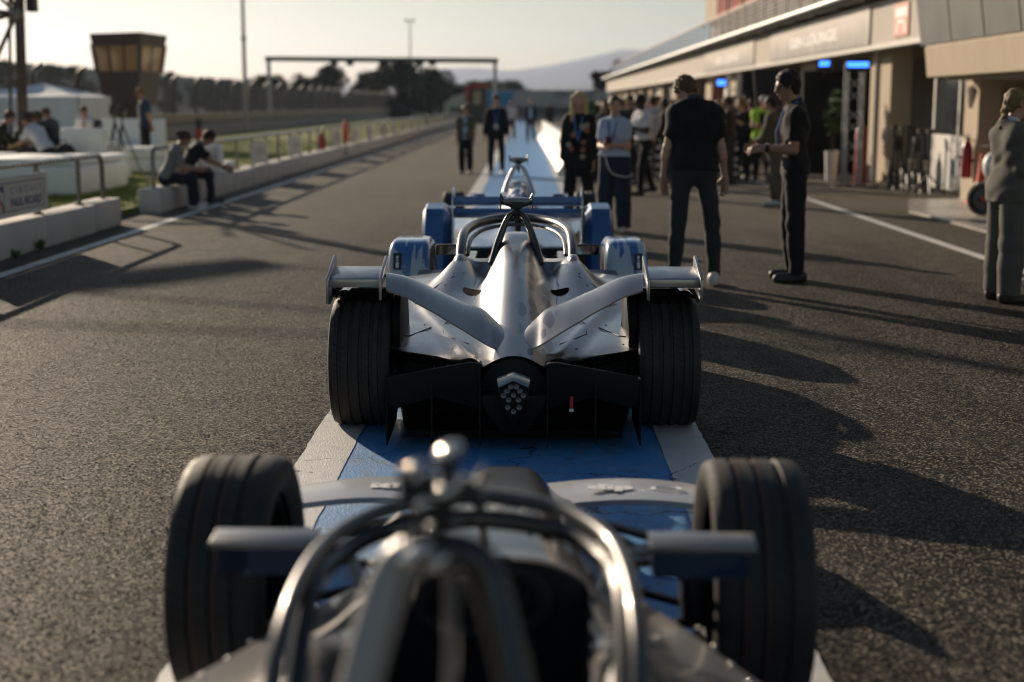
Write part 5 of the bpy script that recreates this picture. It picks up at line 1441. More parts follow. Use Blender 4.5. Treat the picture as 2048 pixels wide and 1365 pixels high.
# crowd in front of the garages
crowd = [
 (1203, 34, 'woman in white top beside the slender plant', (.5, .49, .47), 'fair', ('long', (.10, .06, .03)), 150, True, 1.68),
 (1222, 40, 'tall grey haired man at the left end of the crowd', (.05, .06, .09), 'rosy', ('short', (.33, .31, .29)), 175, False, 1.88),
 (1243, 37, 'person in pale jacket right of the grey haired man', (.45, .43, .42), 'fair', ('short', (.12, .07, .03)), 120, False, 1.72),
 (1252, 45, 'blonde woman in beige at the back of the crowd', (.30, .24, .17), 'fair', ('long', (.33, .22, .10)), 160, True, 1.74),
 (1266, 33, 'person in light blue behind the man in the white shirt', (.30, .34, .42), 'tan', ('short', (.03, .02, .015)), 80, False, 1.74),
 (1291, 42, 'red faced man above the shoulder of the man in white', (.12, .03, .03), 'rosy', ('short', (.06, .04, .03)), 190, False, 1.84),
 (1305, 32, 'person in white shirt close behind the striding man', (.52, .51, .52), 'fair', ('short', (.07, .04, .02)), 60, False, 1.76),
 (1318, 36, 'person in blue jumper left of the man looking down', (.06, .11, .20), 'fair', ('short', (.14, .10, .06)), 100, False, 1.80),
 (1330, 29.5, 'person in dark coat just left of the man looking down', (.03, .028, .026), 'tan', ('short', (.04, .03, .02)), 70, False, 1.70),
 (1342, 43, 'woman in grey at the back behind the man looking down', (.40, .38, .38), 'fair', ('long', (.06, .04, .02)), 150, True, 1.72),
 (1416, 40, 'woman in tan coat right of the head looking down', (.22, .14, .08), 'fair', ('long', (.22, .14, .06)), 130, True, 1.70),
 (1432, 46, 'man in pale shirt far behind the two men in black', (.55, .54, .55), 'fair', ('short', (.05, .04, .03)), 180, False, 1.80),
 (1449, 36, 'man in black jacket turned right in the crowd', (.014, .014, .016), 'fair', ('short', (.05, .03, .02)), -60, False, 1.76),
 (1462, 40, 'bald man in brown in the middle of the crowd', (.13, .08, .05), 'rosy', ('short', (.20, .15, .11)), 170, False, 1.82),
 (1474, 34, 'woman in black with hair down left of the vest', (.013, .013, .015), 'fair', ('long', (.16, .10, .05)), -20, True, 1.74),
 (1489, 38, 'man in dark navy suit left of the yellow vest', (.02, .024, .04), 'tan', ('short', (.04, .03, .02)), 150, False, 1.83),
 (1500, 33, 'woman in dark grey just left of the yellow vest', (.04, .04, .045), 'fair', ('pony', (.09, .05, .03)), 30, True, 1.70),
 (1540, 36, 'man in dark shirt just right of the yellow vest', (.05, .04, .04), 'tan', ('short', (.03, .02, .02)), 160, False, 1.80),
 (1232, 31, 'woman in dark dress behind the woman with the phone', (.02, .02, .025), 'fair', ('long', (.05, .03, .02)), 110, True, 1.66),
 (1279, 48, 'man in light jacket at the very back of the crowd', (.38, .35, .31), 'fair', ('short', (.18, .13, .08)), 180, False, 1.86),
 (1360, 47, 'man in blue shirt hidden mostly behind the man looking down', (.10, .16, .30), 'tan', ('short', (.03, .02, .02)), 170, False, 1.78),
 (1212, 29, 'woman in navy top just behind the slender plant', (.03, .04, .08), 'fair', ('long', (.12, .07, .03)), 150, True, 1.66),
 (1258, 28.5, 'man in charcoal jumper left of the man in white', (.04, .04, .045), 'tan', ('short', (.03, .02, .015)), 160, False, 1.76),
 (1312, 39, 'blonde woman in cream behind the striding man', (.42, .38, .30), 'fair', ('long', (.40, .28, .13)), 175, True, 1.72),
 (1400, 34, 'man in dark green jacket behind the right arm looking down', (.02, .035, .02), 'fair', ('short', (.10, .06, .03)), 165, False, 1.78),
 (1440, 31.5, 'woman in black with blonde hair between the two men in black', (.014, .014, .015), 'fair', ('long', (.34, .22, .10)), 120, True, 1.68),
 (1457, 29, 'person in dark brown coat near the striped barrier', (.05, .035, .025), 'tan', ('short', (.05, .03, .02)), 70, False, 1.74),
 (1483, 30.5, 'woman in dark top with arms folded left of the vest', (.02, .018, .02), 'rosy', ('pony', (.16, .09, .04)), 140, True, 1.68),
 (1506, 42, 'tall man in grey at the back right of the crowd', (.14, .14, .145), 'fair', ('short', (.20, .14, .08)), 175, False, 1.90),
 (1226, 44, 'man in red brown shirt at the far left of the crowd', (.18, .06, .04), 'tan', ('short', (.04, .03, .02)), 185, False, 1.80),
]
for i, (u, d, lab, col, sk, hr, hd, fem, hh) in enumerate(crowd):
    rs = random.Random(i)
    fa = rs.choice([((.1, .9, .2)), ((.05, .5, -.8)), ((0, .15, -1)), ((.3, .8, .5))])
    person(lab, X(u, d), d, hd, hh, lean=rs.uniform(0, 4), head=(rs.uniform(-4, 14), rs.uniform(-30, 30), 0), armL=((-.15, .1, -1), (fa[0], fa[1], fa[2])), armR=((.15, .06, -1), (-rs.uniform(0, .3), rs.uniform(.1, .8), -.8)),
           top=col, sleeve=rs.choice((.7, 1.9, 1.9)), hem=rs.uniform(-.12, .0), loose=rs.uniform(.006, .018), jacket=rs.random() < .4, bottom=rs.choice(((.015, .016, .02), (.03, .035, .05), (.05, .045, .04))), shoe=(.04, .035, .03), skin=sk, hair=hr, res=.02, female=fem, group='guests by the garages')
# people walking on the lane
def open_shirt(root, k):
    c = k['chest'] - k['up'] * .08
    MB().cbox(c + k['fw'] * .105 * k['s'], (.115, .05, .50), Matrix((k['rt'], k['fw'], k['up'])).transposed()).build('inner_shirt', cloth_mat((.34, .44, .62)), root, local=True, bevel=.02)
person('short person in olive overshirt and pale blue shirt walking on the lane', X(932, 33), 33, 176, 1.56, head=(6, 0, 0), armL=((-.18, .02, -1), (-.04, .2, -1)), armR=((.18, .02, -1), (.04, .2, -1)), legR=((.03, .1, -1), (-.02, -.05, -1)), legL=((-.02, -.06, -1), (.02, -.22, -1)), top=(.10, .10, .075), sleeve=.9, hem=-.03, loose=.02, bottom=(.012, .012, .014), wide=.02, shoe=(.1, .09, .08), skin='tan', hair=('short', (.02, .015, .012)), res=.016, extras=open_shirt, group='people walking on the lane')
person('person in black suit with badge walking on the blue strip edge', X(993, 32.5), 32.5, 178, 1.78, head=(2, -15, 0), armL=((-.22, .1, -1), (-.1, .25, -1)), armR=((.22, -.08, -1), (.08, .1, -1)), legR=((.07, .14, -1), (.0, -.08, -1)), legL=((-.07, -.1, -1), (0, -.22, -1)), top=(.012, .012, .014), sleeve=1.9, hem=-.12, jacket=True, loose=.01, bottom=(.012, .012, .014), shoe=(.6, .58, .55), skin='fair', hair=('curly', (.10, .055, .025)), res=.016, extras=lambda r, k: lanyard(r, k), group='people walking on the lane')
person('far person in white top and dark shorts on the blue strip', X(1022, 62), 62, 180, 1.74, armL=((-.2, .1, -1), (.1, .8, -.5)), top=(.50, .49, .52), sleeve=.8, bottom=(.02, .02, .025), shoe=(.5, .48, .45), skin='tan', hair=('short', (.05, .03, .02)), res=.022, group='people walking on the lane')
person('far person in navy jacket and pale shirt on the blue strip', X(1061, 60), 60, 178, 1.82, top=(.02, .026, .045), sleeve=1.9, hem=-.1, jacket=True, bottom=(.02, .024, .035), shoe=(.5, .48, .45), skin='fair', hair=('short', (.30, .20, .10)), res=.022, extras=open_shirt, group='people walking on the lane')
person('farthest person in dark clothes at the end of the strip', X(1098, 75), 75, 170, 1.74, top=(.025, .025, .03), sleeve=1.9, bottom=(.02, .02, .025), shoe=(.05, .05, .05), skin='tan', hair=('short', (.03, .02, .015)), res=.024, group='people walking on the lane')
# at the right edge
person('woman with braided hair in loose grey suit at the right edge', X(2014, 11.5), 11.5, -78, 1.70, head=(4, 0, 0), armR=((.14, .12, -1), (-.30, .9, .30)), armL=((-.16, .10, -1), (.2, .9, .2)), legR=((.05, .0, -1), (.02, -.03, -1)), legL=((-.05, .05, -1), (-.02, -.03, -1)), top=(.105, .098, .085), sleeve=1.95, hem=-.10, jacket=True, loose=.020, bottom=(.105, .098, .085), wide=.036, shoe=(.03, .03, .03), skin='fair', hair=('braid', (.20, .13, .06)), res=.0105, female=True, collar=(.55, .58, .66), curl=.9)
person('person in black cut off by the right edge facing the woman in grey', X(2098, 12.3), 12.3, 82, 1.72, head=(6, 0, 0), armL=((-.2, .3, -1), (.35, .9, .55)), armR=((.2, .25, -1), (-.2, .9, .4)), top=(.014, .013, .013), sleeve=.8, bottom=(.02, .02, .022), skin='tan', hair=('long', (.05, .03, .02)), res=.015, female=True)

# left: the lounge
person('man in blue polo standing with hands behind his back', X(296, 33.2), 33.2, 112, 1.88, z=.10, head=(14, -8, 0), armR=((.20, -.22, -1), (-.45, -.30, -.8)), armL=((-.20, -.22, -1), (.45, -.30, -.8)), legR=((.10, .0, -1), (.04, -.05, -1)), legL=((-.10, .0, -1), (-.04, -.05, -1)), top=(.030, .055, .095), sleeve=.7, hem=-.04, loose=.02, bottom=(.012, .012, .014), wide=.015, shoe=(.05, .05, .05), skin='rosy', hair=('quiff', (.24, .13, .05)), res=.015, slim=1.08, extras=glasses)
SIT = dict(legR=((.12, 1, -.05), (.03, .12, -1)), legL=((-.12, 1, -.05), (-.03, .12, -1)))
person('man in dark jacket seated with hand at his face, beside the mast', X(32, 29.3), 29.3, -70, 1.80, z=.10, lean=28, head=(0, 20, 0), seat=.56, armR=((.1, .5, -.8), (-.15, .35, 1)), armL=((-.15, .4, -1), (.2, .9, -.1)), top=(.014, .014, .016), sleeve=1.9, jacket=True, hem=-.06, bottom=(.03, .04, .07), skin='tan', hair=('quiff', (.09, .05, .02)), res=.016, group='guests seated in the lounge', extras=lambda r, k: MB().cbox(k['chest'] + k['fw'] * .115, (.10, .05, .34), Matrix((k['rt'], k['fw'], k['up'])).transposed()).build('inner_shirt', cloth_mat((.36, .38, .42)), r, local=True, bevel=.02), **SIT)
person('man in white t-shirt leaning forward on the white seats', X(100, 27.2), 27.2, 72, 1.80, z=.10, lean=38, head=(-14, 0, 0), seat=.60, armL=((-.12, .5, -.8), (.15, .8, -.2)), armR=((.15, .5, -.8), (-.2, .9, .1)), top=(.58, .60, .66), sleeve=.7, hem=-.02, loose=.012, bottom=(.02, .02, .024), shoe=(.5, .48, .46), skin='tan', hair=('short', (.025, .018, .014)), res=.015, group='guests seated in the lounge', **SIT)
person('man in black jacket bending forward behind the man in white', X(122, 29.4), 29.4, 78, 1.80, z=.10, lean=36, head=(-8, 0, 0), seat=.62, armL=((-.12, .5, -.8), (.15, .8, -.2)), armR=((.15, .5, -.8), (-.2, .9, .1)), top=(.013, .013, .015), sleeve=1.9, jacket=True, loose=.014, hem=-.05, bottom=(.02, .02, .024), skin='tan', hair=('quiff', (.07, .04, .02)), res=.016, group='guests seated in the lounge', **SIT)
person('man in dark top behind the two bending men', X(124, 31.6), 31.6, 80, 1.80, z=.10, lean=20, head=(0, 10, 0), seat=.60, armL=((-.12, .5, -.8), (.15, .8, -.2)), top=(.03, .03, .034), sleeve=1.9, bottom=(.02, .02, .024), skin='rosy', hair=('short', (.12, .07, .03)), res=.018, group='guests seated in the lounge', **SIT)
person('man in white shirt seated facing the camera beside the gazebo', X(184, 34.3), 34.3, 170, 1.80, z=.10, lean=14, head=(10, 18, 0), seat=.60, armL=((-.25, .35, -1), (.15, .7, -.4)), armR=((.25, .35, -1), (-.15, .7, -.4)), top=(.60, .60, .64), sleeve=1.6, loose=.014, bottom=(.03, .035, .05), skin='tan', hair=('quiff', (.10, .06, .025)), res=.016, group='guests seated in the lounge', extras=lambda r, k: MB().prism([(-.035, k['chest'][2] - .02), (.0, k['chest'][2] - .12), (.035, k['chest'][2] - .02), (.03, k['chest'][2] + .16), (-.03, k['chest'][2] + .16)], k['chest'][1] + .10, k['chest'][1] + .165, 'y').build('open_neck', skin_mat('tan'), r, local=True), **SIT)
person('person in dark olive jacket cut off by the left edge', X(-6, 27.6), 27.6, -75, 1.82, z=.10, lean=22, head=(8, 0, 0), seat=.56, armR=((.1, .5, -.8), (-.1, .9, -.1)), top=(.02, .022, .016), sleeve=1.9, jacket=True, bottom=(.02, .02, .024), skin='tan', hair=('short', (.05, .03, .02)), res=.017, group='guests seated in the lounge', **SIT)
SIT2 = dict(legR=((.08, 1, -.02), (.03, .02, -1)), legL=((-.06, 1, .06), (-.02, .12, -1)))
person('woman in grey t-shirt with tied hair sitting on the low wall', -5.50, 21.75, -76, 1.66, lean=24, head=(6, 0, 0), seat=.37, armR=((.14, .28, -1), (-.35, .9, -.1)), armL=((-.12, .4, -1), (.3, .9, -.1)), top=(.20, .21, .22), sleeve=.75, hem=-.02, loose=.014, bottom=(.014, .018, .03), wide=.018, shoe=(.62, .62, .62), skin='tan', hair=('bun', (.045, .026, .016)), res=.014, female=True, group='couple on the low wall', **SIT2)
person('man in navy t-shirt leaning on his knees on the low wall', -5.55, 23.0, -72, 1.80, lean=34, head=(12, 18, 0), seat=.37, armR=((.12, .75, -.7), (-.25, .9, -.5)), armL=((-.12, .7, -.7), (.3, .9, -.35)), top=(.014, .016, .024), sleeve=.7, hem=-.03, loose=.014, bottom=(.014, .016, .022), shoe=(.03, .03, .03), skin='tan', hair=('short', (.03, .02, .014)), res=.014, group='couple on the low wall', extras=lambda r, k: watch(r, k, 'R'), **SIT2)
# ================================================================== cars
M_CARBON = mat('carbon_black', (.0035, .0035, .004), .55, noise=(60, .3), spec=.2)
M_GLOSSB = mat('gloss_black', (.010, .010, .012), .2, coat=.4)
def tyre_mat(name, stripes=None):
    b = NB(name)
    # sipes: fine cuts repeating round the tyre (angle from the axle) on the outer ribs
    sp = b.n('SeparateXYZ'); b.l(b.tc.outputs['Object'], sp.inputs[0])
    ang = b.math('ARCTAN2', sp.outputs[1], sp.outputs[2])
    xx = b.math('MULTIPLY', sp.outputs[0], 14.0)
    ph = b.math('ADD', b.math('MULTIPLY', ang, 62 / (2 * math.pi)), xx)
    fr_ = b.math('FRACT', ph)
    sipe = b.math('LESS_THAN', fr_, .13)
    rib = b.math('GREATER_THAN', b.math('SINE', b.math('MULTIPLY', sp.outputs[0], 46.0)), -.15)
    sipe = b.math('MULTIPLY', sipe, rib)
    dust = b.noise(18, None, 6, .7)
    c = b.mixc(b.rng(dust, .35, .7, 0, 1), (.014, .0135, .013), (.034, .031, .028))
    c = b.mixc(b.math('MULTIPLY', sipe, .9), c, (.004, .004, .004))
    fine = b.noise(260, None, 2, .6)
    nb = b.bump(b.math('SUBTRACT', b.math('MULTIPLY', fine, .25), sipe), .55, .004)
    return b.set(color=c, rough=b.rng(dust, .3, .7, .5, .72), normal=nb, spec=.45)
M_TYRE = tyre_mat('tyre_rubber')
M_RIM = mat('dark_rim', (.03, .03, .032), .35, .7)
def tyre_profile(r, w, grooves, gd=.008, gw=.010):
    h = w / 2; pts = [(r * .70, -h * .80), (r * .80, -h * .96), (r * .90, -h), (r * .962, -h * .955), (r * .985, -h * .86)]
    gs = sorted(grooves)
    x = -h * .80; pts.append((r * .995, x))
    for g_ in gs:
        c = g_ * h
        pts += [(r, c - gw), (r - gd, c - gw * .7), (r - gd, c + gw * .7), (r, c + gw)]
    pts += [(r * .995, h * .80), (r * .985, h * .86), (r * .962, h * .955), (r * .90, h), (r * .80, h * .96), (r * .70, h * .80)]
    return pts
def wheel_part(root, c, r, w, side, grooves=(-.62, -.28, .05, .38, .66), name='wheel', tm=None, lines=None):
    """side +1 / -1: outer face direction; wheel object origin sits on the axle so the tyre texture turns about it"""
    mb = MB(); mb.lathe(tyre_profile(r, w, grooves), axis='x', n=72)
    o = mb.build(name, tm or M_TYRE, None, smooth=35, fixn=True); o.parent = root; o.location = c
    rm = MB(); q = side * w * .30
    rm.lathe([(r * .71, -w * .36), (r * .71, w * .36), (r * .66, w * .34), (r * .62, q * .6), (r * .2, q), (.03, q + side * .01), (0, q + side * .01)], axis='x', n=36)
    for k in range(10):
        a = k * 2 * math.pi / 10; d = Vector((0, math.cos(a), math.sin(a)))
        rm.tube([Vector((q, 0, 0)) + d * .05, Vector((q * .8 + side * .03, 0, 0)) + d * r * .66], .016, 6)
    x = rm.build('rim', M_RIM, None, smooth=40); x.parent = o
    if lines:
        for g_ in lines[0]:
            lb = MB(); lb.lathe([(r + .0012, g_ * w / 2 - .006), (r + .0012, g_ * w / 2 + .006)], axis='x', n=72)
            x = lb.build('tread_line', lines[1], None, smooth=40, fixn=False); x.parent = o
    return o

def height_body(root, name, ys, W, zf, mats, nx=61, skirt=.09, facemat=None, wpow=1.0, offset=None):
    """bodywork as a smooth sheet: x spans +-W(y), z=zf(x,y), sides drop to a skirt"""
    rows = []
    for y in ys:
        w = float(W(y)); row = []
        zs = float(zf(w, y))
        lowz = min(zs - .01, max(skirt, zs - .32)) if y > -.17 else zs - .014
        for q in (0, 1, 2, 3): 
            t_ = q / 4; row.append((-w * (1 - .05 * (1 - t_) ** 2) , y, lowz + (zs - lowz) * t_))
        for i in range(nx):
            s_ = -1 + 2 * i / (nx - 1); x = w * math.copysign(abs(s_) ** wpow, s_)
            row.append((x, y, float(zf(x, y))))
        for q in (3, 2, 1, 0):
            t_ = q / 4; row.append((w * (1 - .05 * (1 - t_) ** 2), y, lowz + (zs - lowz) * t_))
        rows.append(row)
    mb = MB(); mb.grid(rows)
    if facemat:
        n = len(rows[0])
        for k, f in enumerate(mb.f):
            c = np.mean([mb.v[i] for i in f], 0); mb.mi[k] = facemat(c)
    return mb.build(name, mats, root, smooth=50, local=True, fixn=False)
def ridge(x, w, p=2.6): return math.exp(-(abs(x) / w) ** p)
def smax(a, b, k=.06):
    h = max(k - abs(a - b), 0) / k
    return max(a, b) + h * h * k * .25

def silver_mat(name, base, dots=True, rough=.26, metal=.85):
    b = NB(name)
    c = base; n1 = b.noise(2.5, None, 3, .5)
    col = b.mixc(b.rng(n1, .3, .7, 0, 1), tuple(q * .93 for q in base), tuple(min(1, q * 1.05) for q in base))
    if dots:
        v = b.n('TexVoronoi', voronoi_dimensions='2D'); v.inputs['Scale'].default_value = 15; v.inputs['Randomness'].default_value = .55
        mp = b.mapping((1, .30, 0.0)); b.l(mp, v.inputs['Vector'])
        sep = b.n('SeparateColor'); b.l(v.outputs['Color'], sep.inputs[0])
        rad = b.rng(sep.outputs[0], 0, 1, .12, .46)
        d = b.math('LESS_THAN', v.outputs['Distance'], rad)
        sx = b.n('SeparateXYZ'); b.l(b.tc.outputs['Object'], sx.inputs[0])
        reg = b.math('MULTIPLY', b.rng(sx.outputs[0], .0, .05, 0, 1), b.rng(sx.outputs[0], .17, .24, 1, 0))
        reg2 = b.rng(b.math('ABSOLUTE', sx.outputs[0]), .30, .36, 0, .45)
        reg2 = b.math('MULTIPLY', reg2, b.rng(b.math('ABSOLUTE', sx.outputs[0]), .5, .62, 1, 0))
        rg = b.math('MULTIPLY', b.math('ADD', reg, b.math('MULTIPLY', reg2, .5)), b.rng(sx.outputs[1], .9, 1.5, 1, .25))
        col = b.mixc(b.math('MULTIPLY', b.math('MULTIPLY', d, rg), .8), col, (.10, .10, .14))
    fl = b.noise(900, None, 2, .5)
    return b.set(color=col, rough=b.rng(fl, .3, .7, rough - .04, rough + .06), metal=metal, coat=.3, coatr=.12)
M_SILVER = silver_mat('silver_paint', (.30, .30, .31), rough=.28, metal=.94)
M_SILVERP = silver_mat('silver_plain', (.40, .395, .395), False, rough=.32)
M_SILVERD = silver_mat('silver_dark', (.30, .30, .31), False, rough=.3)
M_GUN = mat('gunmetal', (.085, .085, .09), .33, .85, coat=.25)
def drip_mat(name, a, c2):
    b = NB(name)
    n1 = b.noise(1.0, b.mapping((23, 1.6, 3.0)), 1, .4)
    wob = b.noise(9, None, 2, .5)
    f_ = b.math('GREATER_THAN', b.math('ADD', n1, b.math('MULTIPLY', b.math('SUBTRACT', wob, .5), .25)), .515)
    return b.set(color=b.mixc(f_, a, c2), rough=.28, metal=.0, coat=.8, coatr=.06)
M_DRIP = drip_mat('blue_drip_paint', (.045, .16, .40), (.42, .50, .62))
M_BLUEC = mat('deep_blue_paint', (.028, .115, .32), .4, .1, coat=.3, noise=(3, .08))
M_PEARL = mat('pearl_blue_white', (.55, .58, .64), .24, .55, coat=.7, noise=(2, .12))
M_SCREW = mat('fastener', (.02, .02, .02), .4)

def roll_hoop(root, y, zb, zt, half, m, r=.021):
    pts = spline([(-half, y - .10, zb), (-half * .78, y - .04, zb + (zt - zb) * .42), (-half * .42, y, zb + (zt - zb) * .84), (-half * .18, y + .015, zt - .012), (0, y + .02, zt), (half * .18, y + .015, zt - .012), (half * .42, y, zb + (zt - zb) * .84), (half * .78, y - .04, zb + (zt - zb) * .42), (half, y - .10, zb)], 5)
    n = len(pts); rs = [r * (1 + 1.0 * (abs(i / (n - 1) - .5) * 2) ** 3) for i in range(n)]
    return MB().tube(pts, rs, 12, sx=.8).build('roll_hoop', m, root, smooth=60, local=True)
def camera_pod(root, y, z, k=1.0):
    n0 = len(bpy.data.objects); before = set(bpy.data.objects)
    p = MB(); p.ell((0, y, z), (.096, .065, .024), 20, 10)
    pod = p.build('camera_pod', mat('pod_grey', (.28, .28, .29), .3, .6, noise=(60, .25)) if k == 1.0 else mat('pod_silver', (.05, .05, .052), .25, .5), root, smooth=179, local=True)
    MB().box((-.032, y - .075, z - .045), (.032, y + .02, z - .005)).build('camera_block', M_BLACK, pod, local=True, bevel=.006)
    for s_ in (-1, 1):
        MB().box((s_ * .094 - .003, y - .03, z - .06), (s_ * .094 + .003, y + .04, z + .045)).build('side_fin', M_GUN, pod, smooth=None, local=True)
        MB().tube([(s_ * .03, y - .03, z - .03), (s_ * .07, y - .02, z - .005), (s_ * .093, y, z + .038)], .005, 6).tube([(s_ * .03, y - .03, z - .034), (s_ * .093, y, z - .012)], .005, 6).build('fin_strut', M_GUN, pod, local=True)
    MB().box((-.016, y - .03, z - .10), (.016, y + .03, z - .02)).tube([(0, y - .035, z - .1), (0, y - .035, z - .13)], .012, 8).build('stem', M_BLACK, pod, local=True, bevel=.004)
    if k != 1.0:
        for o in set(bpy.data.objects) - before: o.data.transform(Matrix.Translation((0, y, z)) @ Matrix.Diagonal((k, k, k, 1)) @ Matrix.Translation((0, -y, -z)))
def halo(root, pts, r, m, strut=None, lip=True):
    full = [(-a, b, c) for a, b, c in pts] + [(a, b, c) for a, b, c in reversed(pts[:-1])]
    path = spline(full, 7)
    o = MB().tube(path, r, 14).build('halo', m, root, smooth=60, local=True)
    if lip:
        inner = [Vector((p.x * .88, p.y - .02, p.z - .045)) for p in path[8:-8]]
        MB().tube(inner, r * .42, 8).build('halo_fairing', m, o, smooth=60, local=True)
    if strut: MB().tube(strut, [r * .8, r * .6, r * .8], 10).build('halo_pillar', m, o, local=True)
    return o
def mirrors(root, x, y, z, w, m_case, h=.062):
    for s_ in (-1, 1):
        c = MB().box((s_ * x, y, z - h / 2), (s_ * (x + w), y + .06, z + h / 2)).build('mirror', m_case, root, local=True, bevel=.012)
        MB().box((s_ * x + s_ * .006, y - .004, z - h / 2 + .006), (s_ * (x + w) - s_ * .006, y - .001, z + h / 2 - .006)).build('mirror_glass', mat('mirror_glass', (.62, .68, .76), .04, 1.0), c, smooth=None, local=True)
        MB().tube([(s_ * (x + .02), y + .04, z), (s_ * (x - .12), y + .06, z - .06)], .012, 6).build('mirror_stay', m_case, c, local=True)

# ------------------------------------------------------------------ silver car
SC = thing('silver_race_car', 'silver single seat electric race car seen from behind, with blue wheel covers', 'race car', (-.055, 6.98, 0))
RR = .318; RWD = .30
for s_ in (-1, 1):
    wheel_part(SC, (s_ * (.895 - RWD / 2), 0, RR), RR, RWD, s_)
    wheel_part(SC, (s_ * .72, 3.1, .31), .31, .24, s_)
crest = smooth_interp([(-.56, .425), (-.35, .475), (0, .555), (.4, .645), (.8, .72), (1.2, .785), (1.5, .825), (1.62, .80), (1.75, .56), (2.6, .52), (3.2, .47), (4.05, .30)])
wsp = smooth_interp([(-.56, .16), (-.2, .135), (.3, .15), (.9, .165), (1.5, .155), (1.8, .2), (2.6, .25), (3.4, .20), (4.05, .14)])
Wd = smooth_interp([(-.52, .145), (-.44, .17), (-.38, .22), (-.31, .42), (-.24, .575), (-.1, .585), (.35, .60), (.6, .66), (1.1, .72), (1.9, .74), (2.2, .64), (2.45, .38), (2.8, .27), (3.4, .21), (4.02, .12)])
deck = smooth_interp([(-.56, .33), (-.38, .375), (-.2, .405), (.2, .455), (.7, .505), (1.2, .545), (1.7, .555), (2.3, .50), (2.8, .40), (4.05, .22)])
def z_silver(x, y):
    ax_ = abs(x); d = float(deck(y)) - .05 * (ax_ / .7) ** 2 * (max(-.2, min(1, (y + .1) / .5)) if y < 2.2 else .2)
    c = float(crest(y)); w = float(wsp(y))
    z = d + (c - d) * ridge(ax_, w, 2.3 + 1.6 * min(1, max(0, (y - .9) / .5)))
    # halo mounts: fairings running back from the cockpit shoulders
    dy = (y - 1.48); sy = .22 if dy > 0 else .62
    cx = .33 + .10 * min(0, dy) * -.9
    z = smax(z, d + .145 * math.exp(-((ax_ - cx) / (.11 + .08 * max(0, -dy))) ** 2 - (dy / sy) ** 2), .05)
    # cockpit shoulder shelf
    if 1.2 < y < 2.3: z = smax(z, .655 * math.exp(-(max(0, ax_ - .30) / .10) ** 2) * min(1, max(0, (y - 1.2) / .25)) * min(1, (2.3 - y) / .2), .04) if ax_ > .12 else z
    # crease line from the arm root along the flank towards the tail
    if y < .9:
        k = .20 + .36 * max(0, (y + .4)) / 1.3
        z += .012 * math.exp(-((ax_ - k) / .035) ** 2) * min(1, (.9 - y) / .3)
        z -= .010 * math.exp(-((ax_ - k - .075) / .05) ** 2) * min(1, (.9 - y) / .3)
    return z
def cockpit_face(c):
    return 1 if (1.72 < c[1] < 2.55 and abs(c[0]) < .245) else 0
def z_silver2(x, y):
    z = z_silver(x, y)
    if 1.66 < y < 2.6 and abs(x) < .25: z = min(z, .36)
    return z
ysb = list(np.linspace(-.52, 1.2, 110)) + list(np.linspace(1.22, 2.6, 60)) + list(np.linspace(2.65, 4.02, 24))
bodyS = height_body(SC, 'bodywork', ysb, Wd, z_silver2, [M_SILVER, M_BLACKM], nx=121, facemat=cockpit_face)
# panel seams and fasteners lying on the skin
def on_skin(pts, m, name, r=.0022):
    return MB().tube([(a, b, z_silver2(a, b) + .001) for a, b in pts], r, 5).build(name, m, bodyS, local=True)
M_SEAM = mat('seam', (.03, .03, .03), .6)
for s_ in (-1, 1):
    on_skin([(s_ * x, y) for x, y in ((.30, 1.15), (.36, 1.05), (.44, .98), (.52, .86), (.54, .72), (.47, .56), (.36, .42), (.25, .30))], M_SEAM, 'panel_seam')
    on_skin([(s_ * x, y) for x, y in ((.22, .38), (.30, .36), (.36, .22), (.36, .05), (.30, -.08), (.22, -.16))], M_SEAM, 'panel_seam')
    on_skin([(s_ * x, y) for x, y in ((.43, .22), (.52, .02), (.57, .0))], M_SEAM, 'panel_seam', .003)
    on_skin([(s_ * x, y) for x, y in ((.20, 1.45), (.24, 1.0), (.22, .6))], M_SEAM, 'panel_seam', .0015)
    for (x, y) in ((.47, .3), (.55, .75), (.40, .95), (.53, -.15), (.30, -.2), (.62, .8), (.33, .42), (.25, .1), (.36, 1.1)):
        MB().ell((s_ * x, y, z_silver2(x, y) + .001), (.006, .010, .002), 8, 4).build('fastener', M_SCREW, bodyS, smooth=179, local=True)
# oval vents
for s_ in (-1, 1):
    vt = MB(); cx_, cy_2 = s_ * .245, .86; n = 24; rim = []; inn = []; bot = []
    for j in range(n):
        a = 2 * math.pi * j / n; q = Vector((math.cos(a) * .038, math.sin(a) * .085, 0)); q = Euler((0, 0, s_ * R(-28))).to_matrix() @ q
        px, py = cx_ + q.x, cy_2 + q.y; zz = z_silver2(px, py)
        rim.append((px, py, zz + .003)); inn.append((cx_ + q.x * .9, cy_2 + q.y * .9, z_silver2(cx_ + q.x * .9, cy_2 + q.y * .9) + .0045))
    vt.add(rim + inn, [(j, (j + 1) % n, n + (j + 1) % n, n + j) for j in range(n)] + [tuple(range(n, 2 * n))], 0)
    vt.build('vent', mat('vent_black', (.003, .003, .003), .9, spec=.05), bodyS, local=True, smooth=None)
# floor and tail
MB().prism([(-.50, -.50), (.50, -.50), (.62, .4), (.80, .6), (.85, 2.2), (.5, 2.5), (.2, 3.9), (-.2, 3.9), (-.5, 2.5), (-.85, 2.2), (-.80, .6), (-.62, .4)], .045, .075, 'z').build('floor', M_CARBON, SC, local=True, smooth=None)
MB().box((-.57, -.10, .08), (.57, .45, .34)).build('gearbox_shroud', M_BLACKM, SC, local=True, bevel=.03)
arch = [(-.155, .335), (-.10, .395), (-.05, .425), (0, .435), (.05, .425), (.10, .395), (.155, .335), (.15, .12), (-.15, .12)]
MB().prism([(a, b - .012) for a, b in arch], -.51, -.10, 'y').build('tail_plug', M_BLACKM, SC, local=True, bevel=.01)
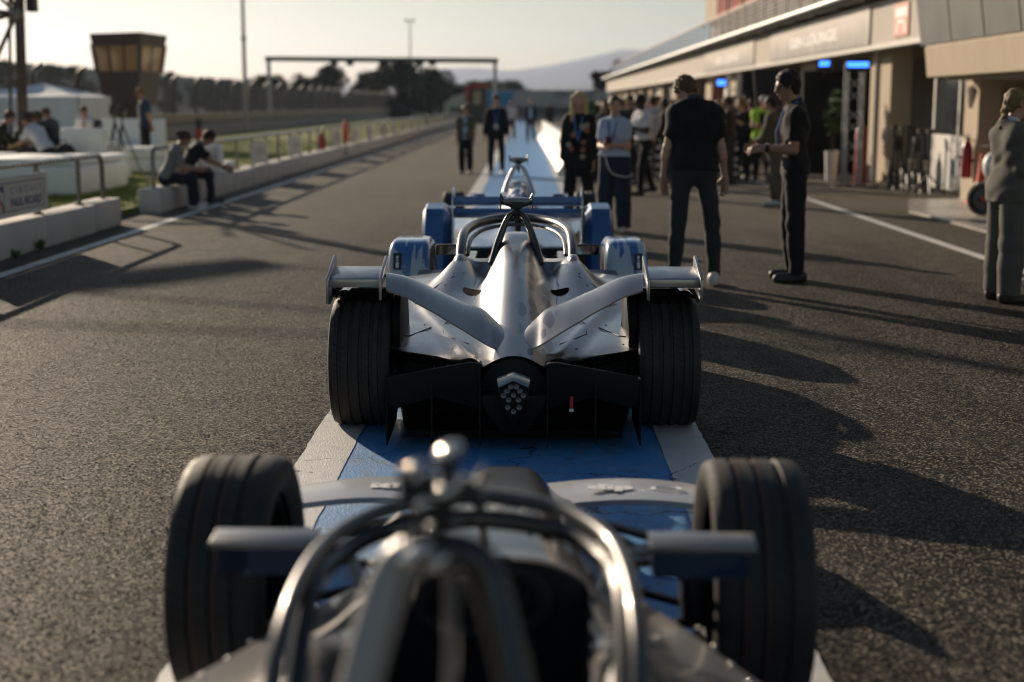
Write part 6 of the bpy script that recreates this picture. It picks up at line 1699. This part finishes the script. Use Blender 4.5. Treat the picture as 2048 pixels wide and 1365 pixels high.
# crash structure with rain light
cs = MB(); cs.prism([(-.155, .27), (.155, .27), (.135, .20), (.06, .09), (-.06, .09), (-.135, .20)], -.62, -.12, 'y'); cs.build('crash_structure', M_CARBON, SC, local=True, bevel=.015)
rl = MB(); rl.prism([(-.072, .305), (0, .345), (.072, .305), (.062, .24), (.0, .115), (-.062, .24)], -.66, -.60, 'y'); rl = rl.build('rain_light', M_CARBON, SC, local=True, bevel=.006)
tr = MB(); tr.prism([(-.076, .350), (0, .378), (.076, .350), (.068, .312), (0, .345), (-.068, .312)], -.668, -.60, 'y'); tr.build('light_hood', mat('hood_silver', (.55, .53, .50), .3, .8), rl, local=True, bevel=.004)
for lx, lz in ((-.013, .318), (.013, .318), (-.029, .298), (.029, .298), (-.045, .277), (0, .279), (.045, .277), (-.022, .257), (.022, .257), (-.026, .222), (.026, .222), (0, .203)):
    l_ = MB(); l_.lathe([(0, -.664), (.010, -.668), (.0125, -.666), (.0128, -.659), (.0128, -.655)], (lx, 0, lz), 'y', 14); l_.build('led_lens', mat('led_lens', (.16, .145, .15), .15, .3, coat=.6), rl, local=True)
# diffuser: two wing boards with fins
for s_ in (-1, 1):
    pl_ = [(s_ * .155, .415), (s_ * .20, .418), (s_ * .56, .352), (s_ * .585, .33), (s_ * .585, .20), (s_ * .50, .215), (s_ * .36, .255), (s_ * .155, .20)]
    MB().prism(pl_, -.60, -.575, 'y').build('diffuser_board', M_CARBON, SC, local=True, bevel=.006)
    MB().box((s_ * .15, -.57, .30), (s_ * .57, -.2, .28)).build('diffuser_roof', M_CARBON, SC, local=True, smooth=None)
    for x, zt_, zb_ in ((.155, .41, .03), (.375, .375, .05), (.58, .34, .04)):
        MB().prism([(-.64, zb_), (-.598, zt_), (-.2, zt_ - .03), (-.15, zb_ + .02)], s_ * x - .004, s_ * x + .004, 'x').build('diffuser_fin', M_CARBON, SC, local=True, smooth=None)
MB().cbox((.235 + .03, -.606, .235), (.016, .006, .055)).build('red_tag', M_RED, SC, local=True, smooth=None)
MB().cbox((.235 + .03, -.606, .198), (.020, .006, .014)).build('white_tag', M_WPLAST, SC, local=True, smooth=None)
# suspension arms
for s_ in (-1, 1):
    for a, b in (((.60, -.05, .36), (.20, -.38, .33)), ((.60, .05, .35), (.2, .3, .34)), ((.60, -.05, .22), (.15, -.4, .19)), ((.60, .02, .24), (.2, .1, .2))):
        MB().tube([(s_ * a[0], a[1], a[2]), (s_ * b[0], b[1], b[2])], .014, 8).build('suspension_arm', M_CARBON, SC, local=True)
    # arch liner over the tyre and inner guard
    rows = []
    for j in range(15):
        a = R(82 + 78 * j / 14); rr = RR + .052
        rows.append([(s_ * x, -math.cos(a) * rr * 1.02, RR + math.sin(a) * rr) for x in (.575, .60, .75, .88, .90)])
        rows[-1][0] = (s_ * .575, rows[-1][0][1], rows[-1][0][2] - .04); rows[-1][4] = (s_ * .90, rows[-1][4][1], rows[-1][4][2] - .03)
    lin = MB(); lin.grid(rows); o = lin.build('arch_liner', M_CARBON, SC, local=True, smooth=60)
    md = o.modifiers.new('thick', 'SOLIDIFY'); md.thickness = .03
    gd = [(-.22, .57), (-.12, .665), (.10, .70), (.30, .62), (.36, .40), (.30, .20), (-.05, .18), (-.16, .30), (-.20, .42)]
    MB().prism(gd, s_ * .552, s_ * .588, 'x').build('inner_guard', M_CARBON, SC, local=True, bevel=.004)
# rear wings: swept arms from the spine to flat tips
def PL(u, v, d):
    p = P(u, v, d) - SC.location; return p
Lp = [PL(1008, 668, 6.92), PL(983, 640, 6.99), PL(964, 622, 7.02), PL(926, 608, 7.06), PL(897, 595, 7.08), PL(868, 582, 7.09), PL(840, 568, 7.08), PL(811, 557, 7.06), PL(772, 550, 7.04)]
Tp = [PL(1008, 706, 6.57), PL(987, 697, 6.59), PL(966, 686, 6.58), PL(926, 661, 6.61), PL(897, 644, 6.65), PL(868, 626, 6.69), PL(840, 611, 6.72), PL(811, 595, 6.76), PL(772, 582, 6.78)]
for s_ in (1, -1):
    rows_t = []; Ls, Ts = spline(Lp, 6), spline(Tp, 6)
    for i, (a, b) in enumerate(zip(Ls, Ts)):
        a = Vector((s_ * -a.x, a.y, a.z)); b = Vector((s_ * -b.x, b.y, b.z)); n = 12; f_ = i / (len(Ls) - 1)
        ring = []
        for j in range(n + 1):
            t_ = j / n; p = a.lerp(b, t_); cam_ = (.030 + .016 * (1 - f_)) * math.sin(math.pi * t_ ** .75)
            ring.append(p + Vector((0, 0, cam_ + .004)))
        for j in range(n, -1, -1):
            t_ = j / n; p = a.lerp(b, t_); ring.append(p + Vector((0, 0, -.010 * math.sin(math.pi * t_) - .004)))
        rows_t.append(ring + [ring[0]])
    am = MB(); am.grid(rows_t); am.add(rows_t[-1][:-1], [tuple(range(len(rows_t[-1]) - 1))]); am.add(rows_t[0][:-1], [tuple(range(len(rows_t[0]) - 1))])
    arm = am.build('wing_arm', M_SILVER, SC, local=True, smooth=50)
    # flat tip plane
    xi, xo = .645, .885
    zt_ = .768
    prof = [(.02, .790), (-.20, .760), (-.215, .752), (-.215, .716), (-.205, .712), (-.05, .742), (.01, .770)]
    MB().prism(prof, s_ * xi, s_ * xo, 'x').build('wing_tip', M_SILVERP, SC, local=True, bevel=.003)
    MB().prism([(.06, .838), (.09, .815), (.06, .76), (-.225, .70), (-.255, .655), (-.255, .755)], s_ * (xi - .012), s_ * (xi + .002), 'x').build('inner_fence', M_SILVERD, SC, local=True, bevel=.003)
    MB().prism([(.03, .845), (.07, .825), (.07, .70), (-.02, .64), (-.20, .628), (-.265, .640), (-.265, .758)], s_ * xo, s_ * (xo + .014), 'x').build('end_plate', M_SILVERD, SC, local=True, bevel=.003)
    rows = []
    for j in range(9):
        a = j / 8; rows.append([(s_ * (xo - .005), -.2 + .2 * q / 3, .66 + .0 * a) for q in range(4)])
        for q in range(4): rows[-1][q] = (s_ * (xo - .09 * a - .002), -.22 + .22 * q / 3, .648 + .03 * math.sin(a * 2.6) + .035 * a)
    MB().grid(rows).build('tip_scroll', M_SILVERD, SC, local=True, smooth=60)
    MB().prism([(-.02, .655), (.06, .66), (.07, .735), (.0, .735)], s_ * .76, s_ * .775, 'x').build('tip_strut', M_SILVERP, SC, local=True, bevel=.003)
# cockpit, halo, hoop, mirrors
roll_hoop(SC, 1.36, .66, .958, .135, M_GUN, .019)
camera_pod(SC, 1.38, 1.022)
halo(SC, [(.335, 1.46, .64), (.338, 1.60, .715), (.334, 1.82, .775), (.315, 2.10, .795), (.255, 2.40, .808), (.14, 2.60, .818), (0, 2.68, .822)], .030, M_GUN, [(0, 2.68, .80), (0, 2.80, .66), (0, 2.95, .46)])
for s_ in (-1, 1):
    MB().ell((s_ * .335, 1.42, .655), (.042, .10, .05), 14, 10).build('halo_mount', M_SILVERP, SC, smooth=179, local=True)
    MB().ell((s_ * .335, 1.385, .695), (.012, .02, .006), 8, 6).build('mount_bolt', M_BLACK, SC, smooth=179, local=True)
mirrors(SC, .345, 1.95, .675, .17, M_CARBON, .066)
MB().ell((0, 1.95, .52), (.13, .16, .14), 16, 10).build('headrest_pad', M_BLACKM, SC, smooth=179, local=True)
MB().box((-.2, 2.5, .42), (.2, 2.56, .58)).build('dash', M_BLACKM, SC, local=True, bevel=.02)
# front wheel covers
def wheel_cover(root, x0, x1, yc, m, zt_=.665, sticker=True, back=-.46, front=.55):
    for s_ in (-1, 1):
        prof = [(back, .14), (back - .005, .35), (back + .02, .52), (back + .08, .615), (back + .18, .655), (0, zt_), (.18, zt_ - .015), (.36, zt_ - .09), (front, zt_ - .3), (front + .02, .14)]
        pr = spline([Vector((a, b, 0)) for a, b in prof], 4); rows = []
        nx_ = 12
        for p in pr:
            row = []
            for j in range(nx_ + 1):
                t_ = j / nx_; x = x0 + (x1 - x0) * t_; e = max(0, abs(t_ - .5) * 2 - .72) / .28
                row.append((s_ * x, yc + p.x * (1 - .03 * e * e), .14 + (p.y - .14) * (1 - .085 * e ** 2.2)))
            rows.append([(s_ * (x0 + .0), yc + p.x * .93, .14 + (p.y - .14) * .88)] + row + [(s_ * x1, yc + p.x * .93, .14 + (p.y - .14) * .88)])
        mb = MB(); mb.grid(rows)
        o = mb.build('wheel_cover', m, root, local=True, smooth=60)
        md = o.modifiers.new('thick', 'SOLIDIFY'); md.thickness = .008; md.offset = -1
        if sticker:
            xc = x1 - .065; yb_ = yc + back
            def fy(z): return yb_ - .008 + interp(z, [(.35, -.005), (.5, .012), (.56, .04), (.60, .062)])
            st_ = MB().add([(s_ * xc - .028, fy(.47) - .004, .47), (s_ * xc + .028, fy(.47) - .004, .47), (s_ * xc + .028, fy(.58) - .006, .58), (s_ * xc - .028, fy(.58) - .006, .58)], [(0, 1, 2, 3)]).build('sticker', M_GLOSSB, o, local=True, smooth=None)
            for a, b, w_ in ((.482, .522, .010), (.528, .538, .008), (.544, .562, .008)):
                MB().add([(s_ * xc - w_, fy(a) - .010, a), (s_ * xc + w_, fy(a) - .010, a), (s_ * xc + w_, fy(b) - .010, b), (s_ * xc - w_, fy(b) - .010, b)], [(0, 1, 2, 3)]).build('sticker_print', mat('banner_white'), st_, local=True, smooth=None)
            for x in (x0 + .08, x0 + .15): MB().ell((s_ * x, yb_ - .004, .30), (.005, .003, .005), 8, 6).build('rivet', M_SCREW, o, smooth=179, local=True)
wheel_cover(SC, .60, .885, 3.1, M_DRIP, .652)

# ------------------------------------------------------------------ blue car ahead
BC = thing('blue_race_car', 'blue and white single seat race car ahead of the silver car, straight rear wing', 'race car', (-.075, 13.0, 0))
for s_ in (-1, 1):
    wheel_part(BC, (s_ * .735, 0, .32), .32, .25, s_, (-.4, 0, .4))
    wheel_part(BC, (s_ * .735, 3.0, .31), .31, .23, s_, (-.4, 0, .4))
crB = smooth_interp([(-.5, .40), (0, .50), (.5, .60), (1.0, .70), (1.4, .78), (1.6, .76), (1.8, .5), (2.6, .46), (3.9, .26)])
dkB = smooth_interp([(-.5, .34), (0, .40), (.5, .45), (1.2, .50), (1.8, .50), (2.3, .44), (3.9, .2)])
WB = smooth_interp([(-.5, .46), (.3, .56), (.8, .68), (1.8, .72), (2.2, .5), (2.5, .3), (3.9, .13)])
def z_blue(x, y):
    ax_ = abs(x); d = float(dkB(y)) - .05 * (ax_ / .7) ** 2
    z = d + (float(crB(y)) - d) * ridge(ax_, .15 + .05 * max(0, .5 - y), 2.2)
    z = smax(z, d + .10 * math.exp(-((ax_ - .33) / .12) ** 2 - ((y - .55) / .35) ** 2), .04)
    if 1.72 < y < 2.5 and ax_ < .24: z = min(z, .34)
    return z
height_body(BC, 'bodywork', list(np.linspace(-.5, 3.9, 110)), WB, z_blue, [M_PEARL, M_BLUEC, M_BLACKM], nx=61, facemat=lambda c: 2 if (1.7 < c[1] < 2.5 and abs(c[0]) < .24) else (1 if (abs(c[0]) < .11 and c[1] < 1.2 and c[2] > .44) else 0))
MB().prism([(-.62, -.55), (.62, -.55), (.7, .3), (.85, .8), (.85, 2.0), (.3, 2.6), (-.3, 2.6), (-.85, 2.0), (-.85, .8), (-.7, .3)], .05, .08, 'z').build('floor', M_CARBON, BC, local=True, smooth=None)
MB().box((-.60, -.56, .10), (.60, -.2, .33)).build('diffuser', M_BLACKM, BC, local=True, bevel=.02)
MB().box((-.66, -.57, .335), (.66, -.30, .352)).build('rear_shelf', M_PEARL, BC, local=True, smooth=None, bevel=.004)
for x in (-.55, -.3, 0, .3, .55): MB().box((x - .004, -.66, .05), (x + .004, -.3, .32)).build('diffuser_fin', M_CARBON, BC, local=True, smooth=None)
for a, b, zt_ in ((-.60, -.38, .790), (-.62, -.46, .690)):
    MB().prism([(a, zt_), (a + .004, zt_ - .075 if zt_ > .75 else zt_ - .04), (b, zt_ - .10), (b, zt_ - .05)], -.555, .555, 'x').build('wing_element', M_BLUEC, BC, local=True, bevel=.003)
MB().prism([(-.605, .788), (-.612, .788), (-.615, .735), (-.608, .735)], -.555, .555, 'x').build('wing_gurney', M_BLUEC, BC, local=True, smooth=None)
for s_ in (-1, 1):
    MB().prism([(-.66, .76), (-.64, .82), (-.42, .86), (-.30, .80), (-.30, .5), (-.45, .34), (-.62, .34), (-.645, .5)], s_ * .556, s_ * .568, 'x').build('end_plate', M_PEARL, BC, local=True, bevel=.003)
    # faceted fairings behind the rear tyres
    f_ = MB(); A = [(-.42, .10), (-.46, .36), (-.40, .52), (-.28, .66), (.05, .69), (.05, .10)]
    rows = []
    for x, k in ((.605, .90), (.66, 1.0), (.82, 1.0), (.845, .94)):
        rows.append([(s_ * x, a * (.92 if k < 1 else 1), .10 + (b - .10) * k) for a, b in A])
    f_.grid(rows); f_.build('rear_fairing', M_BLUEC, BC, local=True, smooth=25)
    MB().lathe([(.345, s_ * .60), (.352, s_ * .84), (.34, s_ * .84)], (0, 0, .32), 'x', 40).build('wheel_arch', M_GLOSSB, BC, local=True)
roll_hoop(BC, 1.36, .70, .975, .135, M_PEARL, .022)
camera_pod(BC, 1.40, 1.035)
MB().ell((0, 1.46, .76), (.12, .14, .07), 14, 8).build('headrest_cowl', M_PEARL, BC, smooth=179, local=True)
mirrors(BC, .36, 2.1, .62, .16, M_PEARL, .055)

# ------------------------------------------------------------------ foreground car
FC = thing('foreground_race_car', 'dark out of focus race car cockpit with halo and bare front wheels in the foreground', 'race car', (-.085, 3.66, 0), -.020)
M_FGREY = mat('dark_grey_paint', (.018, .018, .021), .3, .2, coat=.5, noise=(3, .15))
M_FSIL = mat('fore_silver', (.20, .195, .195), .30, .4, coat=.4, noise=(5, .12))
M_FHALO = mat('halo_grey', (.07, .07, .073), .33, .3, coat=.4)
M_FHOOP_LIT = mat('hoop_lit', (.34, .325, .31), .38, .1, coat=.3)  # pale tone stands for the sunlit side of the hoop
M_FBLUE = mat('fore_navy', (.02, .035, .09), .25, .2, coat=.7)
ml = mat('tread_orange', (.055, .022, .014), .6)
for s_ in (-1, 1):
    wheel_part(FC, (s_ * .685, 0, .325), .325, .255, s_, (-.45, -.02, .42), lines=((-.45 + .05, -.02 + .05), ml))
    wheel_part(FC, (s_ * .70, -2.97, .335), .335, .29, s_, (-.45, 0, .45))
crF = smooth_interp([(-3.4, .4), (-2.4, .62), (-1.95, .70), (-1.75, .68), (-1.5, .50), (-.6, .58), (-.2, .56), (.3, .49), (.8, .40), (1.25, .31), (1.5, .22)])
wF = smooth_interp([(-3.4, .3), (-2.0, .30), (-1.2, .34), (-.4, .27), (.2, .22), (.9, .17), (1.5, .13)])
WF = smooth_interp([(-3.4, .35), (-2.4, .66), (-1.4, .70), (-.95, .60), (-.55, .47), (-.2, .33), (.4, .27), (1.0, .235), (1.5, .17)])
dkF = smooth_interp([(-3.4, .3), (-2, .46), (-1.2, .48), (-.7, .42), (-.2, .38), (.6, .30), (1.5, .15)])
def z_fore(x, y):
    ax_ = abs(x); d = float(dkF(y)) - .06 * (ax_ / .7) ** 2
    z = d + (float(crF(y)) - d) * math.exp(-(ax_ / float(wF(y))) ** 4)
    if -1.6 < y < -.62 and ax_ < .235: z = min(z, .30)
    z = smax(z, d + .14 * math.exp(-((ax_ - .30) / .085) ** 2 - ((y + 1.25) / .42) ** 2), .04) if not (-1.6 < y < -.62 and ax_ < .235) else z
    return z
def fmat(c):
    if -1.62 < c[1] < -.6 and abs(c[0]) < .235: return 2
    if c[1] > -.55: return 0
    return 1
height_body(FC, 'bodywork', list(np.linspace(-2.6, 1.5, 150)), WF, z_fore, [M_FGREY, M_FSIL, M_BLACKM], nx=81, facemat=fmat)
MB().box((-.545, -2.5, .10), (.545, .12, .13)).build('floor', M_CARBON, FC, local=True, smooth=None)
# nose stripe, front wing with lettering
MB().add([(-.09, 1.25, z_fore(0, 1.25) + .004), (.09, 1.25, z_fore(0, 1.25) + .004), (.09, 1.18, z_fore(0, 1.18) + .004), (-.09, 1.18, z_fore(0, 1.18) + .004)], [(0, 1, 2, 3)]).build('nose_stripe', mat('stripe_orange', (.45, .10, .04), .4), FC, local=True, smooth=None)
for s_ in (-1, 1):
    rows = []
    for j in range(13):
        t_ = j / 12; x = .13 + (.80 - .13) * t_; zc_ = .19 + .035 * math.sin(t_ * 3.0) 
        ring = [(s_ * x, 1.48 - .10 * t_, zc_ - .002), (s_ * x, 1.40 - .10 * t_, zc_ + .010), (s_ * x, 1.20 - .06 * t_, zc_ + .012), (s_ * x, 1.14 - .06 * t_, zc_ + .008), (s_ * x, 1.14 - .06 * t_, zc_ - .012), (s_ * x, 1.40 - .10 * t_, zc_ - .012)]
        rows.append(ring + [ring[0]])
    MB().grid(rows).build('front_wing', mat('wing_grey', (.40, .40, .42), .35, 0, coat=.3), FC, local=True, smooth=60)
    MB().prism([(1.5, .08), (1.5, .18), (1.2, .28), (1.0, .28), (1.0, .08)], s_ * .80, s_ * .812, 'x').build('wing_end_plate', M_FGREY, FC, local=True, smooth=None)
tw = Euler((R(10), 0, 0)).to_matrix()
for x, t_ in ((.36, 'dip'), (-.44, 'itl')):
    o = text_mesh('wing_lettering', t_, .085, mat('banner_white'), FC, Vector((x, 1.24, .2405)) + FC.location, Matrix.Identity(3), .001, sx=1.5, bold=.006)
em = MB(); em.lathe([(.045, 0), (.037, .002), (.03, 0)], (0, 0, 0), 'z', 24); em.v = [(v[0] * 1.3 + .56, v[1] * .75 + 1.24, v[2] + .2385) for v in em.v]; em.build('wing_emblem', mat('banner_white'), FC, local=True)
# hoop, pod, halo, mirrors
hp = MB().tube(spline([(-.150, -1.90, .58), (-.118, -1.82, .74), (-.085, -1.77, .87), (-.062, -1.75, .935), (-.035, -1.745, .958)], 6), [.036] * 25, 12, sx=.85).build('roll_hoop', M_FHOOP_LIT, FC, smooth=60, local=True)  # left leg painted pale as the sunlit half of the hoop
MB().tube(spline([(.150, -1.90, .58), (.118, -1.82, .74), (.085, -1.77, .87), (.062, -1.75, .935), (.03, -1.745, .960), (-.035, -1.745, .958)], 6), [.034] * 31, 12, sx=.85).build('hoop_leg_shaded', M_GLOSSB, hp, smooth=60, local=True)  # same hoop, its shaded right half painted black
MB().tube([(.015, -1.72, .95), (.012, -1.70, .80), (.0, -1.66, .62)], .012, 10).build('hoop_post', M_FSIL, hp, local=True)
camera_pod(FC, -1.70, 1.045, .62)
MB().tube([(.012, -1.74, 1.06), (.012, -1.74, 1.09)], .011, 12).build('pod_mast', M_GLOSSB, hp, smooth=60, local=True)
MB().tube([(-.012, -1.74, 1.03), (-.018, -1.74, 1.075)], .010, 12).build('pod_mast', M_GLOSSB, hp, smooth=60, local=True)
for x, z in ((-.045, 1.07), (-.03, 1.01), (-.05, 1.03), (-.01, .985), (-.04, .965)): MB().ell((x, -1.72, z), (.012, .012, .012), 12, 8).build('glint_bead', M_GLOSSB, hp, smooth=179, local=True)  # small glossy beads added beside the pod to catch the sun
halo(FC, [(.300, -1.50, .60), (.302, -1.38, .69), (.295, -1.18, .735), (.265, -.98, .748), (.18, -.82, .755), (.08, -.76, .758), (0, -.74, .76)], .0165, M_FHALO, [(0, -.74, .745), (0, -.62, .66), (0, -.45, .56)], lip=False)
MB().tube(spline([(-.275, -1.48, .56), (-.285, -1.18, .70), (-.25, -.98, .712), (-.17, -.85, .72), (0, -.79, .725), (.17, -.85, .72), (.25, -.98, .712), (.285, -1.18, .70), (.275, -1.48, .56)], 5), .020, 10).build('halo_inner', M_GLOSSB, FC, local=True)
for s_ in (-1, 1):
    c = MB().prism([(-.60, .612), (-.54, .620), (-.50, .605), (-.52, .530), (-.60, .532)], s_ * .38, s_ * .60, 'x').build('mirror', M_FBLUE, FC, local=True, bevel=.010)
    MB().prism([(-.615, .612), (-.54, .624), (-.50, .612), (-.54, .604), (-.615, .598)], s_ * .375, s_ * .612, 'x').build('mirror_blade', M_FSIL, c, local=True, bevel=.004)
    MB().box((s_ * .39, -.607, .536), (s_ * .59, -.603, .596)).build('mirror_glass', mat('mirror_navy', (.03, .05, .10), .05, .6), c, local=True, smooth=None)
    MB().tube([(s_ * .40, -.57, .60), (s_ * .30, -.58, .58), (s_ * .27, -.62, .51)], .014, 8).build('mirror_stay', M_FSIL, c, local=True)
    for a, b in (((.56, .02, .40), (.24, .25, .42)), ((.56, -.02, .40), (.28, -.3, .46)), ((.56, .02, .24), (.2, .25, .26)), ((.56, -.02, .24), (.28, -.35, .26)), ((.56, 0, .30), (.24, -.02, .5))):
        MB().tube([(s_ * a[0], a[1], a[2]), (s_ * b[0], b[1], b[2])], .013, 8).build('suspension_arm', M_FGREY, FC, local=True)
    MB().box((s_ * .50, -.09, .22), (s_ * .56, .09, .44)).build('upright', M_GUN, FC, local=True, bevel=.01)
    for k in range(5):
        y = -1.5 + .12 * k; MB().ell((s_ * (.58 - .02 * k), -1.05 + .14 * k, z_fore(.56, -1.05 + .14 * k) + .003), (.007, .007, .005), 8, 6).build('fastener', mat('chrome', (.5, .48, .46), .2, 1.0), FC, smooth=179, local=True)
for nm, p, r_, h_ in (('upper_glint', (.012, -1.73, 1.10), .024, .014), ('upper_glint', (.008, -1.73, 1.045), .025, .014), ('pod_glint', (-.018, -1.73, 1.03), .022, .012), ('pod_glint', (-.036, -1.73, 1.078), .014, .009), ('hoop_glint', (-.032, -1.76, .962), .034, .015), ('hoop_glint', (.0, -1.77, .955), .022, .012)):  # polished ellipsoids added only to throw sun glints
    MB().ell(p, (r_, r_, h_), 24, 14, Euler((R(-12), R(-35), 0)).to_matrix()).build(nm, mat('glint_polish', (.75, .72, .68), .10, 1.0), hp, smooth=179, local=True)
# cockpit content
st_ = MB().tube(spline([(-.12, -.70, .56), (-.13, -.69, .47), (0, -.685, .43), (.13, -.69, .47), (.12, -.70, .56), (0, -.695, .59), (-.12, -.70, .56)], 4), .016, 8).build('steering_wheel', M_BLACKM, FC, local=True)
MB().box((-.07, -.71, .47), (.07, -.68, .56)).build('steering_hub', M_BLACK, st_, local=True, bevel=.01)
sw = MB().box((-.21, -1.62, .30), (.21, -1.50, .62)).build('seat_back', M_BLACKM, FC, local=True, bevel=.04)
for s_ in (-1, 1): MB().box((s_ * .05, -1.50, .36), (s_ * .10, -1.485, .60)).build('seat_belt', M_FBLUE, sw, local=True, smooth=None)
MB().add([(.10, -.40, z_fore(.1, -.40) + .004), (.21, -.40, z_fore(.21, -.4) + .004), (.17, -.18, z_fore(.17, -.18) + .004), (.08, -.18, z_fore(.08, -.18) + .004)], [(0, 1, 2, 3)]).build('nose_decal', mat('decal_cyan', (.10, .36, .50), .4), FC, local=True, smooth=None)
MB().add([(.135, -.385, z_fore(.13, -.385) + .007), (.165, -.385, z_fore(.16, -.385) + .007), (.145, -.2, z_fore(.14, -.2) + .007), (.12, -.2, z_fore(.12, -.2) + .007)], [(0, 1, 2, 3)]).build('nose_decal', mat('decal_red', (.5, .10, .08), .4), FC, local=True, smooth=None)
# ================================================================== far air
hz = MB(); hz.box((-5850, -340, -25), (5850, 8900, 400))
hm = bpy.data.materials.new('air'); hm.use_nodes = True
hn = hm.node_tree.nodes; hn.remove(hn['Principled BSDF'])
pv = hn.new('ShaderNodeVolumePrincipled'); pv.inputs['Color'].default_value = (.57, .69, .985, 1); pv.inputs['Density'].default_value = .000095; pv.inputs['Anisotropy'].default_value = .5
hm.node_tree.links.new(pv.outputs[0], hn['Material Output'].inputs['Volume'])
o = hz.build('haze', hm, None, smooth=None)
tag(o, 'thin warm haze lying over the circuit and the hills', 'haze', kind='stuff')
scene.cycles.volume_bounces = 0
